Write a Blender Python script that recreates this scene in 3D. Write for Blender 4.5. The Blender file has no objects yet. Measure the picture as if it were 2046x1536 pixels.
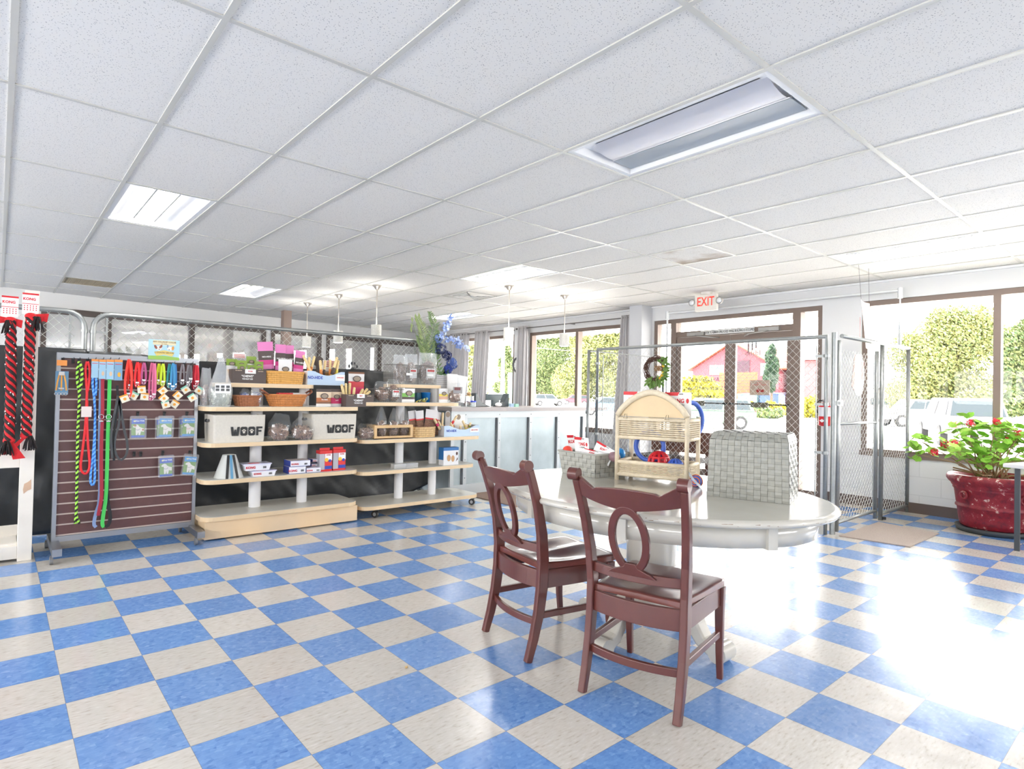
import bpy, math, random
from mathutils import Vector, Matrix, noise
random.seed(7)
PI = math.pi
S = bpy.context.scene
COL = S.collection

# ---------------------------------------------------------------- camera
FPX, CX, CY = 1196.2, 1023.0, 768.0
YAW, PIT, ROL = .8609, .0146, .0203
CAM = Vector((-.2331, -3.5123, 1.2443))
_f = Vector((math.cos(YAW) * math.cos(PIT), math.sin(YAW) * math.cos(PIT), math.sin(PIT)))
_r = Vector((math.sin(YAW), -math.cos(YAW), 0))
_u = _r.cross(_f)
CR = math.cos(ROL) * _r + math.sin(ROL) * _u
CU = -math.sin(ROL) * _r + math.cos(ROL) * _u
cam_data = bpy.data.cameras.new('camera')
cam_data.sensor_width = 36
cam_data.lens = FPX / 2046 * 36
cam_data.clip_start = .05
cam_data.clip_end = 500
cam = bpy.data.objects.new('camera', cam_data)
COL.objects.link(cam)
M = Matrix.Identity(4)
for i in range(3):
    M[i][0], M[i][1], M[i][2], M[i][3] = CR[i], CU[i], -_f[i], CAM[i]
cam.matrix_world = M
S.camera = cam

# ---------------------------------------------------------------- view, sky, big lights
S.view_settings.view_transform = 'Standard'
S.view_settings.look = 'None'
S.view_settings.gamma = 1
S.view_settings.use_curve_mapping = False
S.view_settings.exposure = EXPOSURE = 0.42
SKY = 12.5            # bright overcast sky
TROFFER = 26.0       # ceiling troffer lenses
S.cycles.use_denoising = True
S.cycles.max_bounces = 10
S.cycles.diffuse_bounces = 6
S.cycles.glossy_bounces = 5
S.cycles.transparent_max_bounces = 24
S.cycles.caustics_reflective = False
S.cycles.caustics_refractive = False
S.cycles.sample_clamp_indirect = 12
world = bpy.data.worlds.new('overcast_sky')
S.world = world
world.use_nodes = True
bg = world.node_tree.nodes['Background']
bg.inputs[0].default_value = (1, .992, .975, 1)
bg.inputs[1].default_value = SKY

def portal(y0, y1, z0, z1):
    l = bpy.data.lights.new('window_portal', 'AREA')
    l.shape = 'RECTANGLE'; l.size = z1 - z0; l.size_y = y1 - y0
    l.cycles.is_portal = True
    o = bpy.data.objects.new('window_portal', l); COL.objects.link(o)
    o.location = (7.83, (y0 + y1) / 2, (z0 + z1) / 2)
    o.rotation_euler = (0, PI / 2, 0)   # shines towards -x
    return o
def portal_added(x0, x1, z0, z1, y, rz):
    l = bpy.data.lights.new('window_portal', 'AREA'); l.shape = 'RECTANGLE'; l.size = x1 - x0; l.size_y = z1 - z0; l.cycles.is_portal = True
    o = bpy.data.objects.new('window_portal', l); COL.objects.link(o)
    if rz: o.location = (y, (x0 + x1) / 2, (z0 + z1) / 2); o.rotation_euler = (PI / 2, 0, -PI / 2)
    else: o.location = ((x0 + x1) / 2, y, (z0 + z1) / 2); o.rotation_euler = (PI / 2, 0, PI)
portal_added(3.2, 6.8, 1.2, 2.1, -7.6, False)  # portals for the window openings added in the unseen walls
portal_added(-6.8, 6.4, 1.2, 2.1, -4.8, True)
for a in ((-5.0, -.82, .62, 2.42), (-.37, 2.16, 0.02, 2.42), (2.77, 5.06, .62, 2.42), (5.5, 7.6, .62, 2.42)):
    portal(*a)

# ---------------------------------------------------------------- pixel -> point on a real plane
def ray(U, V):
    return CR * ((U - CX) / FPX) + CU * ((CY - V) / FPX) + _f
def on(ax, val, U, V):
    d = ray(U, V); t = (val - CAM[ax]) / d[ax]
    return CAM + d * t
def fx(U, V, x): return on(0, x, U, V)
def fy(U, V, y): return on(1, y, U, V)
def fz(U, V, z=0): return on(2, z, U, V)
def upz(U, V, x, y):
    d = ray(U, V); t = math.hypot(x - CAM.x, y - CAM.y) / math.hypot(d.x, d.y)
    return CAM.z + d.z * t

# ---------------------------------------------------------------- materials
def lin(c):
    return tuple(((v / 255) / 12.92 if v / 255 <= .04045 else ((v / 255 + .055) / 1.055) ** 2.4) for v in c)
MATS = {}
def mat(name, rgb, rough=.5, metal=0, spec=.5, emit=None, es=0, coat=0, noise_amt=0, noise_scale=20, bump=0, bump_scale=40, trans=0):
    if name in MATS: return MATS[name]
    m = bpy.data.materials.new(name); m.use_nodes = True
    n = m.node_tree.nodes; l = m.node_tree.links; b = n['Principled BSDF']
    c = lin(rgb) + (1,)
    b.inputs['Base Color'].default_value = c
    b.inputs['Roughness'].default_value = rough
    b.inputs['Metallic'].default_value = metal
    b.inputs['Specular IOR Level'].default_value = spec
    b.inputs['Coat Weight'].default_value = coat
    b.inputs['Coat Roughness'].default_value = .08
    if trans:
        b.inputs['Transmission Weight'].default_value = trans
    if emit:
        b.inputs['Emission Color'].default_value = lin(emit) + (1,)
        b.inputs['Emission Strength'].default_value = es
    if noise_amt or bump:
        tc = n.new('ShaderNodeTexCoord')
    if noise_amt:
        t = n.new('ShaderNodeTexNoise'); t.inputs['Scale'].default_value = noise_scale; t.inputs['Detail'].default_value = 5
        l.new(tc.outputs['Object'], t.inputs['Vector'])
        r = n.new('ShaderNodeMapRange')
        r.inputs[1].default_value = .3; r.inputs[2].default_value = .7
        r.inputs[3].default_value = 1 - noise_amt; r.inputs[4].default_value = 1 + noise_amt * .4
        l.new(t.outputs['Fac'], r.inputs[0])
        mx = n.new('ShaderNodeVectorMath'); mx.operation = 'SCALE'
        mx.inputs[0].default_value = c[:3]
        l.new(r.outputs[0], mx.inputs['Scale']); l.new(mx.outputs[0], b.inputs['Base Color'])
    if bump:
        t = n.new('ShaderNodeTexNoise'); t.inputs['Scale'].default_value = bump_scale; t.inputs['Detail'].default_value = 4
        l.new(tc.outputs['Object'], t.inputs['Vector'])
        bp = n.new('ShaderNodeBump'); bp.inputs['Strength'].default_value = bump; bp.inputs['Distance'].default_value = .01
        l.new(t.outputs['Fac'], bp.inputs['Height']); l.new(bp.outputs[0], b.inputs['Normal'])
    MATS[name] = m
    return m

def clear(name, rgb, alpha, rough=.08, gloss=.12):
    """thin see-through film: mostly transparent, some diffuse body, some gloss"""
    if name in MATS: return MATS[name]
    m = bpy.data.materials.new(name); m.use_nodes = True
    n = m.node_tree.nodes; l = m.node_tree.links; n.clear()
    out = n.new('ShaderNodeOutputMaterial')
    tr = n.new('ShaderNodeBsdfTransparent'); df = n.new('ShaderNodeBsdfDiffuse'); gl = n.new('ShaderNodeBsdfGlossy')
    df.inputs[0].default_value = lin(rgb) + (1,)
    gl.inputs['Roughness'].default_value = rough
    a = n.new('ShaderNodeMixShader'); a.inputs[0].default_value = alpha
    l.new(tr.outputs[0], a.inputs[1]); l.new(df.outputs[0], a.inputs[2])
    b = n.new('ShaderNodeMixShader'); b.inputs[0].default_value = gloss
    l.new(a.outputs[0], b.inputs[1]); l.new(gl.outputs[0], b.inputs[2]); l.new(b.outputs[0], out.inputs[0])
    MATS[name] = m
    return m

# ---------------------------------------------------------------- mesh builder
class MB:
    def __init__(s): s.v = []; s.f = []; s.mi = []; s.m = 0; s.sm = []; s.smooth = False
    def add(s, vs, fs):
        o = len(s.v); s.v += [tuple(p) for p in vs]
        for f in fs:
            s.f.append([i + o for i in f]); s.mi.append(s.m); s.sm.append(s.smooth)
    def box(s, x0, x1, y0, y1, z0, z1, xf=None):
        if x0 > x1: x0, x1 = x1, x0
        if y0 > y1: y0, y1 = y1, y0
        if z0 > z1: z0, z1 = z1, z0
        vs = [Vector(p) for p in ((x0, y0, z0), (x1, y0, z0), (x1, y1, z0), (x0, y1, z0), (x0, y0, z1), (x1, y0, z1), (x1, y1, z1), (x0, y1, z1))]
        if xf: vs = [xf @ p for p in vs]
        s.add(vs, [(0, 3, 2, 1), (4, 5, 6, 7), (0, 1, 5, 4), (1, 2, 6, 5), (2, 3, 7, 6), (3, 0, 4, 7)])
        return s
    def bevbox(s, x0, x1, y0, y1, z0, z1, r=.01, xf=None):
        """box with rounded vertical edges"""
        pts = rrect(x0, x1, y0, y1, r, 3)
        return s.prism(pts, z0, z1, xf)
    def prism(s, pts, z0, z1, xf=None, cap=True):
        n = len(pts)
        vs = [Vector((p[0], p[1], z0)) for p in pts] + [Vector((p[0], p[1], z1)) for p in pts]
        if xf: vs = [xf @ p for p in vs]
        fs = [(i, (i + 1) % n, n + (i + 1) % n, n + i) for i in range(n)]
        if cap: fs += [tuple(range(n - 1, -1, -1)), tuple(range(n, 2 * n))]
        s.add(vs, fs); return s
    def quad(s, a, b, c, d):
        s.add([a, b, c, d], [(0, 1, 2, 3)]); return s
    def poly(s, pts):
        s.add(pts, [tuple(range(len(pts)))]); return s
    def slab(s, pts, nrm, t):
        """polygon in any plane given thickness t along nrm"""
        nrm = Vector(nrm).normalized() * t; n = len(pts)
        a = [Vector(p) for p in pts]; b = [p + nrm for p in a]
        fs = [(i, (i + 1) % n, n + (i + 1) % n, n + i) for i in range(n)] + [tuple(range(n - 1, -1, -1)), tuple(range(n, 2 * n))]
        s.add(a + b, fs); return s
    def cyl(s, c, r, z0, z1, n=20, r2=None, xf=None):
        r2 = r if r2 is None else r2
        vs = [Vector((c[0] + r * math.cos(2 * PI * i / n), c[1] + r * math.sin(2 * PI * i / n), z0)) for i in range(n)]
        vs += [Vector((c[0] + r2 * math.cos(2 * PI * i / n), c[1] + r2 * math.sin(2 * PI * i / n), z1)) for i in range(n)]
        if xf: vs = [xf @ p for p in vs]
        sm = s.smooth
        s.smooth = True; s.add(vs, [(i, (i + 1) % n, n + (i + 1) % n, n + i) for i in range(n)]); s.smooth = False
        s.add(vs, [tuple(range(n - 1, -1, -1)), tuple(range(n, 2 * n))])
        s.smooth = sm
        return s
    def lathe(s, prof, c=(0, 0, 0), n=24, cap0=True, cap1=True, sx=1, sy=1, xf=None):
        """prof: (r, z) list from bottom to top"""
        vs = []
        for r, z in prof:
            for i in range(n):
                a = 2 * PI * i / n
                vs.append(Vector((c[0] + r * sx * math.cos(a), c[1] + r * sy * math.sin(a), c[2] + z)))
        if xf: vs = [xf @ p for p in vs]
        fs = []
        for k in range(len(prof) - 1):
            for i in range(n):
                j = (i + 1) % n
                fs.append((k * n + i, k * n + j, (k + 1) * n + j, (k + 1) * n + i))
        sm = s.smooth; s.smooth = True; s.add(vs, fs); s.smooth = sm
        o = len(s.v) - len(vs)
        if cap0: s.f.append([o + i for i in range(n - 1, -1, -1)]); s.mi.append(s.m); s.sm.append(False)
        if cap1: s.f.append([o + (len(prof) - 1) * n + i for i in range(n)]); s.mi.append(s.m); s.sm.append(False)
        return s
    def tube(s, path, r, n=8, closed=False, rs=None, cap=True, flat=1.0, up=None):
        path = [Vector(p) for p in path]; m = len(path); rings = []
        prev = None
        for k, p in enumerate(path):
            if closed: t = path[(k + 1) % m] - path[k - 1]
            else: t = path[min(k + 1, m - 1)] - path[max(k - 1, 0)]
            if t.length < 1e-9: t = Vector((0, 0, 1))
            t.normalize()
            if up is not None: a = Vector(up) - t * t.dot(Vector(up))
            elif prev is None: a = Vector((0, 0, 1)) if abs(t.z) < .9 else Vector((1, 0, 0)); a = a - t * t.dot(a)
            else: a = prev - t * t.dot(prev)
            if a.length < 1e-6: a = t.orthogonal()
            a.normalize(); prev = a; b = t.cross(a)
            rr = rs[k] if rs else r
            rings.append([p + a * (rr * math.cos(2 * PI * i / n)) + b * (rr * flat * math.sin(2 * PI * i / n)) for i in range(n)])
        vs = [q for ring in rings for q in ring]; fs = []
        for k in range(m if closed else m - 1):
            k2 = (k + 1) % m
            for i in range(n):
                j = (i + 1) % n
                fs.append((k * n + i, k * n + j, k2 * n + j, k2 * n + i))
        sm = s.smooth; s.smooth = n > 4; s.add(vs, fs); s.smooth = sm
        if not closed and cap:
            o = len(s.v) - len(vs)
            s.f.append([o + i for i in range(n - 1, -1, -1)]); s.f.append([o + (m - 1) * n + i for i in range(n)]); s.mi += [s.m] * 2; s.sm += [False] * 2
        return s
    def strap(s, path, w, t, side):
        """flat strap along path, wide along `side`"""
        side = Vector(side).normalized(); path = [Vector(p) for p in path]; vs = []
        m = len(path)
        for k, p in enumerate(path):
            tg = (path[min(k + 1, m - 1)] - path[max(k - 1, 0)]).normalized()
            sd = (side - tg * tg.dot(side)); sd = sd.normalized() if sd.length > 1e-6 else side
            nn = tg.cross(sd)
            for a, b in ((-1, -1), (1, -1), (1, 1), (-1, 1)):
                vs.append(p + sd * (a * w / 2) + nn * (b * t / 2))
        fs = []
        for k in range(m - 1):
            for i in range(4):
                j = (i + 1) % 4
                fs.append((k * 4 + i, k * 4 + j, k * 4 + 4 + j, k * 4 + 4 + i))
        fs += [(3, 2, 1, 0), tuple((m - 1) * 4 + i for i in range(4))]
        s.add(vs, fs); return s
    def sweep(s, path, w, d, side, ws=None, ds=None):
        """rectangular bar: w along `side`, d across; sizes may vary"""
        side = Vector(side).normalized(); path = [Vector(p) for p in path]; m = len(path); vs = []
        for k, p in enumerate(path):
            tg = (path[min(k + 1, m - 1)] - path[max(k - 1, 0)]).normalized()
            sd = (side - tg * tg.dot(side)).normalized(); nn = tg.cross(sd)
            ww = (ws[k] if ws else w) / 2; dd = (ds[k] if ds else d) / 2; c = min(ww, dd) * .25
            for a, b in ((-ww + c, -dd), (ww - c, -dd), (ww, -dd + c), (ww, dd - c), (ww - c, dd), (-ww + c, dd), (-ww, dd - c), (-ww, -dd + c)):
                vs.append(p + sd * a + nn * b)
        fs = []
        for k in range(m - 1):
            for i in range(8):
                j = (i + 1) % 8
                fs.append((k * 8 + i, k * 8 + j, k * 8 + 8 + j, k * 8 + 8 + i))
        fs += [tuple(range(7, -1, -1)), tuple((m - 1) * 8 + i for i in range(8))]
        s.add(vs, fs); return s
    def ball(s, c, r, n=12, sz=(1, 1, 1)):
        k = max(4, n // 2); vs = []; fs = []
        for i in range(1, k):
            for j in range(n):
                a = PI * i / k; b = 2 * PI * j / n
                vs.append((c[0] + r * sz[0] * math.sin(a) * math.cos(b), c[1] + r * sz[1] * math.sin(a) * math.sin(b), c[2] + r * sz[2] * math.cos(a)))
        vs += [(c[0], c[1], c[2] + r * sz[2]), (c[0], c[1], c[2] - r * sz[2])]
        T = len(vs) - 2
        for i in range(k - 2):
            for j in range(n):
                q = (j + 1) % n
                fs.append((i * n + j, (i + 1) * n + j, (i + 1) * n + q, i * n + q))
        for j in range(n):
            q = (j + 1) % n
            fs.append((T, j, q)); fs.append((T + 1, (k - 2) * n + q, (k - 2) * n + j))
        sm = s.smooth; s.smooth = True; s.add(vs, fs); s.smooth = sm
        return s
    def grid(s, fn, nu, nv, two=False):
        vs = [fn(i / nu, j / nv) for j in range(nv + 1) for i in range(nu + 1)]
        fs = [(j * (nu + 1) + i, j * (nu + 1) + i + 1, (j + 1) * (nu + 1) + i + 1, (j + 1) * (nu + 1) + i) for j in range(nv) for i in range(nu)]
        sm = s.smooth; s.smooth = True; s.add(vs, fs); s.smooth = sm
        return s
    def build(s, name, mats, parent=None, bevel=0, seg=2, origin=None):
        if not isinstance(mats, (list, tuple)): mats = [mats]
        o3 = Vector((0, 0, 0))
        if origin is not None: o3 = Vector(origin)
        me = bpy.data.meshes.new(name)
        vs = [Vector(p) - o3 for p in s.v] if origin is not None else s.v
        me.from_pydata(vs, [], s.f)
        for m_ in mats: me.materials.append(m_)
        me.polygons.foreach_set('material_index', s.mi)
        me.polygons.foreach_set('use_smooth', s.sm)
        me.update()
        o = bpy.data.objects.new(name, me); COL.objects.link(o)
        if origin is not None: o.location = o3
        if parent is not None: o.parent = parent
        if bevel:
            b = o.modifiers.new('bevel', 'BEVEL'); b.width = bevel; b.segments = seg; b.limit_method = 'ANGLE'; b.angle_limit = .7
        return o

def rrect(x0, x1, y0, y1, r, n=4):
    r = min(r, (x1 - x0) / 2 - 1e-4, (y1 - y0) / 2 - 1e-4); pts = []
    for cx, cy, a0 in ((x1 - r, y1 - r, 0), (x0 + r, y1 - r, PI / 2), (x0 + r, y0 + r, PI), (x1 - r, y0 + r, 1.5 * PI)):
        for k in range(n + 1):
            a = a0 + PI / 2 * k / n; pts.append((cx + r * math.cos(a), cy + r * math.sin(a)))
    return pts
def frame_xf(loc, ux, uz=(0, 0, 1)):
    """local x -> ux, local z -> uz, local y -> z cross x"""
    ux = Vector(ux).normalized(); uz = Vector(uz).normalized(); uy = uz.cross(ux).normalized(); uz = ux.cross(uy)
    m = Matrix.Identity(4)
    for i in range(3): m[i][0], m[i][1], m[i][2], m[i][3] = ux[i], uy[i], uz[i], loc[i]
    return m

def tag(o, label, cat, group=None):
    o['label'] = label; o['category'] = cat
    if group: o['group'] = group
    return o
def thing(name, label, cat, loc=(0, 0, 0), rz=0, group=None):
    o = bpy.data.objects.new(name, None); COL.objects.link(o)
    o.empty_display_size = .05
    o.location = loc; o.rotation_euler = (0, 0, rz)
    return tag(o, label, cat, group)
def struct(o): o['kind'] = 'structure'; return o
def copy_tree(o, parent=None):
    c = o.copy(); COL.objects.link(c)
    if parent: c.parent = parent
    for ch in list(o.children): copy_tree(ch, c)
    return c

TXT = {}
def text(s, size, m, loc, ux=(1, 0, 0), uz=(0, 0, 1), parent=None, name='lettering', align='CENTER', depth=.0006, bold=.0, sx=1.0):
    """flat raised lettering; reads along ux, upright along uz"""
    key = (s, round(size, 5), align, bold, depth, sx, m.name)
    if key not in TXT:
        cu = bpy.data.curves.new('lettering', 'FONT'); cu.body = s; cu.size = size; cu.align_x = align; cu.align_y = 'CENTER'
        cu.extrude = depth; cu.offset = bold * size; cu.resolution_u = 2
        to = bpy.data.objects.new('tmp', cu); COL.objects.link(to)
        dg = bpy.context.evaluated_depsgraph_get()
        me = bpy.data.meshes.new_from_object(to.evaluated_get(dg))
        bpy.data.objects.remove(to)
        me.materials.clear(); me.materials.append(m); me.name = 'lettering'
        if sx != 1.0:
            for v in me.vertices: v.co.x *= sx
        TXT[key] = me
    o = bpy.data.objects.new(name, TXT[key]); COL.objects.link(o)
    ux = Vector(ux).normalized(); uz = Vector(uz).normalized(); n = ux.cross(uz)
    mm = Matrix.Identity(4)
    for i in range(3): mm[i][0], mm[i][1], mm[i][2], mm[i][3] = ux[i], uz[i], n[i], loc[i]
    if parent is not None: o.parent = parent
    o.matrix_local = mm
    return o

# shared materials
WHITE = mat('white paint', (236, 236, 236), .55)
CHROME = mat('chrome', (164, 166, 170), .38, 1)
STEEL = mat('galvanised steel', (190, 194, 194), .38, .85, noise_amt=.12, noise_scale=60)
BLACK = mat('black plastic', (28, 28, 30), .45)
BROWNF = mat('bronze aluminium', (124, 108, 98), .45, .25)
REDP = mat('red print', (205, 30, 40), .5)
WHITEP = mat('white card', (238, 238, 236), .6)
BLUEP = mat('blue print', (40, 70, 170), .5)
DARKP = mat('dark brown print', (84, 72, 68), .55)
FILM = clear('clear bag film', (225, 232, 235), .07, .14, .07)
FILMW = clear('cloudy bag film', (232, 236, 238), .26, .2, .08)
GLASSP = clear('window glass', (255, 255, 255), .0, .01, .012)
CLEARP = clear('clear blister plastic', (235, 240, 245), .10, .08, .08)
BROWNTREAT = mat('dried brown chews', (140, 104, 84), .8, noise_amt=.55, noise_scale=90, bump=.8, bump_scale=120)
# ---------------------------------------------------------------- room shell
T = .3048
H = 2.651
AX0, AY0 = -.2177, -1.0713          # ceiling grid origin
XW = 7.55                            # face of the window wall
BS, BY = .135, 8.05                  # back wall: y = BY + BS x
def back_y(x): return BY + BS * x
XL, YR = -4.6, -7.4

def floor_material():
    m = bpy.data.materials.new('checkered vinyl tile'); m.use_nodes = True
    n = m.node_tree.nodes; l = m.node_tree.links; b = n['Principled BSDF']
    tc = n.new('ShaderNodeTexCoord'); sp = n.new('ShaderNodeSeparateXYZ'); l.new(tc.outputs['Object'], sp.inputs[0])
    def math_(op, a, b_=None, c=None):
        q = n.new('ShaderNodeMath'); q.operation = op
        for i, v in enumerate((a, b_, c)):
            if v is None: continue
            if isinstance(v, (int, float)): q.inputs[i].default_value = v
            else: l.new(v, q.inputs[i])
        return q.outputs[0]
    fxx = math_('FLOOR', math_('DIVIDE', sp.outputs[0], T)); fyy = math_('FLOOR', math_('DIVIDE', sp.outputs[1], T))
    par = math_('GREATER_THAN', math_('FRACT', math_('MULTIPLY', math_('ADD', fxx, fyy), .5)), .25)   # 1 = beige
    # fleck noise, stretched along the tile grain
    mp = n.new('ShaderNodeMapping'); mp.inputs['Scale'].default_value = (26, 90, 1); l.new(tc.outputs['Object'], mp.inputs[0])
    n1 = n.new('ShaderNodeTexNoise'); n1.inputs['Scale'].default_value = 1; n1.inputs['Detail'].default_value = 3; l.new(mp.outputs[0], n1.inputs['Vector'])
    mp2 = n.new('ShaderNodeMapping'); mp2.inputs['Scale'].default_value = (55, 60, 1); l.new(tc.outputs['Object'], mp2.inputs[0])
    n2 = n.new('ShaderNodeTexVoronoi'); n2.inputs['Scale'].default_value = 1; l.new(mp2.outputs[0], n2.inputs['Vector'])
    def ramp(src, stops):
        r = n.new('ShaderNodeValToRGB'); e = r.color_ramp.elements
        e[0].position, e[0].color = stops[0][0], lin(stops[0][1]) + (1,)
        e[1].position, e[1].color = stops[-1][0], lin(stops[-1][1]) + (1,)
        for p, c in stops[1:-1]:
            q = e.new(p); q.color = lin(c) + (1,)
        l.new(src, r.inputs[0]); return r.outputs[0]
    sw = n.new('ShaderNodeTexNoise'); sw.inputs['Scale'].default_value = 9; sw.inputs['Detail'].default_value = 6; l.new(tc.outputs['Object'], sw.inputs['Vector'])
    cb = math_('ADD', math_('MULTIPLY', n2.outputs['Color'], .45), math_('MULTIPLY', n1.outputs['Fac'], .6))
    beige = ramp(n1.outputs['Fac'], [(.28, (176, 166, 154)), (.42, (196, 191, 183)), (.62, (202, 198, 191)), (.78, (216, 213, 208))])
    blue = ramp(cb, [(.2, (72, 112, 178)), (.4, (96, 138, 198)), (.65, (108, 150, 206)), (.95, (150, 182, 222))])
    mx = n.new('ShaderNodeMix'); mx.data_type = 'RGBA'; l.new(par, mx.inputs[0]); l.new(blue, mx.inputs[6]); l.new(beige, mx.inputs[7])
    # slightly different shade per tile
    wn = n.new('ShaderNodeTexWhiteNoise'); wn.noise_dimensions = '2D'
    cm = n.new('ShaderNodeCombineXYZ'); l.new(fxx, cm.inputs[0]); l.new(fyy, cm.inputs[1]); l.new(cm.outputs[0], wn.inputs['Vector'])
    vr = n.new('ShaderNodeMapRange'); vr.inputs[3].default_value = .92; vr.inputs[4].default_value = 1.05; l.new(wn.outputs['Value'], vr.inputs[0])
    sc = n.new('ShaderNodeVectorMath'); sc.operation = 'SCALE'; l.new(mx.outputs[2], sc.inputs[0]); l.new(vr.outputs[0], sc.inputs['Scale'])
    # seams
    def seam(src):
        fr = math_('FRACT', math_('DIVIDE', src, T)); return math_('LESS_THAN', math_('MINIMUM', fr, math_('SUBTRACT', 1, fr)), .0035)
    sm = math_('MAXIMUM', seam(sp.outputs[0]), seam(sp.outputs[1]))
    m2 = n.new('ShaderNodeMix'); m2.data_type = 'RGBA'; l.new(math_('MULTIPLY', sm, .55), m2.inputs[0]); l.new(sc.outputs[0], m2.inputs[6]); m2.inputs[7].default_value = lin((86, 84, 82)) + (1,)
    l.new(m2.outputs[2], b.inputs['Base Color'])
    rr = n.new('ShaderNodeMapRange'); rr.inputs[1].default_value = .3; rr.inputs[2].default_value = .7; rr.inputs[3].default_value = .16; rr.inputs[4].default_value = .27
    l.new(sw.outputs['Fac'], rr.inputs[0]); l.new(rr.outputs[0], b.inputs['Roughness'])
    b.inputs['Specular IOR Level'].default_value = .75
    bp = n.new('ShaderNodeBump'); bp.inputs['Strength'].default_value = .06; bp.inputs['Distance'].default_value = .01
    l.new(sw.outputs['Fac'], bp.inputs['Height']); l.new(bp.outputs[0], b.inputs['Normal'])
    return m

def ceiling_material(name='ceiling tile', stain=False):
    m = bpy.data.materials.new(name); m.use_nodes = True
    n = m.node_tree.nodes; l = m.node_tree.links; b = n['Principled BSDF']
    tc = n.new('ShaderNodeTexCoord')
    v = n.new('ShaderNodeTexVoronoi'); v.inputs['Scale'].default_value = 105; l.new(tc.outputs['Object'], v.inputs['Vector'])
    ns = n.new('ShaderNodeTexNoise'); ns.inputs['Scale'].default_value = 60; l.new(tc.outputs['Object'], ns.inputs['Vector'])
    th = n.new('ShaderNodeMath'); th.operation = 'MULTIPLY'; th.inputs[1].default_value = .42; l.new(ns.outputs['Fac'], th.inputs[0])
    lt = n.new('ShaderNodeMath'); lt.operation = 'LESS_THAN'; l.new(v.outputs['Distance'], lt.inputs[0]); l.new(th.outputs[0], lt.inputs[1])
    mx = n.new('ShaderNodeMix'); mx.data_type = 'RGBA'; l.new(lt.outputs[0], mx.inputs[0])
    mx.inputs[6].default_value = lin((230, 227, 221)) + (1,); mx.inputs[7].default_value = lin((176, 174, 171)) + (1,)
    src = mx.outputs[2]
    if stain:
        gr = n.new('ShaderNodeTexNoise'); gr.inputs['Scale'].default_value = 3.2; gr.inputs['Detail'].default_value = 6; l.new(tc.outputs['Object'], gr.inputs['Vector'])
        r = n.new('ShaderNodeMapRange'); r.inputs[1].default_value = .42; r.inputs[2].default_value = .66; r.inputs[4].default_value = .75; l.new(gr.outputs['Fac'], r.inputs[0])
        m3 = n.new('ShaderNodeMix'); m3.data_type = 'RGBA'; l.new(r.outputs[0], m3.inputs[0]); l.new(src, m3.inputs[6]); m3.inputs[7].default_value = lin((168, 146, 122)) + (1,)
        src = m3.outputs[2]
    l.new(src, b.inputs['Base Color']); b.inputs['Roughness'].default_value = .9; b.inputs['Specular IOR Level'].default_value = .15
    return m

def back_wall_xf():
    a = math.atan(BS); return Matrix.Translation((0, BY, 0)) @ Matrix.Rotation(a, 4, 'Z'), math.cos(a)
BXF, BC = back_wall_xf()

b = MB(); b.poly([(XL, YR, 0), (XW + .2, YR, 0), (XW + .2, 9.3, 0), (XL, 7.6, 0)])
struct(b.build('floor', floor_material()))

PANEL = ceiling_material(); STAINED = ceiling_material('stained ceiling tile', True)
TEE = mat('ceiling tee', (200, 198, 190), .4)
LIGHTS = [(4, -1, 0), (1, 2, 1), (4, 5, 1), (7, 2, 1), (10, -1, 1), (1, -4, 1), (-5, 2, 1), (-5, -4, 1), (7, -4, 1), (-5, 5, 1), (10, 5, 1)]  # the trailing entries are lit fixtures added as fill
VENTS = [(1, 6), (8, 4.5)]
lit = {(a, k) for a, k, _ in LIGHTS}
b = MB()
na0, na1, nb0, nb1 = -8, 13, -6, 9
xs = [AX0 + .6096 * k for k in range(na0, na1 + 1)]
ys = [AY0 + 1.2192 * k for k in range(nb0, nb1 + 1)]
STAINCELL = (8, 0)
for a in range(na0, na1):
    for k in range(nb0, nb1):
        x0, x1 = AX0 + .6096 * a, AX0 + .6096 * (a + 1)
        y0, y1 = AY0 + 1.2192 * k, AY0 + 1.2192 * (k + 1)
        if (a, k - 0) in {(p, q + 0) for p, q in lit}: continue
        x0, x1 = max(x0, XL), min(x1, XW)
        if x1 <= x0: continue
        ym = (y0 + y1) / 2
        if (a, k) == (8, 0): y1 = ym
        if (a, k) == (1, 6): y0 = ym
        if (a, k) == (8, 4): y1 = ym
        b.quad((x0, y1, H), (x1, y1, H), (x1, y0, H), (x0, y0, H))
ceil = struct(b.build('ceiling', PANEL))
b = MB(); x0 = AX0 + 8 * .6096
b.quad((x0, AY0 + 1.2192, H), (x0 + .6096, AY0 + 1.2192, H), (x0 + .6096, AY0 + .6096, H), (x0, AY0 + .6096, H))
b.build('stained_tile', STAINED, ceil)
# tee grid
b = MB()
for x in xs:
    if XL < x < XW: b.box(x - .012, x + .012, YR, back_y(x), H - .006, H + .001)
for y in ys:
    if YR < y:
        xa = XL if y < back_y(XL) else (y - BY) / BS
        b.box(xa, XW, y - .012, y + .012, H - .0055, H + .001)
for a, k in ((8, .5), (1, 6.5), (8, 4.5)):
    x = AX0 + a * .6096; y = AY0 + k * 1.2192
    b.box(x, x + .6096, y - .012, y + .012, H - .0055, H + .001)
b.build('grid', TEE, ceil)
b = MB(); b.box(XL - .2, XW + .4, YR, 9.4, H + .35, H + .4); b.build('roof_deck', WHITE, ceil)

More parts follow.
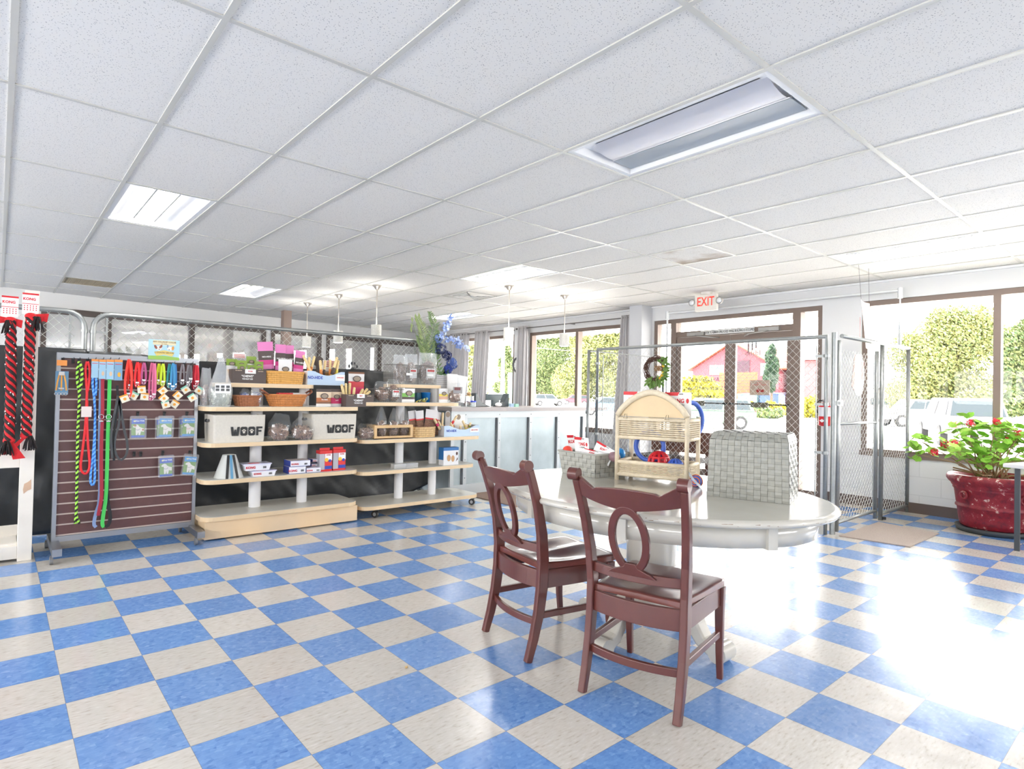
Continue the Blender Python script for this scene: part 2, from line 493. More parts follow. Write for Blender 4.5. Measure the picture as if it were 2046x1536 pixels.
# window wall with its openings
OPEN = [(-5.0, -.82, .62, 2.42), (-.37, 2.16, 0, 2.42), (2.77, 5.06, .62, 2.42), (5.5, 7.6, .62, 2.42)]
def block_material():
    m = bpy.data.materials.new('painted block'); m.use_nodes = True
    n = m.node_tree.nodes; l = m.node_tree.links; b = n['Principled BSDF']
    tc = n.new('ShaderNodeTexCoord'); mp = n.new('ShaderNodeMapping'); mp.inputs['Rotation'].default_value = (0, 0, 0)
    sp = n.new('ShaderNodeSeparateXYZ'); l.new(tc.outputs['Object'], sp.inputs[0])
    cm = n.new('ShaderNodeCombineXYZ'); l.new(sp.outputs[1], cm.inputs[0]); l.new(sp.outputs[2], cm.inputs[1])
    bt = n.new('ShaderNodeTexBrick'); bt.inputs['Scale'].default_value = 1; bt.inputs['Brick Width'].default_value = .4064; bt.inputs['Row Height'].default_value = .2032
    bt.inputs['Mortar Size'].default_value = .006; bt.inputs['Mortar Smooth'].default_value = .6
    bt.inputs['Color1'].default_value = lin((220, 220, 220)) + (1,); bt.inputs['Color2'].default_value = lin((218, 218, 218)) + (1,); bt.inputs['Mortar'].default_value = lin((206, 206, 206)) + (1,)
    l.new(cm.outputs[0], bt.inputs['Vector']); 
    # block courses only show below the sills
    lt = n.new('ShaderNodeMath'); lt.operation = 'LESS_THAN'; lt.inputs[1].default_value = .62; l.new(sp.outputs[2], lt.inputs[0])
    mx = n.new('ShaderNodeMix'); mx.data_type = 'RGBA'; l.new(lt.outputs[0], mx.inputs[0]); mx.inputs[6].default_value = lin((220, 220, 220)) + (1,); l.new(bt.outputs['Color'], mx.inputs[7])
    l.new(mx.outputs[2], b.inputs['Base Color']); b.inputs['Roughness'].default_value = .5
    return m
b = MB(); ycur = YR
for y0, y1, z0, z1 in OPEN:
    b.box(XW, XW + .2, ycur, y0, 0, H + .1)
    b.box(XW, XW + .2, y0, y1, z1, H + .1)
    if z0 > 0: b.box(XW, XW + .2, y0, y1, 0, z0)
    ycur = y1
b.box(XW, XW + .2, ycur, 9.3, 0, H + .1)
struct(b.build('wall_front', block_material()))
# thin wall angle under the ceiling and baseboards
b = MB(); b.box(XW - .03, XW, YR, 9.05, H - .03, H - .006); struct(b.build('trim_1', WHITE))
BB = mat('brown vinyl base', (92, 78, 72), .45)
b = MB()
for y0, y1 in ((YR, -.42), (2.42, 9.0)): b.box(XW - .008, XW, y0, y1, 0, .115)
struct(b.build('baseboard_front', BB))
# column beside the door
b = MB(); b.box(7.28, XW, 2.19, 2.43, 0, H); struct(b.build('trim_2', mat('column paint', (206, 207, 210), .6)))

# frames
def win_frame(name, y0, y1, z0, z1, mulls, glass=True, sill=True):
    f = MB(); w = .06
    for a, c in ((y0, y0 + w), (y1 - w, y1)): f.box(XW + .02, XW + .13, a, c, z0, z1)
    for a, c in ((z0, z0 + w), (z1 - w, z1)): f.box(XW + .02, XW + .13, y0 + w, y1 - w, a, c)
    for mY in mulls: f.box(XW + .02, XW + .13, mY - .032, mY + .032, z0 + w, z1 - w)
    if sill: f.box(XW - .012, XW + .02, y0 - .01, y1 + .01, z0 - .02, z0 + .035)
    o = struct(f.build(name, BROWNF))
    e = sorted([y0 + w] + [m_ - .032 for m_ in mulls] + [m_ + .032 for m_ in mulls] + [y1 - w])
    for i in range(0, len(e), 2):
        g = MB(); g.box(XW + .07, XW + .076, e[i], e[i + 1], z0 + w, z1 - w); g.build('pane', GLASSP, o)
    return o
win_frame('window_1', -5.0, -.82, .62, 2.42, [-2.09, -3.4])
win_frame('window_2', 2.77, 5.06, .62, 2.42, [3.82])
win_frame('window_3', 5.5, 7.6, .62, 2.42, [6.72])

# entrance: frame, sidelights, transom, two leaves
f = MB()
for a, c in ((2.10, 2.16), (-.37, -.31)): f.box(XW + .02, XW + .13, a, c, 0, 2.42)
for a, c in ((1.76, 1.85), (-.10, .0)): f.box(XW + .01, XW + .14, a, c, 0, 2.36)
f.box(XW + .02, XW + .13, -.31, 2.10, 2.36, 2.42)
f.box(XW + .02, XW + .13, 0, 1.76, 2.14, 2.22)
f.box(XW + .02, XW + .13, 1.85, 2.10, 0, .09); f.box(XW + .02, XW + .13, -.31, -.10, 0, .09)
ent = struct(f.build('door_1', BROWNF))
for a, c, z0, z1 in ((1.85, 2.10, .09, 2.36), (-.31, -.10, .09, 2.36), (0, 1.76, 2.22, 2.36)):
    g = MB(); g.box(XW + .07, XW + .076, a, c, z0, z1); g.build('pane', GLASSP, ent)
def leaf(name, y0, y1, hinge):
    f = MB(); w = .075
    for a, c in ((y0, y0 + w), (y1 - w, y1)): f.box(XW + .03, XW + .08, a, c, .01, 2.135)
    f.box(XW + .03, XW + .08, y0 + w, y1 - w, .01, .2); f.box(XW + .03, XW + .08, y0 + w, y1 - w, 2.035, 2.135)
    o = struct(f.build(name, BROWNF))
    g = MB(); g.box(XW + .05, XW + .056, y0 + w, y1 - w, .2, 2.035); g.build('pane', GLASSP, o)
    ym = (y0 + y1) / 2 + (.03 if hinge > 0 else -.03)
    g = MB(); g.tube([(XW - .03, y0 + .03, 1.16), (XW - .03, y1 - .03, 1.16)], .009, 8)
    for yy in (y0 + .04, y1 - .04): g.box(XW - .035, XW + .03, yy - .012, yy + .012, 1.145, 1.175)
    g.build('push_bar', BLACK, o)
    g = MB(); g.bevbox(XW - .05, XW - .015, ym - .12, ym + .12, 1.12, 1.19, .01); g.build('push_pad', mat('pad', (92, 88, 72), .5), o)
    # closer at the head
    yc = (y1 - .35) if hinge > 0 else (y0 + .30)
    g = MB(); g.box(XW - .03, XW + .03, yc - .14, yc + .14, 2.145, 2.195); g.tube([(XW - .03, yc, 2.15), (XW - .16, yc - .2 * hinge, 2.11), (XW + .02, yc - .36 * hinge, 2.10)], .008, 6)
    g.build('door_closer', mat('closer', (160, 158, 154), .4, .5), o)
    return o
dl = leaf('door_2', .885, 1.755, 1)
dr = leaf('door_3', .005, .875, -1)
# lettering on the left leaf glass (reads from outside, so mirrored from in here) and sign boards
LBL = mat('blue vinyl letters', (40, 60, 130), .5)
for k, s_ in enumerate(('All Leashed &', 'Vaccinated Dogs', 'are Welcome')):
    text(s_, .085, LBL, (XW + .0575, 1.29, 1.50 - k * .125), (0, 1, 0), (0, 0, 1), dl)
text('Idaho', .10, mat('grey vinyl letters', (120, 120, 124), .5), (XW + .0575, .56, 1.86), (0, 1, 0), (0, 0, 1), dr)
for k in range(3):
    g = MB(); y = .50 + .055 * k
    g.box(XW + .047, XW + .05, y, y + .02, 1.93 - .03 * k, 2.03); g.build('decal', mat('grey vinyl letters', (120, 120, 124), .5), dr)
sg = MB(); sg.box(XW + .010, XW + .016, .52, 1.34, 2.15, 2.21); so = sg.build('head_sign', WHITEP, ent)
text('THIS DOOR TO REMAIN UNLOCKED WHILE BUILDING IS OCCUPIED', .048, BLACK, (XW + .0085, .93, 2.18), (0, -1, 0), (0, 0, 1), so, bold=.02, sx=.56)
TANB = mat('tan board', (186, 166, 148), .6)
sg = MB(); sg.box(XW + .02, XW + .026, .30, .58, 1.285, 1.49); so = sg.build('arrow_sign', TANB, dr)
g = MB(); g.slab([(XW + .0198, y, z) for y, z in ((.49, 1.345), (.45, 1.385), (.45, 1.362), (.38, 1.362), (.38, 1.328), (.45, 1.328), (.45, 1.305))], (-1, 0, 0), .0015)
g.build('arrow', mat('arrow red', (165, 50, 45), .5), so)
text('PLEASE', .022, REDP, (XW + .019, .44, 1.45), (0, -1, 0), (0, 0, 1), so)
text('SHOW PROOF OF VACCINE', .02, REDP, (XW + .019, .44, 1.425), (0, -1, 0), (0, 0, 1), so, sx=.8)

# back wall with interior windows

def on_back(U, V):
    d = ray(U, V); t = (BY + BS * CAM.x - CAM.y) / (d.y - BS * d.x); p = CAM + d * t
    return p.x / BC, p.z        # distance along the wall, height
def bseg(u0, u1, v=690): return on_back(u0, v)[0], on_back(u1, v)[0]
WB0, WB1 = 1.12, 2.42
wins = [(bseg(80, 530)), (bseg(541, 641)), (bseg(652, 842))]
b = MB(); s_end = XW / BC; cur = XL / BC
for s0, s1 in wins:
    b.box(cur, s0, 0, .15, 0, H + .1, BXF); b.box(s0, s1, 0, .15, WB1, H + .1, BXF); b.box(s0, s1, 0, .15, 0, WB0, BXF); cur = s1
b.box(cur, s_end, 0, .15, 0, H + .1, BXF)
struct(b.build('wall_back', mat('back wall paint', (224, 223, 221), .6)))
DKBR = mat('dark window frame', (84, 72, 66), .5)
def mirror_glass():
    m = bpy.data.materials.new('reflecting interior glass'); m.use_nodes = True
    n = m.node_tree.nodes; l = m.node_tree.links; n.clear()
    out = n.new('ShaderNodeOutputMaterial'); d = n.new('ShaderNodeBsdfDiffuse'); g = n.new('ShaderNodeBsdfGlossy')
    d.inputs[0].default_value = lin((214, 212, 208)) + (1,); g.inputs['Roughness'].default_value = .01; g.inputs[0].default_value = (.86, .87, .88, 1)
    mx = n.new('ShaderNodeMixShader'); mx.inputs[0].default_value = .55
    l.new(d.outputs[0], mx.inputs[1]); l.new(g.outputs[0], mx.inputs[2]); l.new(mx.outputs[0], out.inputs[0]); return m
MG = mirror_glass()
mull = [[216, 383], [], [759]]
for i, (s0, s1) in enumerate(wins):
    f = MB(); w = .065
    f.box(s0, s1, -.03, .1, WB1 - .09, WB1, BXF); f.box(s0, s1, -.03, .1, WB0, WB0 + .06, BXF)
    f.box(s0, s0 + w, -.03, .1, WB0 + .06, WB1 - .09, BXF); f.box(s1 - w, s1, -.03, .1, WB0 + .06, WB1 - .09, BXF)
    for u in mull[i]:
        q = on_back(u, 690)[0]; f.box(q - .035, q + .035, -.03, .1, WB0 + .06, WB1 - .09, BXF)
    o = struct(f.build('window_%d' % (i + 4), DKBR))
    g = MB(); g.box(s0 + w, s1 - w, .03, .036, WB0 + .06, WB1 - .09, BXF); g.build('pane', MG, o)
    if i == 2:
        p = on_back(707, 738)          # paw print decal on the glass
        g = MB(); PW = .11
        def disc(cs, cz, ra, rb):
            g.slab([BXF @ Vector((cs + ra * math.cos(2 * PI * t / 16), .028, cz + rb * math.sin(2 * PI * t / 16))) for t in range(16)], (0, -1, 0), .001)
        disc(p[0], p[1], .075, .06); disc(p[0] - .1, p[1] + .07, .028, .045); disc(p[0] - .04, p[1] + .13, .028, .045); disc(p[0] + .04, p[1] + .13, .028, .045); disc(p[0] + .1, p[1] + .07, .028, .045)
        g.build('paw_decal', mat('charcoal decal', (62, 62, 66), .5), o)
# the walls behind the camera
# window openings, out of view, are added in them to light the near side
b = MB(); b.box(XL - .15, XL, YR, 7.6, 0, 1.2); b.box(XL - .15, XL, YR, 7.6, 2.1, H + .1); b.box(XL - .15, XL, 6.4, 7.6, 1.2, 2.1); b.box(XL - .15, XL, YR, -6.8, 1.2, 2.1)
struct(b.build('wall_left', WHITE))
b = MB(); b.box(XL, XW + .2, YR - .15, YR, 0, 1.2); b.box(XL, XW + .2, YR - .15, YR, 2.1, H + .1); b.box(XL, 3.2, YR - .15, YR, 1.2, 2.1); b.box(6.8, XW + .2, YR - .15, YR, 1.2, 2.1)
struct(b.build('wall_rear', WHITE))
f = MB()
for k in range(7): q = -6.8 + k * 13.2 / 6; f.box(XL - .1, XL - .04, q - .03, q + .03, 1.2, 2.1)
struct(f.build('window_8', BROWNF))
f = MB()
for k in range(3): q = 3.2 + k * 3.6 / 2; f.box(q - .03, q + .03, YR - .1, YR - .04, 1.2, 2.1)
struct(f.build('window_9', BROWNF))
# brown square post from floor to ceiling
px, py = 3.70, 7.36
b = MB(); b.box(px - .07, px + .07, py - .07, py + .07, 0, H)
tag(b.build('support_post', mat('post brown', (150, 130, 120), .5)), 'square brown support post rising to the ceiling beyond the pink treat bags', 'post')

# ---------------------------------------------------------------- ceiling troffers, vents
LENS_ON = mat('lit lens', (250, 250, 250), .5, emit=(255, 252, 246), es=TROFFER)
LENS_OFF = mat('unlit grey lens', (172, 180, 186), .35)
BAFFLE = mat('baffle', (232, 232, 234), .45)
TRO_L = {(4, -1): 'large unlit recessed ceiling light with grey lens near the doors side of the ceiling', (1, 2): 'lit recessed ceiling light above the slatwall rack, brightest and nearest of the lit ones',
  (4, 5): 'small looking lit ceiling light far back beyond the brown post', (7, 2): 'lit ceiling light just in front of the two counter pendants', (10, -1): 'washed out ceiling light close to the big window'}
for a, k, on_ in LIGHTS:
    x0 = AX0 + a * .6096 + .012; x1 = x0 + .5856; y0 = AY0 + k * 1.2192 + .012; y1 = y0 + 1.1952
    t = thing('ceiling_light', TRO_L.get((a, k), 'added lit recessed ceiling light filling the room'), 'ceiling light', (x0, y0, H))
    if (a, k) not in TRO_L: t['group'] = 'added fill ceiling lights'; 
    X = Matrix.Translation((-x0, -y0, -H)); w = x1 - x0; L = y1 - y0
    f = MB(); D = .09
    f.box(0, .035, 0, L, 0, D); f.box(w - .035, w, 0, L, 0, D); f.box(.035, w - .035, 0, .03, 0, D); f.box(.035, w - .035, L - .03, L, 0, D)
    f.box(0, w, 0, L, D, D + .01)
    f.build('housing', mat('troffer housing', (236, 236, 236), .4), t)


    n_ = 10
    f = MB()
    xa, xb = w * .36, w * .62       # the raised basket between the two wings
    if on_:
        f.m = 0
        f.box(xa, xb, .10, L - .10, .03, .035)
    f2 = MB()
    if on_:
        f2.grid(lambda u, v: (.035 + u * (xa - .035), .03 + v * (L - .06), .012 + .07 * math.sin(u * PI / 2)), 8, 1)
        f2.grid(lambda u, v: (w - .035 - u * (w - .035 - xb), .03 + v * (L - .06), .012 + .07 * math.sin(u * PI / 2)), 8, 1)
    else:
        f2.grid(lambda u, v: (.035 + u * .115, .03 + v * (L - .06), .006 + .055 * math.sin(u * PI / 2)), 8, 1)
        f2.grid(lambda u, v: (.335 + u * .06, .06 + v * (L - .12), .018 + .035 * (1 - math.cos(u * PI / 2))), 8, 1)
        f2.box(.035, w - .035, .03, .10, .05, .06); f2.box(.035, w - .035, L - .10, L - .03, .05, .06)
    f2.build('reflector', BAFFLE if on_ else mat('reflector satin', (238, 238, 240), .3), t)
    if on_:
        f.build('lens', LENS_ON, t)
        f3 = MB()
        for q in (xa, xb): f3.box(q - .006, q + .006, .09, L - .09, .022, .05)
        f3.build('lens_rail', mat('rail grey', (190, 190, 190), .4), t)
    else:
        f = MB()   # rounded centre basket in satin grey
        f.grid(lambda u, v: (.14 + .2 * u, .07 + v * (L - .14), .052 - .034 * math.sin(PI * min(1, u * .62)) - .0 * u), 12, 1)
        f.build('basket', mat('satin basket', (238, 235, 236), .45), t)
        f = MB(); f.box(.375, w - .04, .07, L - .04, .030, .034)
        f.build('lens', LENS_OFF, t)
VG = mat('vent grille', (176, 164, 140), .6)
def vent(a, k, label, m1, sl):
    x0 = AX0 + a * .6096; y0 = AY0 + k * 1.2192
    t = thing('ceiling_vent', label, 'vent', (x0, y0, H))
    f = MB(); f.box(.012, .03, .012, .5976, 0, .03); f.box(.58, .5976, .012, .5976, 0, .03); f.box(.03, .58, .012, .03, 0, .03); f.box(.03, .58, .58, .5976, 0, .03); f.box(.012, .5976, .012, .5976, .03, .04)
    f.build('frame', m1, t)
    f = MB()
    if sl == 'egg':
        for i in range(24): f.box(.03 + i * .023, .034 + i * .023, .03, .58, .002, .02)
        for i in range(24): f.box(.03, .58, .03 + i * .023, .034 + i * .023, .002, .02)
    else:
        for i, q in enumerate((.06, .12, .18, .24)): f.box(q, .6096 - q, q, q + .012, -.01, .02); f.box(q, .6096 - q, .6096 - q - .012, .6096 - q, -.01, .02); f.box(q, q + .012, q, .6096 - q, -.01, .02); f.box(.6096 - q - .012, .6096 - q, q, .6096 - q, -.01, .02)
    f.build('grille', m1, t)
vent(1, 6, 'tan egg crate return vent at the far left of the ceiling', VG, 'egg')
vent(8, 3.5, 'square white ceiling diffuser above the flowers', mat('diffuser', (222, 220, 214), .5), 'd')

# ---------------------------------------------------------------- pendants
BULB_FILL = 12
SHADE = mat('mosaic shade', (224, 222, 214), .3, noise_amt=.35, noise_scale=140, bump=.6, bump_scale=160)
NICK = mat('brushed nickel', (190, 182, 172), .35, .8)
PEND = [(3.575, 6.08, 614, 672, 697, 'left-most and farthest of the pendants in the row running back'), (3.565, 4.87, 676, 661, 690, 'middle pendant of the row running back from the shelves'),
        (3.59, 3.745, 754, 649, 672, 'nearest of the three pendants in the row running back'), (4.83, 2.47, 1018, 655, 683, 'larger pendant hanging over the counter in front of the clock'),
        (5.86, 2.46, 1129, 667, 694, 'pendant over the counter in front of the double window')]
for x, y, u, v0, v1, lb in PEND:
    z1 = upz(u, v0, x, y); z0 = upz(u, v1, x, y)
    if lb.startswith('nearest'): z1, z0 = upz(754, 649, x, y), upz(754, 671, x, y)
    z0 = z1 - .175
    t = thing('pendant_lamp', lb, 'pendant lamp', (x, y, H), 0, 'pendants with pale mosaic shades')
    del t['group']
    g = MB(); g.lathe([(.015, -.06), (.03, -.045), (.05, -.02), (.065, -.012), (.065, 0)], n=20); g.build('canopy', NICK, t)
    g = MB(); g.tube([(0, 0, -.05), (0, 0, z1 - H)], .006, 8); g.build('rod', NICK, t)
    g = MB(); g.lathe([(.068, z0 - H), (.068, z1 - H)], n=24, cap0=False, cap1=False); g.lathe([(.064, z1 - H), (.064, z0 - H)], n=24, cap0=False, cap1=False); g.build('shade', SHADE, t)
    bl_ = bpy.data.lights.new('pendant_fill_bulb', 'POINT'); bl_.energy = BULB_FILL; bl_.shadow_soft_size = .03; bl_.color = (1, .97, .92); bo_ = bpy.data.objects.new('bulb_fill_light', bl_); COL.objects.link(bo_); bo_.parent = t; bo_.location = (0, 0, (z0 + z1) / 2 - H + .03)  # point light added inside each pendant to brighten the back ceiling
# ---------------------------------------------------------------- outside
G0 = -.45
PAVE = mat('pale pavement', (226, 224, 218), .9, noise_amt=.1, noise_scale=3)
b = MB(); b.box(XW + .2, XW + 3.2, -14, 45, G0 - .1, -.03); struct(b.build('trim_3', mat('concrete walk', (214, 210, 204), .9)))   # walk under the canopy
b = MB(); b.box(XW + 3.2, 260, -60, 260, G0 - .1, G0); o = b.build('ground_parking_lot', PAVE); struct(o)
# corrugated canopy
b = MB()
def cor(u, v):
    y = -14 + u * 44; return (XW + .2 + v * 2.25, y, 2.74 - .13 * v + .018 * math.sin(y * 2 * PI / .19))
b.grid(cor, 44 * 32, 1)
CANO = mat('corrugated canopy', (84, 77, 81), .6)
o = b.build('canopy', CANO); tag(o, 'corrugated metal canopy outside above the windows and doors', 'canopy')
b = MB(); b.box(XW + 2.25, XW + 2.32, -14, 30, 2.66, 2.72); b.build('edge_beam', CANO, o)

def leaf_mat(name, c1, c2, k=.8):
    c1 = tuple(v * k for v in c1); c2 = tuple(v * k for v in c2)
    m = mat(name, c1, .7)
    n = m.node_tree.nodes; l = m.node_tree.links
    tc = n.new('ShaderNodeTexCoord'); t = n.new('ShaderNodeTexNoise'); t.inputs['Scale'].default_value = 3.5; t.inputs['Detail'].default_value = 6
    l.new(tc.outputs['Object'], t.inputs['Vector'])
    r = n.new('ShaderNodeValToRGB'); r.color_ramp.elements[0].position = .38; r.color_ramp.elements[1].position = .62
    r.color_ramp.elements[0].color = lin(c1) + (1,); r.color_ramp.elements[1].color = lin(c2) + (1,)
    l.new(t.outputs['Fac'], r.inputs[0]); l.new(r.outputs[0], n['Principled BSDF'].inputs['Base Color'])
    return m
LEAFA = leaf_mat('leaves mid green', (84, 112, 66), (138, 146, 84))
LEAFB = leaf_mat('leaves yellow green', (104, 128, 72), (172, 166, 96))
LEAFY = leaf_mat('leaves bright yellow', (158, 148, 20), (176, 168, 30))
LEAFD = leaf_mat('leaves dark green', (40, 70, 50), (70, 96, 66))
BARK = mat('bark', (84, 70, 58), .9, noise_amt=.3)
def leaves(blobs, n, size, seed, m_, name, parent):
    rnd = random.Random(seed); g = MB(); tot = sum(b_[3] ** 2 for b_ in blobs)
    for (x, y, z, r, sz) in blobs:
        for _ in range(int(n * r * r / tot)):
            d = Vector((rnd.gauss(0, 1), rnd.gauss(0, 1), rnd.gauss(0, 1))).normalized() * r * (rnd.random() ** .35)
            p = Vector((x, y, z)) + Vector((d.x, d.y, d.z * sz))
            a = Vector((rnd.gauss(0, 1), rnd.gauss(0, 1), rnd.gauss(0, 1))).normalized(); q = a.orthogonal().normalized(); s_ = size * rnd.uniform(.6, 1.3)
            c = a.cross(q) * s_ * .5; q = q * s_
            g.add([p - q, p - c, p + q, p + c], [(0, 1, 2, 3)])
    return g.build(name, m_, parent)
def tree(name, label, x, y, h, crown, m_, n=5000, size=.13, seed=1, trunk=.12, group=None, tall=1.0):
    t = thing(name, label, 'tree', (x, y, G0), 0, group)
    rnd = random.Random(seed)
    g = MB(); g.tube([(0, 0, 0), (.05, .03, h * .35), (-.04, .05, h * .7)], trunk, 8, rs=[trunk, trunk * .8, trunk * .4])
    for k in range(5):
        a = rnd.random() * 6.28; g.tube([(0, 0, h * .3), (crown * .4 * math.cos(a), crown * .4 * math.sin(a), h * .6)], trunk * .35, 5)
    g.build('trunk', BARK, t)
    bl = [(0, 0, h * .62, crown * .8, tall)]
    for k in range(9):
        a = rnd.random() * 6.28; rr = crown * rnd.uniform(.35, .75)
        bl.append((rr * math.cos(a), rr * math.sin(a), h * rnd.uniform(.42, .86), crown * rnd.uniform(.28, .48), tall))
    bl.append((0, 0, h * .9, crown * .4, tall))
    if crown > 1.5: bl += [(dx_ * crown * .4, dy_ * crown * .5, h * .24, crown * .58, .9) for dx_, dy_ in ((1, 1), (-1, 1), (0, -1))]
    leaves(bl, n, size, seed, m_, 'foliage', t)
    return t
def tree_at(name, label, u, v, X, rpx, m_, n, size, seed, tall=1.0):
    p = fx(u, v, X); dep = (p - CAM).dot(_f)
    tree(name, label, p.x, p.y, p.z - G0, rpx / FPX * dep, m_, n, size, seed, trunk=.16, tall=tall)
tree_at('maple_tree', 'leafy tree filling the middle of the big right window behind the white pickup', 1895, 622, 62, 92, LEAFB, 52000, .14, 3, 1.15)
tree_at('maple_tree', 'darker green tree cut by the right edge of the photo', 2058, 640, 56, 62, LEAFA, 26000, .14, 4, 1.3)
tree_at('maple_tree', 'large dense tree seen through the left pane of the double window', 1092, 628, 88, 82, LEAFA, 42000, .24, 5, 1.0)
tree_at('maple_tree', 'large tree behind the right pane of the double window', 1205, 620, 84, 84, LEAFB, 42000, .24, 6, 1.0)
tree_at('maple_tree', 'tree at the edge of the narrow window beside the clock', 1014, 690, 90, 24, LEAFA, 9000, .3, 7, 1.3)
tree_at('maple_tree', 'pale tree just showing between the two farthest curtains', 944, 680, 50, 40, LEAFB, 5000, .25, 9, 1.2)
tree_at('columnar_tree', 'narrow upright tree in front of the red barn', 1543, 688, 60, 15, LEAFD, 6000, .22, 8, 2.6)

def bush(name, label, x, y, rx, ry, h, m_, n, seed, cat='bush', size=.12):
    t = thing(name, label, cat, (x, y, G0)); rnd = random.Random(seed)
    bl = [(rnd.uniform(-rx, rx), rnd.uniform(-ry, ry), h * rnd.uniform(.3, .62), h * rnd.uniform(.35, .5), .8) for _ in range(14)]
    leaves(bl, n, size, seed, m_, 'foliage', t)
    g = MB()
    for k in range(4): g.tube([(rnd.uniform(-rx, rx) * .6, rnd.uniform(-ry, ry) * .6, 0), (rnd.uniform(-rx, rx) * .6, rnd.uniform(-ry, ry) * .6, h * .5)], .03, 5)
    g.build('stem', BARK, t); return t
def bush_at(name, label, u0, u1, vt, X, depth_r, m_, n, seed, cat, size=.22):
    a, b_ = fx(u0, vt + 15, X), fx(u1, vt + 15, X); z = fx((u0 + u1) / 2, vt, X).z
    bush(name, label, X, (a.y + b_.y) / 2, depth_r, abs(a.y - b_.y) / 2 * .8, z - G0, m_, n, seed, cat, size)
bush_at('yellow_bush', 'bright yellow green bush beyond the left glass door', 1357, 1436, 745, 58, 1.2, LEAFY, 9000, 11, 'bush')
bush_at('yellow_bush', 'low yellow green bush seen through the sidelight above the extinguisher', 1602, 1640, 785, 57, 1, LEAFY, 2500, 12, 'bush')
bush_at('hedge', 'long low green hedge across the right glass door', 1482, 1572, 809, 50, .8, LEAFA, 6000, 13, 'hedge')
bush_at('hedge', 'yellow topped hedge behind the green hedge', 1470, 1580, 800, 54, .8, LEAFY, 6000, 14, 'hedge')

# red barn-like building
def gabled(name, label, x0, x1, y0, y1, ze, zr, wallm, roofm):
    t = thing(name, label, 'building', (x0, y0, G0)); ym = (y0 + y1) / 2
    g = MB()
    g.add([(0, 0, 0), (0, y1 - y0, 0), (0, y1 - y0, ze), (0, ym - y0, zr), (0, 0, ze), (x1 - x0, 0, 0), (x1 - x0, y1 - y0, 0), (x1 - x0, y1 - y0, ze), (x1 - x0, ym - y0, zr), (x1 - x0, 0, ze)],
          [(0, 4, 3, 2, 1), (5, 6, 7, 8, 9), (0, 5, 9, 4), (1, 2, 7, 6)])
    g.build('walls', wallm, t)
    g = MB(); e = .5; W_ = ym - y0; sl = (zr - ze) / W_
    for s_ in (-1, 1):
        yo = ym - y0 + s_ * (W_ + e); zo = ze - sl * e
        g.slab([(-e, ym - y0, zr + .05), (-e, yo, zo + .05), (x1 - x0 + e, yo, zo + .05), (x1 - x0 + e, ym - y0, zr + .05)], (0, 0, 1), .14)
    g.build('roof', roofm, t)
    return t
RED = mat('barn red siding', (108, 50, 58), .8, noise_amt=.15, noise_scale=6); ROOFR = mat('rust red roof', (126, 60, 38), .7)
BXX = 70.0
yl, yr_ = fx(1384, 735, BXX).y, fx(1556, 735, BXX).y; zr_ = fx(1452, 686, BXX).z - G0; ze_ = fx(1376, 738, BXX).z - G0
bn = gabled('barn', 'red barn with gable roof across the road beyond the doors', BXX, BXX + 14, yr_, yl, ze_, zr_, RED, ROOFR)
def bpane(u0, u1, v0, v1, tr=.15): a, b_ = fx(u0, v0, BXX - .1), fx(u1, v1, BXX - .1); pane_on(bn, b_.y - yr_, a.y - yr_, b_.z - G0, a.z - G0, tr)
def pane_on(t, y0, y1, z0, z1, tr=.12, x=-.03):
    g = MB(); g.box(x - .05, x, y0 - tr, y1 + tr, z0 - tr, z1 + tr); f = g.build('window_frame', mat('white trim', (130, 130, 126), .6), t)
    g = MB(); g.box(x - .06, x - .05, y0, y1, z0, z1); g.build('pane', mat('dim glass', (60, 72, 74), .2), f)
bpane(1420, 1444, 732, 746); bpane(1522, 1540, 728, 748)
a, b_ = fx(1473, 720, BXX), fx(1498, 746, BXX); g = MB(); g.box(-.06, 0, b_.y - yr_, a.y - yr_, b_.z - G0, a.z - G0); g.build('loft_door', mat('plum door', (56, 34, 44), .8), bn)
wing = gabled('barn', 'long low red wing of the barn running behind the sidelight', BXX + 1, BXX + 6, fx(1665, 730, BXX + 1).y, yr_ - .6, fx(1600, 722, BXX + 1).z - G0, fx(1600, 720, BXX + 1).z - G0, mat('faded red siding', (140, 74, 76), .8), mat('flat roof', (150, 120, 120), .8))
a, b_ = fx(1437, 744, 64), fx(1512, 744, 64); LW = a.y - b_.y; hh = a.z - G0; g = MB()
for k in range(14): g.box(0, .06, 0, LW, hh * (k + .1) / 14, hh * (k + .92) / 14)
for y in (0, LW / 2, LW - .2): g.box(.06, .2, y, y + .2, 0, hh)
o = g.build('board_fence', mat('orange stained boards', (122, 74, 44), .8), origin=None); o.location = (64, b_.y, G0)
tag(o, 'orange stained horizontal board fence in front of the red barn', 'fence')
def shed(name, label, x, y, w, d, h, m1, m2, cat):
    t = thing(name, label, cat, (x, y, G0)); g = MB(); g.bevbox(0, d, 0, w, .12, h, .05); g.build('body', m1, t)
    g = MB(); g.slab([(-.04, -.03, h), (-.04, w + .03, h), (d + .04, w + .03, h + .12), (d + .04, -.03, h + .12)], (0, 0, 1), .05); g.build('lid', m2, t)
    for yy in (.15, w - .15): q = MB(); q.cyl((d / 2, yy), .08, 0, .12, 10); q.build('wheel', BLACK, t)
BINB = mat('bin blue', (34, 58, 108), .5)
yd = fx(1555, 795, 61).y; hd = fx(1545, 787, 61).z - G0
shed('dumpster', 'blue dumpster beyond the right glass door', 61, yd, 2.0, 1.6, hd, BINB, BINB, 'dumpster')
shed('dumpster', 'teal grey dumpster beside the blue one', 61, yd + 2.3, 2.2, 1.6, hd * .95, mat('bin teal', (90, 120, 124), .5), mat('bin teal', (90, 120, 124), .5), 'dumpster')
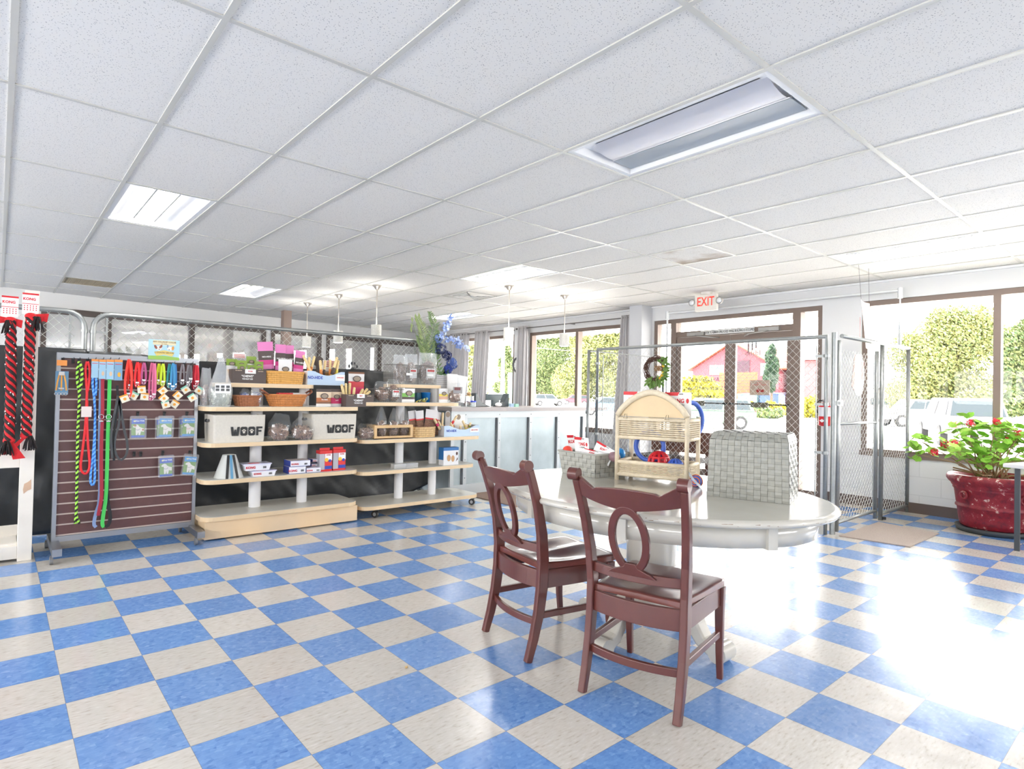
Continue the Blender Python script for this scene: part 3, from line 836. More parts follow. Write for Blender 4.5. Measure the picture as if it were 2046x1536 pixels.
bd = gabled('shop_building', 'low pale shop building with red sign band seen through the narrow window', 112, 122, 106, 122, 4.2, 5.6, mat('pale stucco', (120, 100, 88), .8), mat('terracotta', (116, 66, 50), .8))
bd = gabled('shop_building', 'low white building behind the gate with dark window', 80, 88, fx(1800, 770, 80).y, fx(1740, 770, 80).y - .5, fx(1780, 778, 80).z - G0, fx(1780, 776, 80).z - G0, mat('white stucco', (120, 118, 112), .8), mat('grey roof', (84, 84, 84), .8))
pane_on(bd, .8, 3.2, 1.2, 2.0); pane_on(bd, 4.0, 6.4, 1.2, 2.0)
g = MB(); g.lathe([(.18, 0), (.12, 3.0), (.10, 5.2)], n=10); o = g.build('sign_pole', mat('green grey pole', (104, 126, 118), .6)); o.location = (24, 25.6, G0); tag(o, 'tall green grey pole standing outside the narrow window', 'pole')
g = MB(); g.box(-.15, .15, -.7, .7, 0, 3.0); o = g.build('sign_pylon', mat('green pylon', (98, 122, 112), .6)); o.location = (24.4, 24.7, G0); tag(o, 'broad green grey pylon beside the tall pole outside', 'sign')

# vehicles
TYRE = mat('tyre', (26, 26, 27), .8); RIM = mat('wheel rim', (130, 130, 134), .4, .5); VGL = mat('car glass', (40, 48, 52), .35, spec=.2)
def vehicle(name, label, loc, rz, paint, prof, cab, L, W, wheels, wr=.36, cat='car', lamp=True):
    """prof: side outline of the lower body (x, z); cab: outline of the cabin"""
    t = thing(name, label, cat, (loc[0], loc[1], G0), rz)
    g = MB(); Yx = Matrix.Rotation(PI / 2, 4, 'X')
    def ext(pl, hw0, hw1, m_):
        n = len(pl); zmin = min(p[1] for p in pl); zmax = max(p[1] for p in pl); vs = []
        for sg in (-1, 1):
            for p in pl:
                k = (p[1] - zmin) / (zmax - zmin); vs.append((p[0], sg * (hw0 + (hw1 - hw0) * k), p[1]))
        fs = [tuple(range(n)), tuple(range(2 * n - 1, n - 1, -1))] + [(i, n + i, n + (i + 1) % n, (i + 1) % n) for i in range(n)]
        g.m = m_; g.add(vs, fs)
    ext(prof, W / 2, W / 2 - .05, 0)
    ext(cab, W / 2 - .06, W / 2 - .22, 0)
    g.build('body', [paint], t, bevel=.05, seg=3)
    # glass: side, front, rear slabs slightly proud
    zb, zt = min(p[1] for p in cab), max(p[1] for p in cab); xs_ = [p[0] for p in cab]
    def lerp(k): return W / 2 - .06 + (-.16) * k
    lo = [p for p in cab if p[1] < zb + .05]; hi = [p for p in cab if p[1] > zt - .12]
    xl0, xl1 = min(p[0] for p in lo), max(p[0] for p in lo); xh0, xh1 = min(p[0] for p in hi), max(p[0] for p in hi)
    def at(u, k): return (xl0 + (xh0 - xl0) * k) * (1 - u) + (xl1 + (xh1 - xl1) * k) * u
    for sg in (-1, 1):
        for u0, u1 in ((.06, .48), (.52, .94)):
            q = MB(); k0, k1 = .14, .84
            q.slab([(at(u0, k0), sg * (lerp(k0) + .004), zb + (zt - zb) * k0), (at(u1, k0), sg * (lerp(k0) + .004), zb + (zt - zb) * k0), (at(u1, k1), sg * (lerp(k1) + .004), zb + (zt - zb) * k1), (at(u0, k1), sg * (lerp(k1) + .004), zb + (zt - zb) * k1)], (0, sg, 0), .01)
            q.build('side_window', VGL, t)
    for u, e in ((0, -1), (1, 1)):
        q = MB(); k0, k1 = .12, .86
        q.slab([(at(u, k0) + e * .006, -lerp(k0) + .08, zb + (zt - zb) * k0), (at(u, k0) + e * .006, lerp(k0) - .08, zb + (zt - zb) * k0), (at(u, k1) + e * .006, lerp(k1) - .08, zb + (zt - zb) * k1), (at(u, k1) + e * .006, -lerp(k1) + .08, zb + (zt - zb) * k1)], (e, 0, .3), .012)
        q.build('windscreen' if e > 0 else 'rear_window', VGL, t)
    for wx in wheels:
        for sg in (-1, 1):
            q = MB(); xf = Matrix.Translation((wx, sg * (W / 2 - .1), wr)) @ Matrix.Rotation(PI / 2, 4, 'X')
            q.cyl((0, 0), wr, -.12, .12, 22, xf=xf); w_ = q.build('wheel', TYRE, t)
            q = MB(); q.cyl((0, 0), wr * .62, -.13, .13, 16, xf=xf)
            for k in range(5):
                a = 2 * PI * k / 5; q.box(0, wr * .55, -.03, .03, -.135, .135, xf @ Matrix.Rotation(a, 4, 'Z'))
            q.build('rim', RIM, w_)
    xmin, xmax = min(p[0] for p in prof), max(p[0] for p in prof)
    for sg in (-1, 1):
        q = MB(); q.box(xmin - .02, xmin + .02, sg * (W / 2 - .28) - .1, sg * (W / 2 - .28) + .1, .75, 1.0); q.build('tail_light', mat('tail light', (150, 60, 60), .4), t)
        q = MB(); q.box(xmax - .02, xmax + .02, sg * (W / 2 - .3) - .15, sg * (W / 2 - .3) + .15, .62, .78); q.build('headlight', mat('headlight', (190, 190, 190), .2), t)
    return t
suvp = [(-2.3, .35), (-2.35, .95), (2.1, .98), (2.35, .8), (2.38, .35)]; suvc = [(-2.25, .95), (-2.0, 1.62), (.5, 1.66), (1.25, .98)]
pickp = [(-2.9, .5), (-2.95, 1.12), (2.6, 1.15), (2.85, .95), (2.85, .48)]; pickc = [(-.7, 1.1), (-.55, 1.82), (1.0, 1.84), (1.65, 1.14)]
WCAR = mat('white car paint', (84, 84, 86), .35); RCAR = mat('maroon car paint', (96, 32, 46), .3); TCAR = mat('pale blue and white van wrap', (66, 92, 112), .4); GCAR = mat('pale green car paint', (74, 100, 80), .4)
vehicle('pickup_truck', 'white pickup truck parked side on beyond the gate', (46.8, 9.0), 2.43, WCAR, pickp, pickc, 5.8, 1.95, (-1.75, 1.95), .4, 'truck')
vehicle('station_wagon', 'big white vehicle parked with its rear window towards the shop', (29.9, 3.2), .42, WCAR, pickp, [(-2.85, 1.1), (-2.55, 1.85), (1.0, 1.87), (1.7, 1.14)], 5.8, 2.0, (-1.75, 1.95), .4)
vehicle('sports_utility', 'maroon car seen at the foot of the double window', (73.5, 66), 2.5, RCAR, suvp, suvc, 4.7, 1.8, (-1.45, 1.45))
vehicle('sedan', 'white car at the left foot of the double window', (60, 58.5), -.5, WCAR, suvp, suvc, 4.7, 1.8, (-1.45, 1.45))
vehicle('delivery_van', 'pale blue and white wrapped van behind the chain link corner', (38.7, 29.5), 2.43, TCAR, [(-2.3, .35), (-2.35, 1.05), (2.1, 1.0), (2.35, .8), (2.38, .35)], [(-2.28, 1.0), (-2.1, 1.5), (.4, 1.55), (1.2, .98)], 4.7, 1.8, (-1.45, 1.45))
vehicle('hatchback', 'pale green and white car parked outside the left glass door', (29.3, 14.35), 2.43, GCAR, suvp, suvc, 4.7, 1.8, (-1.45, 1.45))
vehicle('sedan', 'silver car at the right edge behind the big window', (44, .2), .2, mat('silver car paint', (84, 86, 90), .3), suvp, suvc, 4.7, 1.8, (-1.45, 1.45))
# ---------------------------------------------------------------- oval ring, chairs
CHW = mat('mahogany painted wood', (92, 46, 40), .36, coat=.2, noise_amt=.12, noise_scale=14)
CHWT = mat('seat wood', (108, 60, 54), .28, coat=.4, noise_amt=.15, noise_scale=30)
def chair(label, x, y, rz, lean=0):
    t = thing('dining_chair', label, 'chair', (x, y, 0), rz)
    yr = .205
    def leg_rear(sy):
        g = MB(); pts = []
        for z, xx in ((0, -.275), (.10, -.245), (.22, -.218), (.34, -.203), (.46, -.20), (.58, -.213), (.70, -.243), (.80, -.278), (.865, -.304)):
            pts.append((xx, sy * (yr + max(0, z - .5) * .075), z + max(0, z - .5) * .075))
        g.sweep(pts, .032, .045, (0, 1, 0), ds=[.034, .042, .05, .055, .055, .05, .042, .038, .036])
        # scrolled ear
        xf = Matrix.Translation((-.322, sy * (yr + .03), .914)) @ Matrix.Rotation(PI / 2, 4, 'X')
        g.cyl((0, 0), .026, -.021, .021, 20, xf=xf)
        return g
    for sy in (1, -1): leg_rear(sy).build('leg', CHW, t, bevel=.003)
    for sy in (1, -1):
        g = MB(); yy = .215
        g.sweep([(.215, sy * yy, 0), (.203, sy * yy, .12), (.198, sy * yy, .28), (.2, sy * yy, .41)], .034, .034, (0, 1, 0), ws=[.026, .03, .036, .042], ds=[.026, .03, .036, .044])
        g.build('leg', CHW, t, bevel=.003)
    # crest rail: bowed backwards, humped in the middle
    def bow(yn): return -.045 * (1 - yn * yn)       # plan bow
    g = MB(); N = 28; top = []; bot = []
    for i in range(N + 1):
        yn = -1 + 2 * i / N; a = abs(yn)
        zt = .866 + .014 * math.cos(yn * PI * .62) if a < .62 else .861 + (a - .62) / .38 * .05
        zb = .790 + .034 * a ** 1.6
        top.append(zt); bot.append(zb)
    vs = []; fs = []
    for i in range(N + 1):
        yn = -1 + 2 * i / N; yy = yn * (yr + .014)
        for z in (bot[i], top[i]):
            xb = -.262 - (z - .77) * .36 + bow(yn)
            vs += [(xb - .012, yy, z), (xb + .012, yy, z)]
    for i in range(N):
        o = i * 4; p = o + 4
        fs += [(o, p, p + 2, o + 2), (o + 1, o + 3, p + 3, p + 1), (o + 2, p + 2, p + 3, o + 3), (o, o + 1, p + 1, p)]
    fs += [(0, 2, 3, 1), (4 * N, 4 * N + 1, 4 * N + 3, 4 * N + 2)]
    g.smooth = False; g.add(vs, fs); g.build('crest_rail', CHW, t, bevel=.004)
    # lower back rail, bowed
    def rail(name, z0, z1, x0, th, bowd, yw=yr - .012, m_=CHW):
        g = MB(); vs = []; fs = []
        for i in range(N + 1):
            yn = -1 + 2 * i / N; xx = x0 + bowd * (1 - yn * yn)
            for z in (z0, z1): vs += [(xx - th / 2, yn * yw, z), (xx + th / 2, yn * yw, z)]
        for i in range(N):
            o = i * 4; p = o + 4
            fs += [(o, p, p + 2, o + 2), (o + 1, o + 3, p + 3, p + 1), (o + 2, p + 2, p + 3, o + 3), (o, o + 1, p + 1, p)]
        fs += [(0, 2, 3, 1), (4 * N, 4 * N + 1, 4 * N + 3, 4 * N + 2)]
        g.add(vs, fs); g.build(name, m_, t, bevel=.003)
    rail('back_rail', .495, .535, -.205, .024, -.04)
    rail('rear_apron', .328, .414, -.203, .022, -.035)
    rail('rear_stretcher', .158, .19, -.222, .02, -.035)
    # oval splat in the raked plane
    g = MB(); M_ = 40; outer = []; inner = []
    def pt(yy, z, off):
        xb = -.247 - (z - .53) * .235 + (z > .9) * 0
        xb = (-.249 + (z - .53) / (.79 - .53) * (-.318 + .249))
        return (xb + off, yy, z)
    vs = []
    for i in range(M_):
        a = 2 * PI * i / M_
        for ry, rz_ in ((.088, .140), (.058, .108)):
            for off in (-.010, .010):
                vs.append(pt(ry * math.cos(a),   .668 + rz_ * math.sin(a), off))
    fs = []
    for i in range(M_):
        o = i * 4; p = ((i + 1) % M_) * 4
        fs += [(o, p, p + 1, o + 1), (o + 2, o + 3, p + 3, p + 2), (o, o + 2, p + 2, p), (o + 1, p + 1, p + 3, o + 3)]
    g.add(vs, fs)
    # foot of the splat spreading on the rail
    pl = [(-.105, .520), (-.085, .535), (-.05, .548), (-.03, .556), (-.022, .572), (.022, .572), (.03, .556), (.05, .548), (.085, .535), (.105, .520)]
    g.slab([pt(a, b_, -.013) for a, b_ in pl], (1, 0, 0), .024)
    g.build('oval_splat', CHW, t, bevel=.003)
    # saddle seat
    def top_z(px_, py_): # px -1..1 back to front
        d = .016 * math.exp(-((px_ + .2) / .55) ** 2) * math.exp(-((abs(py_) - .45) / .38) ** 2)
        r = .006 * math.exp(-(py_ / .16) ** 2) * (px_ > -.2) * (px_ + .2)
        return .442 - d + r
    g = MB(); nu, nv = 26, 26; vs = []; fs = []
    def outline(u, v):
        x = -.205 + .455 * u; hw = (.192 + .045 * u)
        y_ = (v * 2 - 1) * hw
        if u > .86: y_ *= 1 - .12 * ((u - .86) / .14) ** 2
        return x, y_
    for j in range(nv + 1):
        for i in range(nu + 1):
            x, y_ = outline(i / nu, j / nv); e = min(i, nu - i, j, nv - j)
            vs.append((x, y_, top_z(2 * i / nu - 1, 2 * j / nv - 1) - (.004 if e == 0 else 0)))
    K = len(vs)
    for j in range(nv + 1):
        for i in range(nu + 1):
            x, y_ = outline(i / nu, j / nv); vs.append((x, y_, .414))
    W_ = nu + 1
    for j in range(nv):
        for i in range(nu):
            a = j * W_ + i; fs.append((a, a + 1, a + W_ + 1, a + W_)); fs.append((K + a, K + a + W_, K + a + W_ + 1, K + a + 1))
    for i in range(nu): fs += [(i, K + i, K + i + 1, i + 1), (nv * W_ + i, nv * W_ + i + 1, K + nv * W_ + i + 1, K + nv * W_ + i)]
    for j in range(nv): a = j * W_; fs += [(a, a + W_, K + a + W_, K + a), (a + nu, K + a + nu, K + a + nu + W_, a + nu + W_)]
    g.smooth = False; g.add(vs, fs)
    for q in range(len(g.sm)): g.sm[q] = q < 2 * nu * nv
    g.build('seat', CHWT, t)
    g = MB()
    for sy in (1, -1): g.sweep([(-.185, sy * .2, .37), (.185, sy * .212, .37)], .02, .085, (0, 1, 0))
    g.sweep([(.2, -.2, .37), (.2, .2, .37)], .085, .02, (0, 0, 1))
    g.build('apron', CHW, t)
    for sy in (1, -1):
        g = MB(); g.sweep([(-.205, sy * .204, .205), (.195, sy * .214, .205)], .02, .03, (0, 1, 0)); g.build('stretcher', CHW, t, bevel=.002)
    return t
# rear feet midpoint + facing
def put_chair(label, r1, r2, f1=None):
    r1 = Vector(r1 + (0,)); r2 = Vector(r2 + (0,)); d = (r1 - r2).normalized(); fwd = Vector((d.y, -d.x, 0))
    mid = (r1 + r2) / 2; c = mid + fwd * .27
    chair(label, c.x, c.y, math.atan2(fwd.y, fwd.x))
put_chair('dark red wooden oval back chair farther from the camera, its seat catching window light', (1.735, -1.05), (1.665, -1.465))
put_chair('nearer dark red wooden oval back chair turned away in front of the white table', (1.66, -1.80), (1.755, -2.207))

# ---------------------------------------------------------------- oval pedestal table
TBM = mat('worn white furniture paint', (196, 192, 182), .16, coat=.4, noise_amt=.05, noise_scale=8)
TBX, TBY, TA, TB_, TZ = 2.38, -1.615, .705, .89, .765
t = thing('pedestal_table', 'large oval off white pedestal table with worn edge and scrolled feet', 'table', (TBX, TBY, 0))
t_table = t
def ell(a, b_, n=72): return [(a * math.cos(2 * PI * i / n), b_ * math.sin(2 * PI * i / n)) for i in range(n)]
g = MB(); g.lathe([(.965, -.034), (.99, -.030), (1.0, -.02), (1.0, -.012), (.988, -.003), (.97, 0)], (0, 0, TZ), 72, sx=TA, sy=TB_)
g.build('tabletop', TBM, t)
g = MB(); g.lathe([(.90, -.125), (.905, -.034)], (0, 0, TZ), 72, sx=TA, sy=TB_)
for a in (.35, 1.2, 1.95, 2.79, 3.5, 4.34, 5.1, 5.93):
    x, y = .905 * TA * math.cos(a), .905 * TB_ * math.sin(a)
    nrm = Vector((math.cos(a) / TA, math.sin(a) / TB_, 0)).normalized(); tg = Vector((-nrm.y, nrm.x, 0))
    g.box(-.022, .022, -.012, .02, TZ - .13, TZ - .034, frame_xf((x, y, 0), tg))
g.build('apron', TBM, t)
g = MB()
WORN = mat('bare wood chips', (120, 92, 70), .7)
rnd = random.Random(5)
for k in range(46):
    a = PI + rnd.uniform(-1.3, 1.6); L = rnd.uniform(.004, .03); r_ = 1.0005
    for q in range(1):
        x0, y0 = TA * r_ * math.cos(a), TB_ * r_ * math.sin(a); x1, y1 = TA * r_ * math.cos(a + L), TB_ * r_ * math.sin(a + L)
        z = TZ - .016 - rnd.uniform(-.003, .006)
        g.quad((x0, y0, z), (x1, y1, z), (x1, y1, z + rnd.uniform(.001, .003)), (x0, y0, z + .001))
g.build('edge_wear', WORN, t)
g = MB(); g.lathe([(.20, .16), (.19, .20), (.15, .24), (.155, .27), (.14, .285), (.15, .30), (.135, .315), (.128, .34), (.128, .58), (.15, .64), (.17, .641)], n=32); g.build('pedestal', TBM, t)
for k in range(4):
    a = PI / 2 * k + .02; ux = Vector((math.cos(a), math.sin(a), 0)); g = MB(); side = Vector((-ux.y, ux.x, 0))
    pts = [(.10, .27), (.17, .255), (.23, .20), (.27, .13), (.31, .075), (.36, .047), (.40, .045)]
    g.sweep([ux * p + Vector((0, 0, z)) for p, z in pts], .08, .06, side, ds=[.11, .10, .085, .07, .065, .06, .05])
    xf = frame_xf(ux * .405 + Vector((0, 0, .047)), ux, side)
    g.cyl((0, 0), .046, -.052, .052, 22, xf=xf)
    g.build('leg', TBM, t, bevel=.004)

# ---------------------------------------------------------------- woven things
def weave(g, corners_lo, corners_hi, cols, rows, amp=.004, m0=0, gap=.03, odd_shift=False):
    """one flat side as basket weave cells; corners = (left, right)"""
    a0, a1 = Vector(corners_lo[0]), Vector(corners_lo[1]); b0, b1 = Vector(corners_hi[0]), Vector(corners_hi[1])
    nrm = (a1 - a0).cross(b0 - a0).normalized()
    P = lambda u, v, o: a0 * (1 - u) * (1 - v) + a1 * u * (1 - v) + b0 * (1 - u) * v + b1 * u * v + nrm * o
    for j in range(rows):
        for i in range(cols):
            over = (i + j) % 2 == 0
            u0, u1, v0, v1 = i / cols, (i + 1) / cols, j / rows, (j + 1) / rows
            du, dv = (u1 - u0), (v1 - v0)
            gu, gv = (gap * du * .4, gap * dv) if over else (gap * du, gap * dv * .4)
            e = amp * .2; tt = amp if over else amp * .7
            vs = [P(u0 + gu, v0 + gv, e if over else e), P(u1 - gu, v0 + gv, e), P(u1 - gu, v1 - gv, e), P(u0 + gu, v1 - gv, e)]
            if over: mid = [P(u0 + du * .5, v0 + gv, tt), P(u0 + du * .5, v1 - gv, tt)]; g.add(vs + mid, [(0, 4, 5, 3), (4, 1, 2, 5)])
            else: mid = [P(u0 + gu, v0 + dv * .5, tt), P(u1 - gu, v0 + dv * .5, tt)]; g.add(vs + mid, [(0, 1, 5, 4), (4, 5, 2, 3)])
    g.m = 1
    g.add([P(0, 0, -.004), P(1, 0, -.004), P(1, 1, -.004), P(0, 1, -.004)], [(0, 1, 2, 3)])
    g.m = 0
STRAP = mat('grey woven strap', (150, 150, 142), .42, noise_amt=.06)
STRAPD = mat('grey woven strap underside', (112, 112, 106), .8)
STRAPG = mat('pale grey woven strap', (172, 172, 164), .42, noise_amt=.06)
def woven_box(t, c, ux, w, d, z0, z1, cols, colsd, rows, taper=0, m_=STRAP, open_top=True, rim=True, lid=0.0):
    ux = Vector(ux).normalized(); uy = Vector((-ux.y, ux.x, 0)); c = Vector(c)
    lo = [c + ux * (sx * (w / 2 - taper)) + uy * (sy * (d / 2 - taper)) for sx, sy in ((-1, -1), (1, -1), (1, 1), (-1, 1))]
    hi = [c + ux * (sx * w / 2) + uy * (sy * d / 2) for sx, sy in ((-1, -1), (1, -1), (1, 1), (-1, 1))]
    lo = [Vector((p.x, p.y, z0)) for p in lo]; hi = [Vector((p.x, p.y, z1)) for p in hi]
    g = MB()
    for k in range(4):
        k2 = (k + 1) % 4; weave(g, (lo[k], lo[k2]), (hi[k], hi[k2]), cols if k % 2 == 0 else colsd, rows)
    ins = .006
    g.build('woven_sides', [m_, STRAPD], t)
    g = MB()
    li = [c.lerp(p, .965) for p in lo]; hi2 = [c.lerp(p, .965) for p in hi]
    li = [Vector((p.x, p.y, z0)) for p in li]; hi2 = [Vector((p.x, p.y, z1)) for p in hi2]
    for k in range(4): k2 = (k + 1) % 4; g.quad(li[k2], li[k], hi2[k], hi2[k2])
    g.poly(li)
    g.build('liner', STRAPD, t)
    if rim:
        g = MB(); g.tube([p + Vector((0, 0, 0)) for p in hi], .006, 8, closed=True); g.build('rim', m_, t)
    return lo, hi
# tall grey woven hamper lying upside down on the table (lid side up)
fd = Vector((.36, -.2, 0)).normalized(); pd = Vector((-fd.y, fd.x, 0))
A_ = fz(1416, 990, TZ); B_ = fz(1574, 1007, TZ); fd = (B_ - A_).normalized(); pd = Vector((-fd.y, fd.x, 0)); WB = (B_ - A_).length; DB = .26
cc = (A_ + B_) / 2 + pd * DB / 2
t = thing('woven_hamper', 'tall grey woven strap box standing at the end of the white table', 'storage box', (0, 0, 0))
zt = upz(1411, 876, A_.x, A_.y)
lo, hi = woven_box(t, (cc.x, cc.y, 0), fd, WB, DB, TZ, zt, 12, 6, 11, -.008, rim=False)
g = MB(); s_ = .035
tp = [hi[0] + fd * .012 + pd * s_ * .9, hi[1] - fd * .012 + pd * s_ * .9, hi[2] - fd * .012 - pd * .0, hi[3] + fd * .012 - pd * .0]; tp = [p + Vector((0, 0, s_)) for p in tp]
weave(g, (hi[0], hi[1]), (tp[0], tp[1]), 12, 2); weave(g, (tp[0], tp[1]), (tp[3], tp[2]), 12, 4)
weave(g, (hi[1], hi[2]), (tp[1], tp[2]), 6, 1); weave(g, (hi[2], hi[3]), (tp[2], tp[3]), 12, 1); weave(g, (hi[3], hi[0]), (tp[3], tp[0]), 6, 1)
g.build('lid', [STRAP, STRAPD], t)

# shallow grey woven basket of boxed toys
A_ = fz(1122, 944, TZ); ux = (Vector((2.385, -1.215, 0)) - Vector((A_.x, A_.y, 0)))
Bk = Vector((2.385, -1.215, TZ)); fd = (Bk - A_); WBk = fd.length; fd.normalize(); pd = Vector((-fd.y, fd.x, 0)); DBk = .27
cb = (A_ + Bk) / 2 + pd * DBk / 2
tb = thing('woven_basket', 'open grey woven strap basket filled with carded dog toys on the table', 'basket', (0, 0, 0))
zb1 = TZ + .135
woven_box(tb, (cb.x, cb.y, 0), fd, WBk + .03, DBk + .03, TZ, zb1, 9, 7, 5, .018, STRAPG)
BASK = dict(c=cb, fd=fd, pd=pd, w=WBk, d=DBk, z=zb1)

# ---------------------------------------------------------------- wicker two tier stand
WICK = mat('cream wicker', (218, 204, 178), .55, noise_amt=.1, noise_scale=50); WICKP = mat('pale plywood arch', (216, 192, 152), .5, noise_amt=.08, noise_scale=10)
A_ = fz(1232, 958, TZ); B_ = fz(1371, 972, TZ); ux = (B_ - A_); WW = ux.length; ux.normalize(); uy = Vector((-ux.y, ux.x, 0)); WD = .22
X_ = frame_xf((A_.x, A_.y, TZ), ux)
t = thing('wicker_stand', 'cream wicker two tier stand with arched wooden back on the white table', 'display stand', (A_.x, A_.y, TZ)); t.matrix_world = X_
zA = upz(1372, 900, B_.x, B_.y) - TZ
zu0 = upz(1235, 872, A_.x, A_.y) - TZ; zu1 = upz(1240, 836, A_.x, A_.y) - TZ; zl1 = upz(1233, 921, A_.x, A_.y) - TZ; ztop = upz(1303, 784, (A_.x + B_.x) / 2, (A_.y + B_.y) / 2) - TZ
for sx, sy in ((0, 0), (1, 0), (1, 1), (0, 1)):
    g = MB(); x = sx * WW; y = sy * WD; h = zu1 + .02
    g.tube([(x, y, 0), (x, y, h)], .0125, 10)
    g.build('post', WICK, t)
def wick_tray(name, z0, z1):
    g = MB()
    for (xa, ya, xb, yb) in ((0, 0, WW, 0), (WW, 0, WW, WD), (WW, WD, 0, WD), (0, WD, 0, 0)):
        L = math.hypot(xb - xa, yb - ya); nx = (yb - ya) / L; ny = -(xb - xa) / L; rows = 9; n = int(L / .0085)
        for j in range(rows):
            z = z0 + (z1 - z0) * (j + .5) / rows
            g.tube([(xa + (xb - xa) * i / n + nx * .0055 * math.cos(PI * (i / 2.0)), ya + (yb - ya) * i / n + ny * .0055 * math.cos(PI * (i / 2.0)), z) for i in range(n + 1)], (z1 - z0) / rows * .44, 5)
        for zz in (z0, z1): g.tube([(xa, ya, zz), (xb, yb, zz)], .011, 8)
    g.box(0, WW, 0, WD, z0, z0 + .006)
    g.build(name, WICK, t)
wick_tray('lower_basket', .035, zl1); wick_tray('upper_basket', zu0, zu1)
g = MB(); N = 24; ar = []
for i in range(N + 1):
    u = i / N; s2 = abs(2 * u - 1); ar.append((u * WW, zu1 + .02 + (ztop - zu1 - .02) * (1 - s2 ** 1.75) ** .8))
pts = [(x, 0, z) for x, z in ar]
g.tube(pts, .017, 10); g.build('arch_rim', WICK, t)
g = MB(); g.slab([(x, .004, z - .004) for x, z in ar] , (0, 1, 0), .008); g.build('arch_panel', WICKP, t)
for u in (.14, .74):
    g = MB(); g.tube([(u * WW - .004, -.018, zu1 + .03), (u * WW - .012, -.022, zu1 + .005), (u * WW + .01, -.022, zu1 + .004), (u * WW + .006, -.018, zu1 + .03)], .0016, 5); g.build('wire_loop', mat('wire', (120, 110, 90), .5, .5), t)
WST = dict(X=X_, W=WW, D=WD, zl=zl1, zu=zu1)

def torus(g, c, R_, r_, ux, uz, n=36):
    ux = Vector(ux).normalized(); uz = Vector(uz).normalized(); c = Vector(c)
    g.tube([c + ux * (R_ * math.cos(2 * PI * k / n)) + uz * (R_ * math.sin(2 * PI * k / n)) for k in range(n)], r_, 10, closed=True); return g
RUB = mat('blue rubber', (62, 98, 190), .45); RUBR = mat('red rubber', (200, 34, 44), .4); RUBP = mat('purple rubber', (120, 70, 160), .45)
def wloc(x, y, z): return X_ @ Vector((x, y, z))
g = MB(); torus(g, wloc(.145, WD * .60, zl1 + .085), .082, .0135, ux, (0, 0, 1)); tag(g.build('ring_toy', RUB), 'upright blue ring toy standing in the lower tier of the wicker stand', 'dog toy')
def hol_ball(name, label, c, r, m_):
    g = MB(); 
    for k in range(5):
        a = PI * k / 5; torus(g, c, r, r * .14, (math.cos(a), math.sin(a), 0), (0, 0, 1), 24)
    for z in (-.5, 0, .5):
        rr = math.sqrt(1 - z * z) * r; torus(g, Vector(c) + Vector((0, 0, z * r)), rr, r * .14, (1, 0, 0), (0, 1, 0), 24)
    tag(g.build(name, m_), label, 'dog toy')
hol_ball('lattice_ball', 'red open lattice ball in the lower tier of the wicker stand', wloc(.215, .09, .035 + .006 + .066), .058, RUBR)
hol_ball('lattice_ball', 'blue open lattice ball beside the red one in the wicker stand', wloc(.315, .07, .035 + .006 + .05), .042, RUB)
g = MB(); torus(g, wloc(WW - .03, WD - .05, zu1 + .0), .10, .013, uy * .9 + ux * .4, (0, 0, 1)); tag(g.build('ring_toy', RUB), 'blue ring toy sticking out of the back of the upper wicker tier', 'dog toy')
g = MB(); c = wloc(WW + .045, .03, .03)
g.ball(c, .032, 16); o = g.build('rope_ball', RUB); tag(o, 'small blue and orange ball with a clear strap on the table by the wicker stand', 'dog toy')
OR = mat('orange rubber', (214, 110, 60), .5)
g = MB(); torus(g, c, .0322, .004, ux, (0, 0, 1), 24); torus(g, c - uy * .02, .022, .004, ux, (0, 0, 1), 24); torus(g, c - uy * .03, .009, .004, ux, (0, 0, 1), 16); g.build('stripe', OR, o)
g = MB(); g.strap([c + Vector((0, 0, .065)) - ux * .06 - uy * .01, c - uy * .036 + Vector((0, 0, .005)), c + ux * .04 - uy * .036 - Vector((0, 0, .03))], .014, .001, (0, 0, 1)); g.build('clear_strap', clear('strap film', (200, 220, 240), .4), o)

def toy_card(name, label, c, ux_, up, w, h, big=True, brand='KONG', sub=None, tear=False):
    """white backing card with red band, red lettering and a hang hole"""
    ux_ = Vector(ux_).normalized(); up = Vector(up).normalized(); n = ux_.cross(up); c = Vector(c)
    g = MB(); g.slab([c + ux_ * (w * a) + up * (h * b_) - n * .0009 for a, b_ in ((-.5, -.5), (.5, -.5), (.5, .5), (-.5, .5))], n, .0018)
    o = g.build(name, WHITEP); tag(o, label, 'dog toy')
    g = MB(); e = n * .0012
    g.slab([c + ux_ * (w * a) + up * (h * b_) + e for a, b_ in ((-.5, .38), (.0, .38), (.06, .5), (-.5, .5))], n, .0006); g.build('red_band', REDP, o)
    g = MB(); g.slab([c + ux_ * (w * a) + up * (h * b_) + e for a, b_ in ((.05, .42), (.2, .42), (.2, .46), (.05, .46))], n, .0006); g.build('hang_slot', mat('slot', (120, 120, 120), .6), o)
    text(brand, h * .20, REDP, c + ux_ * (-.03 * w) + up * (h * .2) + e, ux_, up, o, bold=.03, sx=.85)
    if sub: text(sub, h * .09, mat('grey print', (90, 90, 90), .6), c + up * (h * .06) + e, ux_, up, o)
    g = MB(); 
    g.slab([c + ux_ * (w * .36 + h * .05 * math.cos(2 * PI * k / 14)) + up * (h * .21 + h * .085 * math.sin(2 * PI * k / 14)) + e for k in range(14)], n, .0006); g.build('emblem', REDP, o)
    return o
for k, (u_, v_, lb) in enumerate(((1270, 800, 'white toy card with red lettering showing left of the wicker arch'), (1345, 802, 'white toy card with red lettering showing right of the wicker arch'))):
    c = wloc(.085 if k == 0 else .325, .06, zu1 + .075); toy_card('toy_card', lb, c, ux, (0, 0, 1), .15, .16, sub='SIGNATURE')
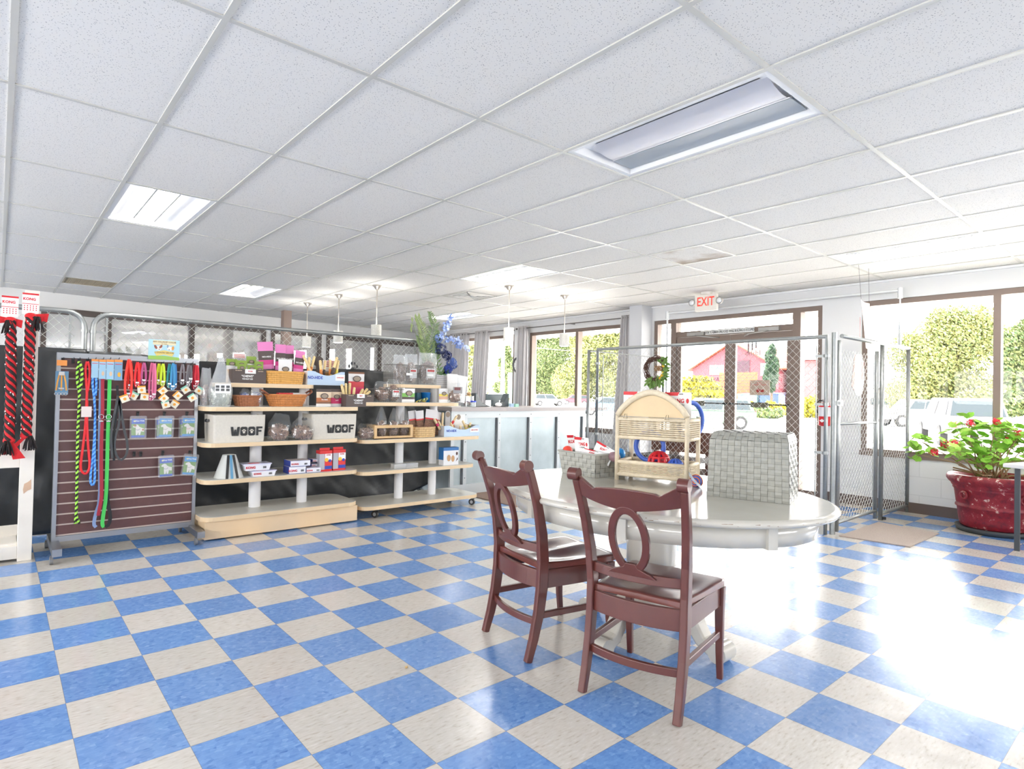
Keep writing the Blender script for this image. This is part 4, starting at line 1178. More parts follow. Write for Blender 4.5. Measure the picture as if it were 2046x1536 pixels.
# toys in the grey basket
bc, bf, bp = BASK['c'], BASK['fd'], BASK['pd']
def bl(a, b_, z): return Vector((bc.x, bc.y, 0)) + bf * a + bp * b_ + Vector((0, 0, z))
toy_card('toy_card', 'upright white toy card with red lettering in the grey basket', bl(-.045, -.06, zb1 + .015), bf, (0, .1, 1), .12, .14, sub='EXTREME')
toy_card('toy_card', 'white toy card leaning at the far left corner of the grey basket', bl(-.17, .0, zb1 + .02), bf * .5 + bp, Vector((0, 0, 1)) - bf * .3, .08, .14)
toy_card('toy_card', 'tilted white and red toy card lying across the grey basket', bl(.09, -.02, zb1 + .0), bf * 1 - Vector((0, 0, .35)), Vector((0, 0, 1)) + bp * .6, .15, .10)
toy_card('toy_card', 'flat white and red toy card at the near end of the grey basket', bl(.06, -.09, zb1 - .01), bf * 1 - Vector((0, 0, .12)), Vector((0, 0, 1)) + bp * 1.4, .16, .08)
g = MB(); g.ball(bl(-.15, -.08, zb1 - .005), .032, 14); tag(g.build('rubber_ball', mat('orange red rubber', (226, 70, 50), .4)), 'orange red ball at the left corner of the grey basket', 'dog toy')
g = MB(); g.ball(bl(.16, .05, zb1 + .0), .034, 14); tag(g.build('rubber_ball', mat('sky blue rubber', (50, 150, 226), .35)), 'bright blue ball towards the back of the grey basket', 'dog toy')
g = MB(); g.ball(bl(.19, -.03, zb1 - .012), .03, 12, (1, 1.3, 1)); tag(g.build('rubber_ball', mat('mauve rubber', (140, 110, 118), .5)), 'mauve grey toy at the right corner of the grey basket', 'dog toy')
# ---------------------------------------------------------------- chain link fences
PIPE = mat('galvanised pipe', (156, 159, 158), .38, .7, noise_amt=.1, noise_scale=30)
WIREM = mat('chain link wire', (206, 206, 200), .45, .3)
def chain(g, o, ux, w, z0, z1, c=.036, r=.0021):
    o = Vector(o); ux = Vector(ux).normalized(); n = int(w / c); rows = int((z1 - z0) / c); nn = ux.cross(Vector((0, 0, 1)))
    for k in range(n):
        pts = []
        for j in range(rows + 1):
            x = (k + (j + k) % 2) * c
            pts.append(o + ux * min(x, w) + Vector((0, 0, z0 + j * c)) + nn * (.0013 * (1 if (j + k) % 2 else -1)))
        g.tube(pts, r, 4, cap=False)
def pipe(g, pts, r=.021, n=12): g.tube(pts, r, n); return g
def arc(p, q, r_, n=6):
    return [p]
FYB = 2.80
def bent(x0, x1, zt, y, R_=.13, z0=0.0, left=True, right=True):
    pts = []
    if left: pts += [(x0, y, z0), (x0, y, zt - R_)] + [(x0 + R_ * (1 - math.cos(a)), y, zt - R_ + R_ * math.sin(a)) for a in (.3, .6, .9, 1.2, PI / 2)]
    else: pts += [(x0, y, zt)]
    if right: pts += [(x1 - R_ + R_ * math.sin(a), y, zt - R_ + R_ * math.cos(a)) for a in (0, .35, .7, 1.0, 1.3, PI / 2)] + [(x1, y, z0)]
    else: pts += [(x1, y, zt)]
    return pts
def fence_panel(label, x0, x1, zt, y):
    t = thing('chain_link_fence', label, 'fence', (x0, y, 0)); X = Vector((x0, y, 0))
    g = MB(); pipe(g, [Vector(p) - X for p in bent(x0, x1, zt, y)]); g.tube([(0, 0, .06), (x1 - x0, 0, .06)], .018, 10); g.build('pipe_frame', PIPE, t)
    g = MB(); chain(g, (.05, -.006, 0), (1, 0, 0), x1 - x0 - .1, .07, zt + .03); g.build('chain_link_mesh', WIREM, t)
    g = MB(); 
    for x in (.10, x1 - x0 - .10): g.box(x - .008, x + .008, -.004, .002, .1, zt - .03)
    g.build('tension_bar', PIPE, t)
    g = MB()
    for z in (.35, .9, 1.45, zt - .16):
        for x in (0, x1 - x0): g.cyl((x, 0), .026, z - .012, z + .012, 12)
        g.box(0, .10, -.006, .006, z - .006, z + .006)
    g.build('clamp', PIPE, t)
    return t
fence_panel('chain link panel behind the rope toys with its rounded corner near the slatwall', -1.45, .325, 1.865, FYB)
fence_panel('long chain link panel above the black sheeting behind the shelves', .385, 3.72, 1.865, FYB)
# black plastic sheeting on the fence
SHEET = mat('black plastic sheeting', (44, 46, 47), .38, bump=.5, bump_scale=5)
def sheet(name, label, x0, x1, ztop, zbot, y, seed):
    g = MB()
    def fn(u, v):
        x = x0 + (x1 - x0) * u; zt = ztop(u); z = zbot(u) + (zt - zbot(u)) * v
        if u > .9: x += .02 * math.sin(v * 9)
        d = .030 * noise.noise(Vector((x * 2.2 + seed, z * 2.6, 0))) + .012 * noise.noise(Vector((x * 7 + seed, z * 5, 3))) + .018 * abs(noise.noise(Vector((x * 9 + z * 9, z * 3, 5 + seed))))
        return (x, y + d, z)
    g.grid(fn, 150, 44)
    o = g.build(name, SHEET); so = o.modifiers.new('thickness', 'SOLIDIFY'); so.thickness = .0015
    tag(o, label, 'plastic sheet')
sheet('black_sheeting', 'black plastic sheeting hung on the fence at the far left behind the rope toys', -1.4, .33, lambda u: 1.545, lambda u: .008, FYB - .065, 1)
sheet('black_sheeting', 'long black plastic sheeting covering the fence behind the two shelf units', .34, 3.865, lambda u: 1.53 - .06 * min(1, u * 2) + .01 * math.sin(u * 20), lambda u: .008 + .12 * max(0, u - .9) * 10, FYB - .065, 4)

# pen in front of the doors
XF = 5.6
t = thing('chain_link_pen', 'long chain link fence panel standing across the entrance doors', 'fence', (XF, -1.2, 0)); X = Vector((XF, -1.2, 0))
g = MB(); ya, yb = -1.2, 1.6
pipe(g, [(0, 0, 0), (0, 0, 1.83), (0, yb - ya, 1.83), (0, yb - ya, 0)], .022); g.tube([(0, 0, .08), (0, yb - ya, .08)], .018, 10)
g.build('pipe_frame', PIPE, t)
g = MB(); chain(g, (-.006, .06, 0), (0, 1, 0), yb - ya - .09, .09, 1.845); g.build('chain_link_mesh', WIREM, t)
g = MB(); g.box(-.004, .004, .085, .095, .1, 1.75); g.box(-.004, .004, yb - ya - .1, yb - ya - .09, .1, 1.75); g.build('tension_bar', PIPE, t)
g = MB()
for z in (.3, .75, 1.2, 1.65): g.box(-.008, .008, 0, .1, z - .012, z + .012); g.cyl((0, 0), .028, z - .014, z + .014, 12); g.cyl((0, yb - ya), .028, z - .014, z + .014, 12)
g.build('clamp', PIPE, t)
t = thing('chain_link_fence', 'chain link panel running from the counter corner towards the window column', 'fence', (5.52, 1.68, 0))
g = MB(); pipe(g, [(0, 0, 0), (0, 0, 1.81), (1.7, .06, 1.81), (1.7, .06, 0)], .02); g.tube([(0, 0, .08), (1.7, .06, .08)], .018, 10); g.build('pipe_frame', PIPE, t)
g = MB(); chain(g, (.04, .0, 0), (1.7, .06, 0), 1.64, .09, 1.82); g.build('chain_link_mesh', WIREM, t)
# gate and end panel along y = -1.27
t = thing('chain_link_gate', 'narrow chain link gate beside the entrance pen with an oval sign hung inside', 'gate', (5.72, -1.255, 0)); L = 1.0
g = MB(); pipe(g, [(0, 0, .02), (0, 0, 1.80)], .022); pipe(g, [(L, 0, .02), (L, 0, 1.76)], .02); g.tube([(0, 0, .10), (L, 0, .10)], .016, 10); g.tube([(0, 0, 1.02), (L, 0, 1.02)], .014, 10); g.build('pipe_frame', PIPE, t)
g = MB(); chain(g, (.05, .006, 0), (1, 0, 0), L - .1, .10, 1.74); g.build('chain_link_mesh', WIREM, t)
for q_ in ((.06, 1.78), (L - .07, 1.72)): g = MB(); g.box(q_[0], q_[0] + .008, -.002, .006, .1, q_[1]); g.build('tension_bar', PIPE, t)
g = MB(); g.box(-.07, .05, -.03, -.01, 1.19, 1.24); g.cyl((-.03, -.02), .03, 1.2, 1.23, 12); g.build('latch', PIPE, t)
g = MB(); g.cyl((0, 0), .02, 0, 0, 4)
t = thing('chain_link_end', 'chain link end panel with top rail between the gate and the window wall', 'fence', (5.72, -1.285, 0))
g = MB(); g.tube([(0, 0, 1.84), (1.84, -.02, 1.84)], .02, 12); pipe(g, [(1.06, 0, 0), (1.06, 0, 1.84)], .022); pipe(g, [(1.83, -.02, 0), (1.83, -.02, 1.84)], .02); g.tube([(1.06, 0, .07), (1.83, -.02, .07)], .018, 10); g.build('pipe_frame', PIPE, t)
g = MB(); chain(g, (1.10, .0, 0), (1, -.02, 0), .70, .07, 1.84); g.build('chain_link_mesh', WIREM, t)
g = MB(); g.cyl((1.06, -.035), .018, .012, .04, 12); g.build('rubber_foot', BLACK, t)
g = MB(); g.cyl((0, 0), .024, 0, 1.87, 14); o = g.build('gate_post', PIPE); o.location = (5.655, -1.245, 0); tag(o, 'plain galvanised post between the pen panel and the gate hinge', 'post')
# tall curtain pipe frame near the window wall
g = MB()
g.tube([(7.36, 1.78, 0), (7.36, 1.78, 2.49), (7.44, -1.25, 2.49), (7.44, -1.25, 1.86)], .017, 10)
g.cyl((7.36, 1.78), .026, 2.40, 2.52, 12); g.cyl((7.44, -1.25), .026, 2.40, 2.52, 12)
tag(g.build('curtain_pipe', mat('white conduit', (226, 228, 228), .35, .3)), 'tall pale pipe frame running above the doors from floor post to the window', 'pipe frame')
# hung cloth strip and oval board
RFAD = mat('faded red print', (206, 150, 148), .7)
t = thing('hanging_banner', 'faded curled paper banner hanging on two wires above the gate', 'banner', (6.55, -1.15, 2.3))
g = MB(); P0, P1 = Vector((.02, 0, 0)), Vector((.2, -.05, -.02))
g.grid(lambda u, v: (.0 + .17 * u * (1 - .35 * (1 - v)) + .02, -.05 * u + .04 * math.sin(u * 2.4) - .05 * (1 - v), -.5 + .5 * v - .03 * u), 8, 14); g.build('paper', mat('aged paper', (224, 216, 212), .7), t)
g = MB(); g.grid(lambda u, v: (.03 + .15 * u, -.05 * u + .04 * math.sin(u * 2.4) - .006, -.12 + .06 * v - .03 * u), 8, 2); g.grid(lambda u, v: (.07 + .02 * u, .028, -.42 + .24 * v), 2, 6); g.build('faded_print', RFAD, t)
g = MB(); g.tube([(.02, 0, 0), (-.06, 0, .35)], .0015, 4); g.tube([(.19, -.02, -.03), (.22, 0, .35)], .0015, 4); g.build('wire', BLACK, t)
g = MB(); g.slab([(.15 * math.cos(2 * PI * k / 32), 0, .22 * math.sin(2 * PI * k / 32) * (1 if abs(math.sin(2 * PI * k / 32)) < .93 else .96)) for k in range(32)], (0, 1, 0), .006)
o = g.build('oval_board', mat('white oval board', (236, 234, 236), .5)); o.location = (6.36, -1.21, 1.5); tag(o, 'white oval board with faded red edge hung behind the gate mesh', 'sign')
g = MB(); g.box(.06, .13, -.002, 0, -.05, .14); g.build('faded_print', RFAD, o)
g = MB(); g.slab([(x, -.004, z) for x, z in ((-.13, .16), (-.10, .2), (-.12, -.16), (-.2, -.12))], (0, 1, 0), .004); g.build('faded_tab', mat('faded brown card', (176, 150, 144), .7), o)

# exit sign
t = thing('exit_sign', 'EXIT sign with two round emergency lamps on the ceiling before the doors', 'exit sign', (6.95, .90, H))
ev = Vector((.62, -.785, 0)).normalized()   # sign faces down the room, seen slightly turned
e0 = frame_xf((0, 0, 0), (.12, -1, 0)); t.matrix_world = Matrix.Translation((6.95, .88, H)) @ e0
IV = mat('ivory plastic', (232, 226, 216), .45)
g = MB(); g.bevbox(-.155, .155, -.03, .03, -.25, -.03, .01); g.build('housing', IV, t, bevel=.004)
g = MB(); g.cyl((0, 0), .075, -.035, 0, 20); g.build('ceiling_plate', IV, t)
ER = mat('exit red letters', (226, 70, 56), .5, emit=(240, 70, 50), es=.35)
text('EXIT', .17, ER, (.0, -.031, -.132), (1, 0, 0), (0, 0, 1), t, bold=.012, sx=.70)
for s_ in (-1, 1):
    g = MB(); xf = Matrix.Translation((s_ * .19, -.02, -.13)) @ Matrix.Rotation(PI / 2, 4, 'X')
    g.lathe([(.02, -.04), (.04, -.02), (.046, .02)], n=18, xf=xf, cap1=False); h = g.build('emergency_lamp', IV, t)
    g = MB(); g.lathe([(.044, .014), (.03, .03), (.01, .036)], n=18, xf=xf); g.build('lens', mat('lamp lens', (226, 228, 230), .15, .3), h)

# fire extinguisher on the wall
t = thing('fire_extinguisher', 'red fire extinguisher with white label on the wall beside the doors', 'fire extinguisher', (XW - .09, -.445, 0)); zb = upz(1647, 851, XW - .09, -.46); zt = upz(1647, 797, XW - .09, -.46)
h = zt - zb
g = MB(); g.lathe([(.05, zb), (.066, zb + .01), (.068, zb + h * .72), (.05, zb + h * .82), (.022, zb + h * .87)], n=22); g.build('cylinder', mat('extinguisher red', (214, 38, 44), .3), t)
g = MB(); g.lathe([(.0686, zb + h * .36), (.0686, zb + h * .7)], n=22, cap0=False, cap1=False); g.build('label_sleeve', mat('label', (222, 220, 226), .5), t)
g = MB(); g.slab([(-.0695, y, zb + h * .2 + z) for y, z in ((0, .022), (.03, 0), (0, -.022), (-.03, 0))], (-1, 0, 0), .001); g.build('emblem', WHITEP, t)
g = MB(); g.cyl((0, 0), .016, zb + h * .87, zb + h * .93, 12); g.box(-.055, .03, -.008, .008, zb + h * .93, zb + h * .95); g.box(-.06, .02, -.007, .007, zb + h * .97, zb + h * .99); g.build('valve', mat('steel grey', (150, 140, 140), .4, .6), t)
g = MB(); g.tube([(0, .01, zb + h * .93), (-.02, .06, zb + h * .95), (-.02, .09, zb + h * .8), (-.01, .085, zb + h * .55), (0, .075, zb + h * .42)], .008, 8); g.build('hose', BLACK, t)
g = MB(); g.box(.02, .088, -.02, .02, zb + h * .5, zb + h * .6); g.build('bracket', BLACK, t)

# wreath on the pen
t = thing('wreath', 'twig wreath with green leaves and yellow flowers hung on the pen fence', 'wreath', (XF - .045, .675, 1.555))
g = MB(); rnd = random.Random(3)
for k in range(26):
    ph = rnd.random() * 6.28; a0 = rnd.random() * 6.28; rr = .132 + rnd.uniform(-.022, .022); n_ = 26
    g.tube([(rnd.uniform(-.004, .004) + .018 * math.sin(3 * a + ph), (rr + .012 * math.cos(4 * a + ph)) * math.cos(a0 + a), (rr + .012 * math.cos(4 * a + ph)) * math.sin(a0 + a)) for a in [2 * PI * q / n_ * .95 for q in range(n_)]], .0035, 4)
g.build('twig_ring', mat('dark twig', (86, 58, 48), .8), t)
g = MB()
for k in range(190):
    a = rnd.uniform(-2.4, .9); rr = .145 + rnd.gauss(0, .022); p = Vector((-.022 + rnd.gauss(0, .015), -rr * math.cos(a * .9), rr * math.sin(a * .9) + .0))
    d = Vector((rnd.gauss(0, .4), -math.cos(a) + rnd.gauss(0, .6), math.sin(a) + rnd.gauss(0, .6))).normalized(); q = d.cross(Vector((1, rnd.gauss(0, .3), 0))).normalized(); s_ = rnd.uniform(.035, .08)
    g.add([p, p + d * s_ * .5 + q * s_ * .2, p + d * s_, p + d * s_ * .5 - q * s_ * .2], [(0, 1, 2, 3)])
g.build('leaves', mat('wreath leaf', (104, 138, 62), .6), t)
g = MB()
for k in range(7):
    a = rnd.uniform(-1.2, .3); p = (-.04, -.14 * math.cos(a), .14 * math.sin(a)); g.ball(p, rnd.uniform(.010, .018), 8)
g.build('flower', mat('wreath yellow', (226, 180, 50), .6), t)
# cardboard on the pen behind the wreath
g = MB(); g.box(0, .004, -.06, .06, -.03, .03); o = g.build('fence_tag', mat('kraft', (150, 114, 78), .7)); o.location = (XF + .03, .685, 1.57); tag(o, 'small brown card seen through the wreath', 'tag')

# brown bench inside the pen, seen through the wicker stand
BR = mat('brown vinyl', (96, 62, 50), .5); pA = fx(1236, 866, 6.75); pB = fx(1418, 874, 6.75)
t = thing('bench', 'brown padded bench inside the pen seen through the wicker stand', 'bench', (6.75, .2, 0))
yA, yB = min(pA.y, 1.60) - .2, pB.y - .2
g = MB(); g.bevbox(0, .10, yB, yA, .50, .78, .03); g.build('back_pad', BR, t)
g = MB(); g.bevbox(-.42, .0, yB, yA, .40, .46, .03); g.build('seat_pad', mat('dark vinyl', (60, 50, 48), .5), t)
for y in (yA - .06, yB + .06):
    for x in (-.38, .05): g = MB(); g.box(x - .02, x + .02, y - .02, y + .02, 0, .5 if x > 0 else .4); g.build('leg', BR, t)

# floor mats
def floor_mat(label, pts, m_):
    g = MB(); g.prism([(p[0], p[1]) for p in pts], .0005, .010); o = g.build('floor_mat', m_); tag(o, label, 'mat')
MATM = mat('brown entrance mat', (150, 128, 116), .95, noise_amt=.25, noise_scale=160, bump=.5, bump_scale=300)
MATG = mat('grey brown mat', (176, 162, 152), .95, noise_amt=.2, noise_scale=160, bump=.5, bump_scale=300)
floor_mat('grey brown mat on the floor in front of the gate', [(5.69, -1.86), (6.53, -1.86), (6.62, -1.32), (5.62, -1.32)], MATG)
floor_mat('tan brown mat on the floor at the foot of the counter', [(4.10, 1.42), (5.3, 1.42), (5.3, 2.36), (4.10, 2.36)], MATM)

# ---------------------------------------------------------------- counter
CT = mat('counter top grey', (176, 168, 166), .35); PNL = mat('galvanised panel', (176, 188, 192), .42, .55, noise_amt=.1, noise_scale=7)
FRM = mat('counter frame', (196, 202, 204), .4, .3)
t = thing('service_counter', 'long counter clad in galvanised panels with a grey top', 'counter', (3.90, 2.4, 0))
L = 2.37
g = MB(); g.box(0, L, .03, .62, 0, 1.015); g.box(-.02, .6, .62, 3.9, 0, 1.015); g.build('body', PNL, t)
g = MB(); g.box(-.03, L + .42, -.05, .68, 1.015, 1.062); g.box(-.03, .66, .68, 3.95, 1.015, 1.062); g.build('countertop', CT, t)
g = MB()
xs_ = [.24, .775, 1.32, 1.85, L]
g.box(0, L, .0, .03, .93, 1.015); g.box(0, L, .0, .03, 0, .12)
g.box(0, .05, 0, .03, .12, .93)
for x in xs_: g.box(x - .05, x, 0, .03, .12, .93)
g.build('frame', FRM, t)
g = MB()
for x in xs_:
    g.box(x - .066, x - .05, .018, .03, .12, .93)
    for z in (.2, .42, .64, .86, .97): g.cyl((0, 0), .006, 0, .004, 8, xf=Matrix.Translation((x - .025, 0, z)) @ Matrix.Rotation(PI / 2, 4, 'X'))
g.build('trim_shadow_gap', mat('dark joint', (110, 112, 116), .6), t)

# curtains and rods
CURT = mat('grey curtain', (198, 195, 196), .85, noise_amt=.06, noise_scale=5)
def curtain(label, y0, y1, z0=.25, z1=2.54, y0b=None, y1b=None, folds=5):
    y0b = y0 if y0b is None else y0b; y1b = y1 if y1b is None else y1b
    g = MB()
    def fn(u, v):
        ya = y0b + (y0 - y0b) * v; yb = y1b + (y1 - y1b) * v
        return (7.43 + .035 * math.sin(u * folds * 2 * PI) + .01 * math.sin(u * 17 + v * 3), ya + (yb - ya) * u, z0 + (z1 - z0) * v)
    g.grid(fn, 60, 14); o = g.build('curtain', CURT); so = o.modifiers.new('t', 'SOLIDIFY'); so.thickness = .002
    tag(o, label, 'curtain')
curtain('grey curtain gathered at the door side of the double window', 2.50, 2.70, y0b=2.44, y1b=2.86, z0=.3, folds=4)
curtain('grey curtain gathered left of the double window beside the clock', 4.98, 5.24, y0b=5.0, y1b=5.3, folds=4)
curtain('grey curtain covering the middle of the far window', 6.16, 6.62, y0b=6.3, y1b=6.75, folds=6)
curtain('grey curtain in the far corner beyond the blue flowers', 6.86, 7.55, y0b=6.95, y1b=7.6, folds=7)
RODM = mat('rod', (120, 116, 114), .4, .5)
for lb, y0, y1 in (('thin curtain rod above the double window', 2.42, 5.3), ('thin curtain rod above the far narrow window', 5.45, 7.7)):
    g = MB(); g.tube([(7.43, y0, 2.5), (7.43, y1, 2.5)], .009, 8); g.ball((7.43, y0, 2.5), .022, 8); g.ball((7.43, y1, 2.5), .022, 8)
    for y in (y0 + .05, (y0 + y1) / 2, y1 - .05): g.box(7.43, XW, y - .008, y + .008, 2.49, 2.51)
    tag(g.build('curtain_rod', RODM), lb, 'curtain rod')
# wall clock
pc = fx(1036, 729, XW - .02)
t = thing('wall_clock', 'round wall clock with grey rim between the windows', 'clock', (XW - .02, pc.y, pc.z))
X = Matrix.Rotation(-PI / 2, 4, 'Y'); RC = .155
g = MB(); g.lathe([(RC - .035, .0), (RC, .0), (RC, .03), (RC - .03, .035), (RC - .035, .02)], n=36, xf=X, cap0=False, cap1=False); g.build('rim', mat('clock grey', (96, 96, 98), .5), t)
g = MB(); g.cyl((0, 0), RC - .033, 0, .012, 36, xf=X); g.build('face', WHITEP, t)
g = MB(); g.box(-.04, .005, -.004, .004, .013, .015, X @ Matrix.Rotation(.5, 4, 'Z')); g.box(-.08, .01, -.003, .003, .015, .017, X @ Matrix.Rotation(2.2, 4, 'Z'))
for k in range(12): g.box(RC - .055, RC - .042, -.004, .004, .012, .014, X @ Matrix.Rotation(2 * PI * k / 12, 4, 'Z'))
g.build('hands_and_marks', BLACK, t)
g = MB(); g.box(XW - .004, XW - .001, 5.30, 5.44, 1.38, 1.66); tag(g.build('wall_notice', mat('cream notice', (222, 220, 216), .6)), 'pale notice fixed to the wall under the clock', 'notice')

# ---------------------------------------------------------------- planter with geranium
px_, py_ = 7.10, -2.17
t = thing('planter', 'big worn red terracotta planter with rolled rim by the right wall', 'plant pot', (px_, py_, 0))
zr = .545
def pot_mat():
    m = mat('worn red glaze', (150, 48, 58), .42); n = m.node_tree.nodes; l = m.node_tree.links
    tc = n.new('ShaderNodeTexCoord'); a = n.new('ShaderNodeTexNoise'); a.inputs['Scale'].default_value = 14; a.inputs['Detail'].default_value = 8; a.inputs['Roughness'].default_value = .7; l.new(tc.outputs['Object'], a.inputs[0])
    r = n.new('ShaderNodeValToRGB'); e = r.color_ramp.elements; e[0].position = .30; e[0].color = lin((84, 26, 40)) + (1,); e[1].position = .5; e[1].color = lin((140, 32, 44)) + (1,)
    q = e.new(.60); q.color = lin((150, 42, 52)) + (1,); q = e.new(.635); q.color = lin((220, 196, 184)) + (1,)
    l.new(a.outputs['Fac'], r.inputs[0]); l.new(r.outputs[0], n['Principled BSDF'].inputs['Base Color']); return m
PM = pot_mat()
g = MB(); g.lathe([(.255, .045), (.275, .06), (.285, .12), (.298, .225), (.312, .235), (.312, .25), (.302, .26), (.306, .275), (.322, .40), (.334, .41), (.332, .42), (.336, .43), (.345, .44), (.345, .45), (.37, .475), (.385, .50), (.385, .525), (.37, .545), (.345, .55), (.325, .54), (.31, .50)], n=48, cap1=False)
g.build('pot', PM, t)
for a_ in (2.55, 4.0):
    g = MB(); d_ = Vector((math.cos(a_), math.sin(a_), 0)); torus(g, d_ * .335 + Vector((0, 0, .355)), .034, .011, Vector((-d_.y, d_.x, 0)), (0, 0, 1), 20); g.build('ring_handle', PM, t)
g = MB(); g.cyl((0, 0), .312, .48, .50, 40); g.build('soil', mat('soil', (128, 104, 82), .95, noise_amt=.4, noise_scale=40), t)
g = MB(); g.lathe([(.27, .002), (.30, .004), (.315, .05), (.305, .05), (.27, .044)], n=40, cap1=True); o = g.build('saucer', mat('dark saucer', (62, 66, 68), .5)); o.location = (px_, py_, 0); tag(o, 'dark round saucer under the red planter', 'saucer')
t = thing('geranium', 'leafy geranium with red flower heads growing from the red planter', 'plant', (px_, py_, .50)); rnd = random.Random(12)
stems = MB(); lf = MB(); tips = []
def on_plane(u, v):   # flower and leaf clumps at the depth of the pot
    n_ = Vector((_f.x, _f.y, 0)).normalized(); d = ray(u, v); k = (Vector((px_, py_, 0)) - CAM).dot(n_) / d.dot(n_); return CAM + d * k
CL = [(1925, 862), (1960, 848), (1990, 850), (1900, 893), (1870, 888), (1850, 911), (1945, 885), (1975, 875), (2005, 880), (2030, 890), (1960, 905), (1990, 905), (1940, 910), (2015, 912), (1985, 930), (2000, 855), (1885, 898), (2035, 905), (1970, 860), (1915, 905), (2022, 870), (1955, 925)]
for (u, v) in CL:
    p = on_plane(u, v); dp = rnd.uniform(-.18, .18); off = Vector((_f.x, _f.y, 0)) * dp; p = p + off
    if p.x > XW - .12: p.x = XW - .12 - rnd.random() * .1
    base = Vector((px_ + rnd.uniform(-.12, .12), py_ + rnd.uniform(-.12, .12), .50)); mid = base.lerp(p, .5) + Vector((0, 0, .02 + rnd.uniform(-.03, .05)))
    O = Vector((px_, py_, .50))
    stems.tube([base - O, mid - O, p - O], .006, 6, rs=[.008, .006, .003]); tips.append(p)
    for k in range(13):
        c = p - O + Vector((rnd.gauss(0, .065), rnd.gauss(0, .065), rnd.gauss(0, .05))); R_ = rnd.uniform(.028, .054)
        if c.x + px_ > XW - .05: c.x = XW - .05 - px_
        nn = Vector((rnd.gauss(0, .5), rnd.gauss(0, .5), 1)).normalized(); a1 = nn.orthogonal().normalized(); a2 = nn.cross(a1)
        ring = [c + (a1 * math.cos(2 * PI * q / 12) + a2 * math.sin(2 * PI * q / 12)) * R_ * (1 + .10 * math.cos(5 * 2 * PI * q / 12)) + nn * R_ * .25 for q in range(12)]
        lf.smooth = False; lf.add([c] + ring, [(0, 1 + q, 1 + (q + 1) % 12) for q in range(12)])
        stems.tube([p - O, c], .0015, 4)
for k in range(8):
    a = rnd.uniform(0, 6.28); stems.tube([(0, 0, 0), (.12 * math.cos(a), .12 * math.sin(a), .05), (.33 * math.cos(a), .33 * math.sin(a), rnd.uniform(.05, .16))], .007, 6)
def gleaf():
    m = leaf_mat('geranium leaf', (130, 186, 60), (176, 216, 100), 1); return m
lf.build('leaves', gleaf(), t); stems.build('stems', mat('geranium stem', (146, 118, 84), .7), t)
GR = mat('geranium red', (216, 40, 60), .6)
for (u, v) in ((1923, 850), (1975, 846), (2016, 868), (1872, 890), (1893, 889), (1851, 906), (2042, 902), (1995, 880)):
    p = on_plane(u, v) - O - Vector((_f.x, _f.y, 0)) * .10 + Vector((0, 0, .025)); g = MB(); 
    if p.x + px_ > XW - .08: p.x = XW - .08 - px_
    for k in range(34):
        d = Vector((rnd.gauss(0, 1), rnd.gauss(0, 1), rnd.gauss(0, .8))).normalized() * rnd.uniform(.6, 1) * (.042 if u != 1995 else .014); c = p + d; nn = d.normalized(); a1 = nn.orthogonal().normalized(); a2 = nn.cross(a1)
        g.add([c] + [c + (a1 * math.cos(2 * PI * q / 10) + a2 * math.sin(2 * PI * q / 10)) * (.013 if q % 2 else .008) for q in range(10)], [(0, 1 + q, 1 + (q + 1) % 10) for q in range(10)])
    g.build('flower_head', GR, t)

# white folding table at the right edge with a flyer
t = thing('folding_table', 'white topped folding table with a dark leg cut by the right edge', 'table', (6.34, -2.46, 0))
ztp = .735
c0 = fz(2003, 925, ztp); c0 = Vector((c0.x - 6.34, c0.y + 2.46, 0)); 
e1 = Vector((-.25, -.97, 0)).normalized(); e2 = Vector((.97, -.25, 0)).normalized()
pts = [c0, c0 + e2 * .7, c0 + e2 * .7 + e1 * 1.3, c0 + e1 * 1.3]
g = MB(); g.prism([(p.x, p.y) for p in reversed(pts)], ztp - .035, ztp); g.build('tabletop', mat('white laminate', (232, 230, 228), .3), t, bevel=.008)
LG = mat('dark grey metal leg', (66, 70, 74), .4, .4)
for q in (Vector((0, 0, 0)), e2 * .5, e1 * 1.0, e1 * 1.0 + e2 * .5):
    g = MB(); g.box(q.x - .018, q.x + .018, q.y - .018, q.y + .018, 0, ztp - .035); g.build('leg', LG, t)
g = MB(); g.tube([(0, 0, .66), (-.01, -.01, .58), (0, 0, .54)], .008, 6); g.build('hinge', LG, t)
fl = c0 + e1 * .16 + e2 * .06
g = MB(); g.slab([fl + Vector((6.34, -2.46, ztp + .001)) + v_ for v_ in (Vector((0, 0, 0)), e2 * .10, e2 * .10 + e1 * .24 + Vector((0, 0, .07)), e1 * .24 + Vector((0, 0, .07)))], (0, 0, 1), .001)
g2 = g; tag(g.build('flyer', mat('pink flyer', (226, 196, 190), .6)), 'pink and white flyer leaning on the white folding table', 'flyer')
# ---------------------------------------------------------------- slatwall rack
YS = 1.95
MAR = mat('maroon laminate', (96, 64, 62), .4, noise_amt=.1, noise_scale=30); GRV = mat('groove edge', (196, 182, 172), .5)
t = thing('slatwall_rack', 'rolling slatwall rack with maroon boards in a chrome frame', 'display rack', (.09, YS, 0))
g = MB(); z = .14; zc = 1.437
g.m = 0
n = 17; pitch = (zc - z) / n
for k in range(n):
    z0 = z + pitch * k; g.m = 0; g.box(.025, .915, 0, .03, z0 + .007, z0 + pitch - .004)
    g.m = 1; g.box(.025, .915, .004, .03, z0 - .004, z0 + .007)
g.m = 0; g.box(.025, .915, .02, .045, z, zc)
g.build('slat_board', [MAR, GRV], t)
g = MB(); g.box(0, .025, -.01, .05, .05, 1.475); g.build('frame_post', CHROME, t)
g = MB(); g.box(.915, .94, -.01, .05, .05, 1.475); g.build('frame_post', CHROME, t)
g = MB(); g.box(.025, .915, -.01, .05, 1.437, 1.475); g.build('top_rail', CHROME, t)
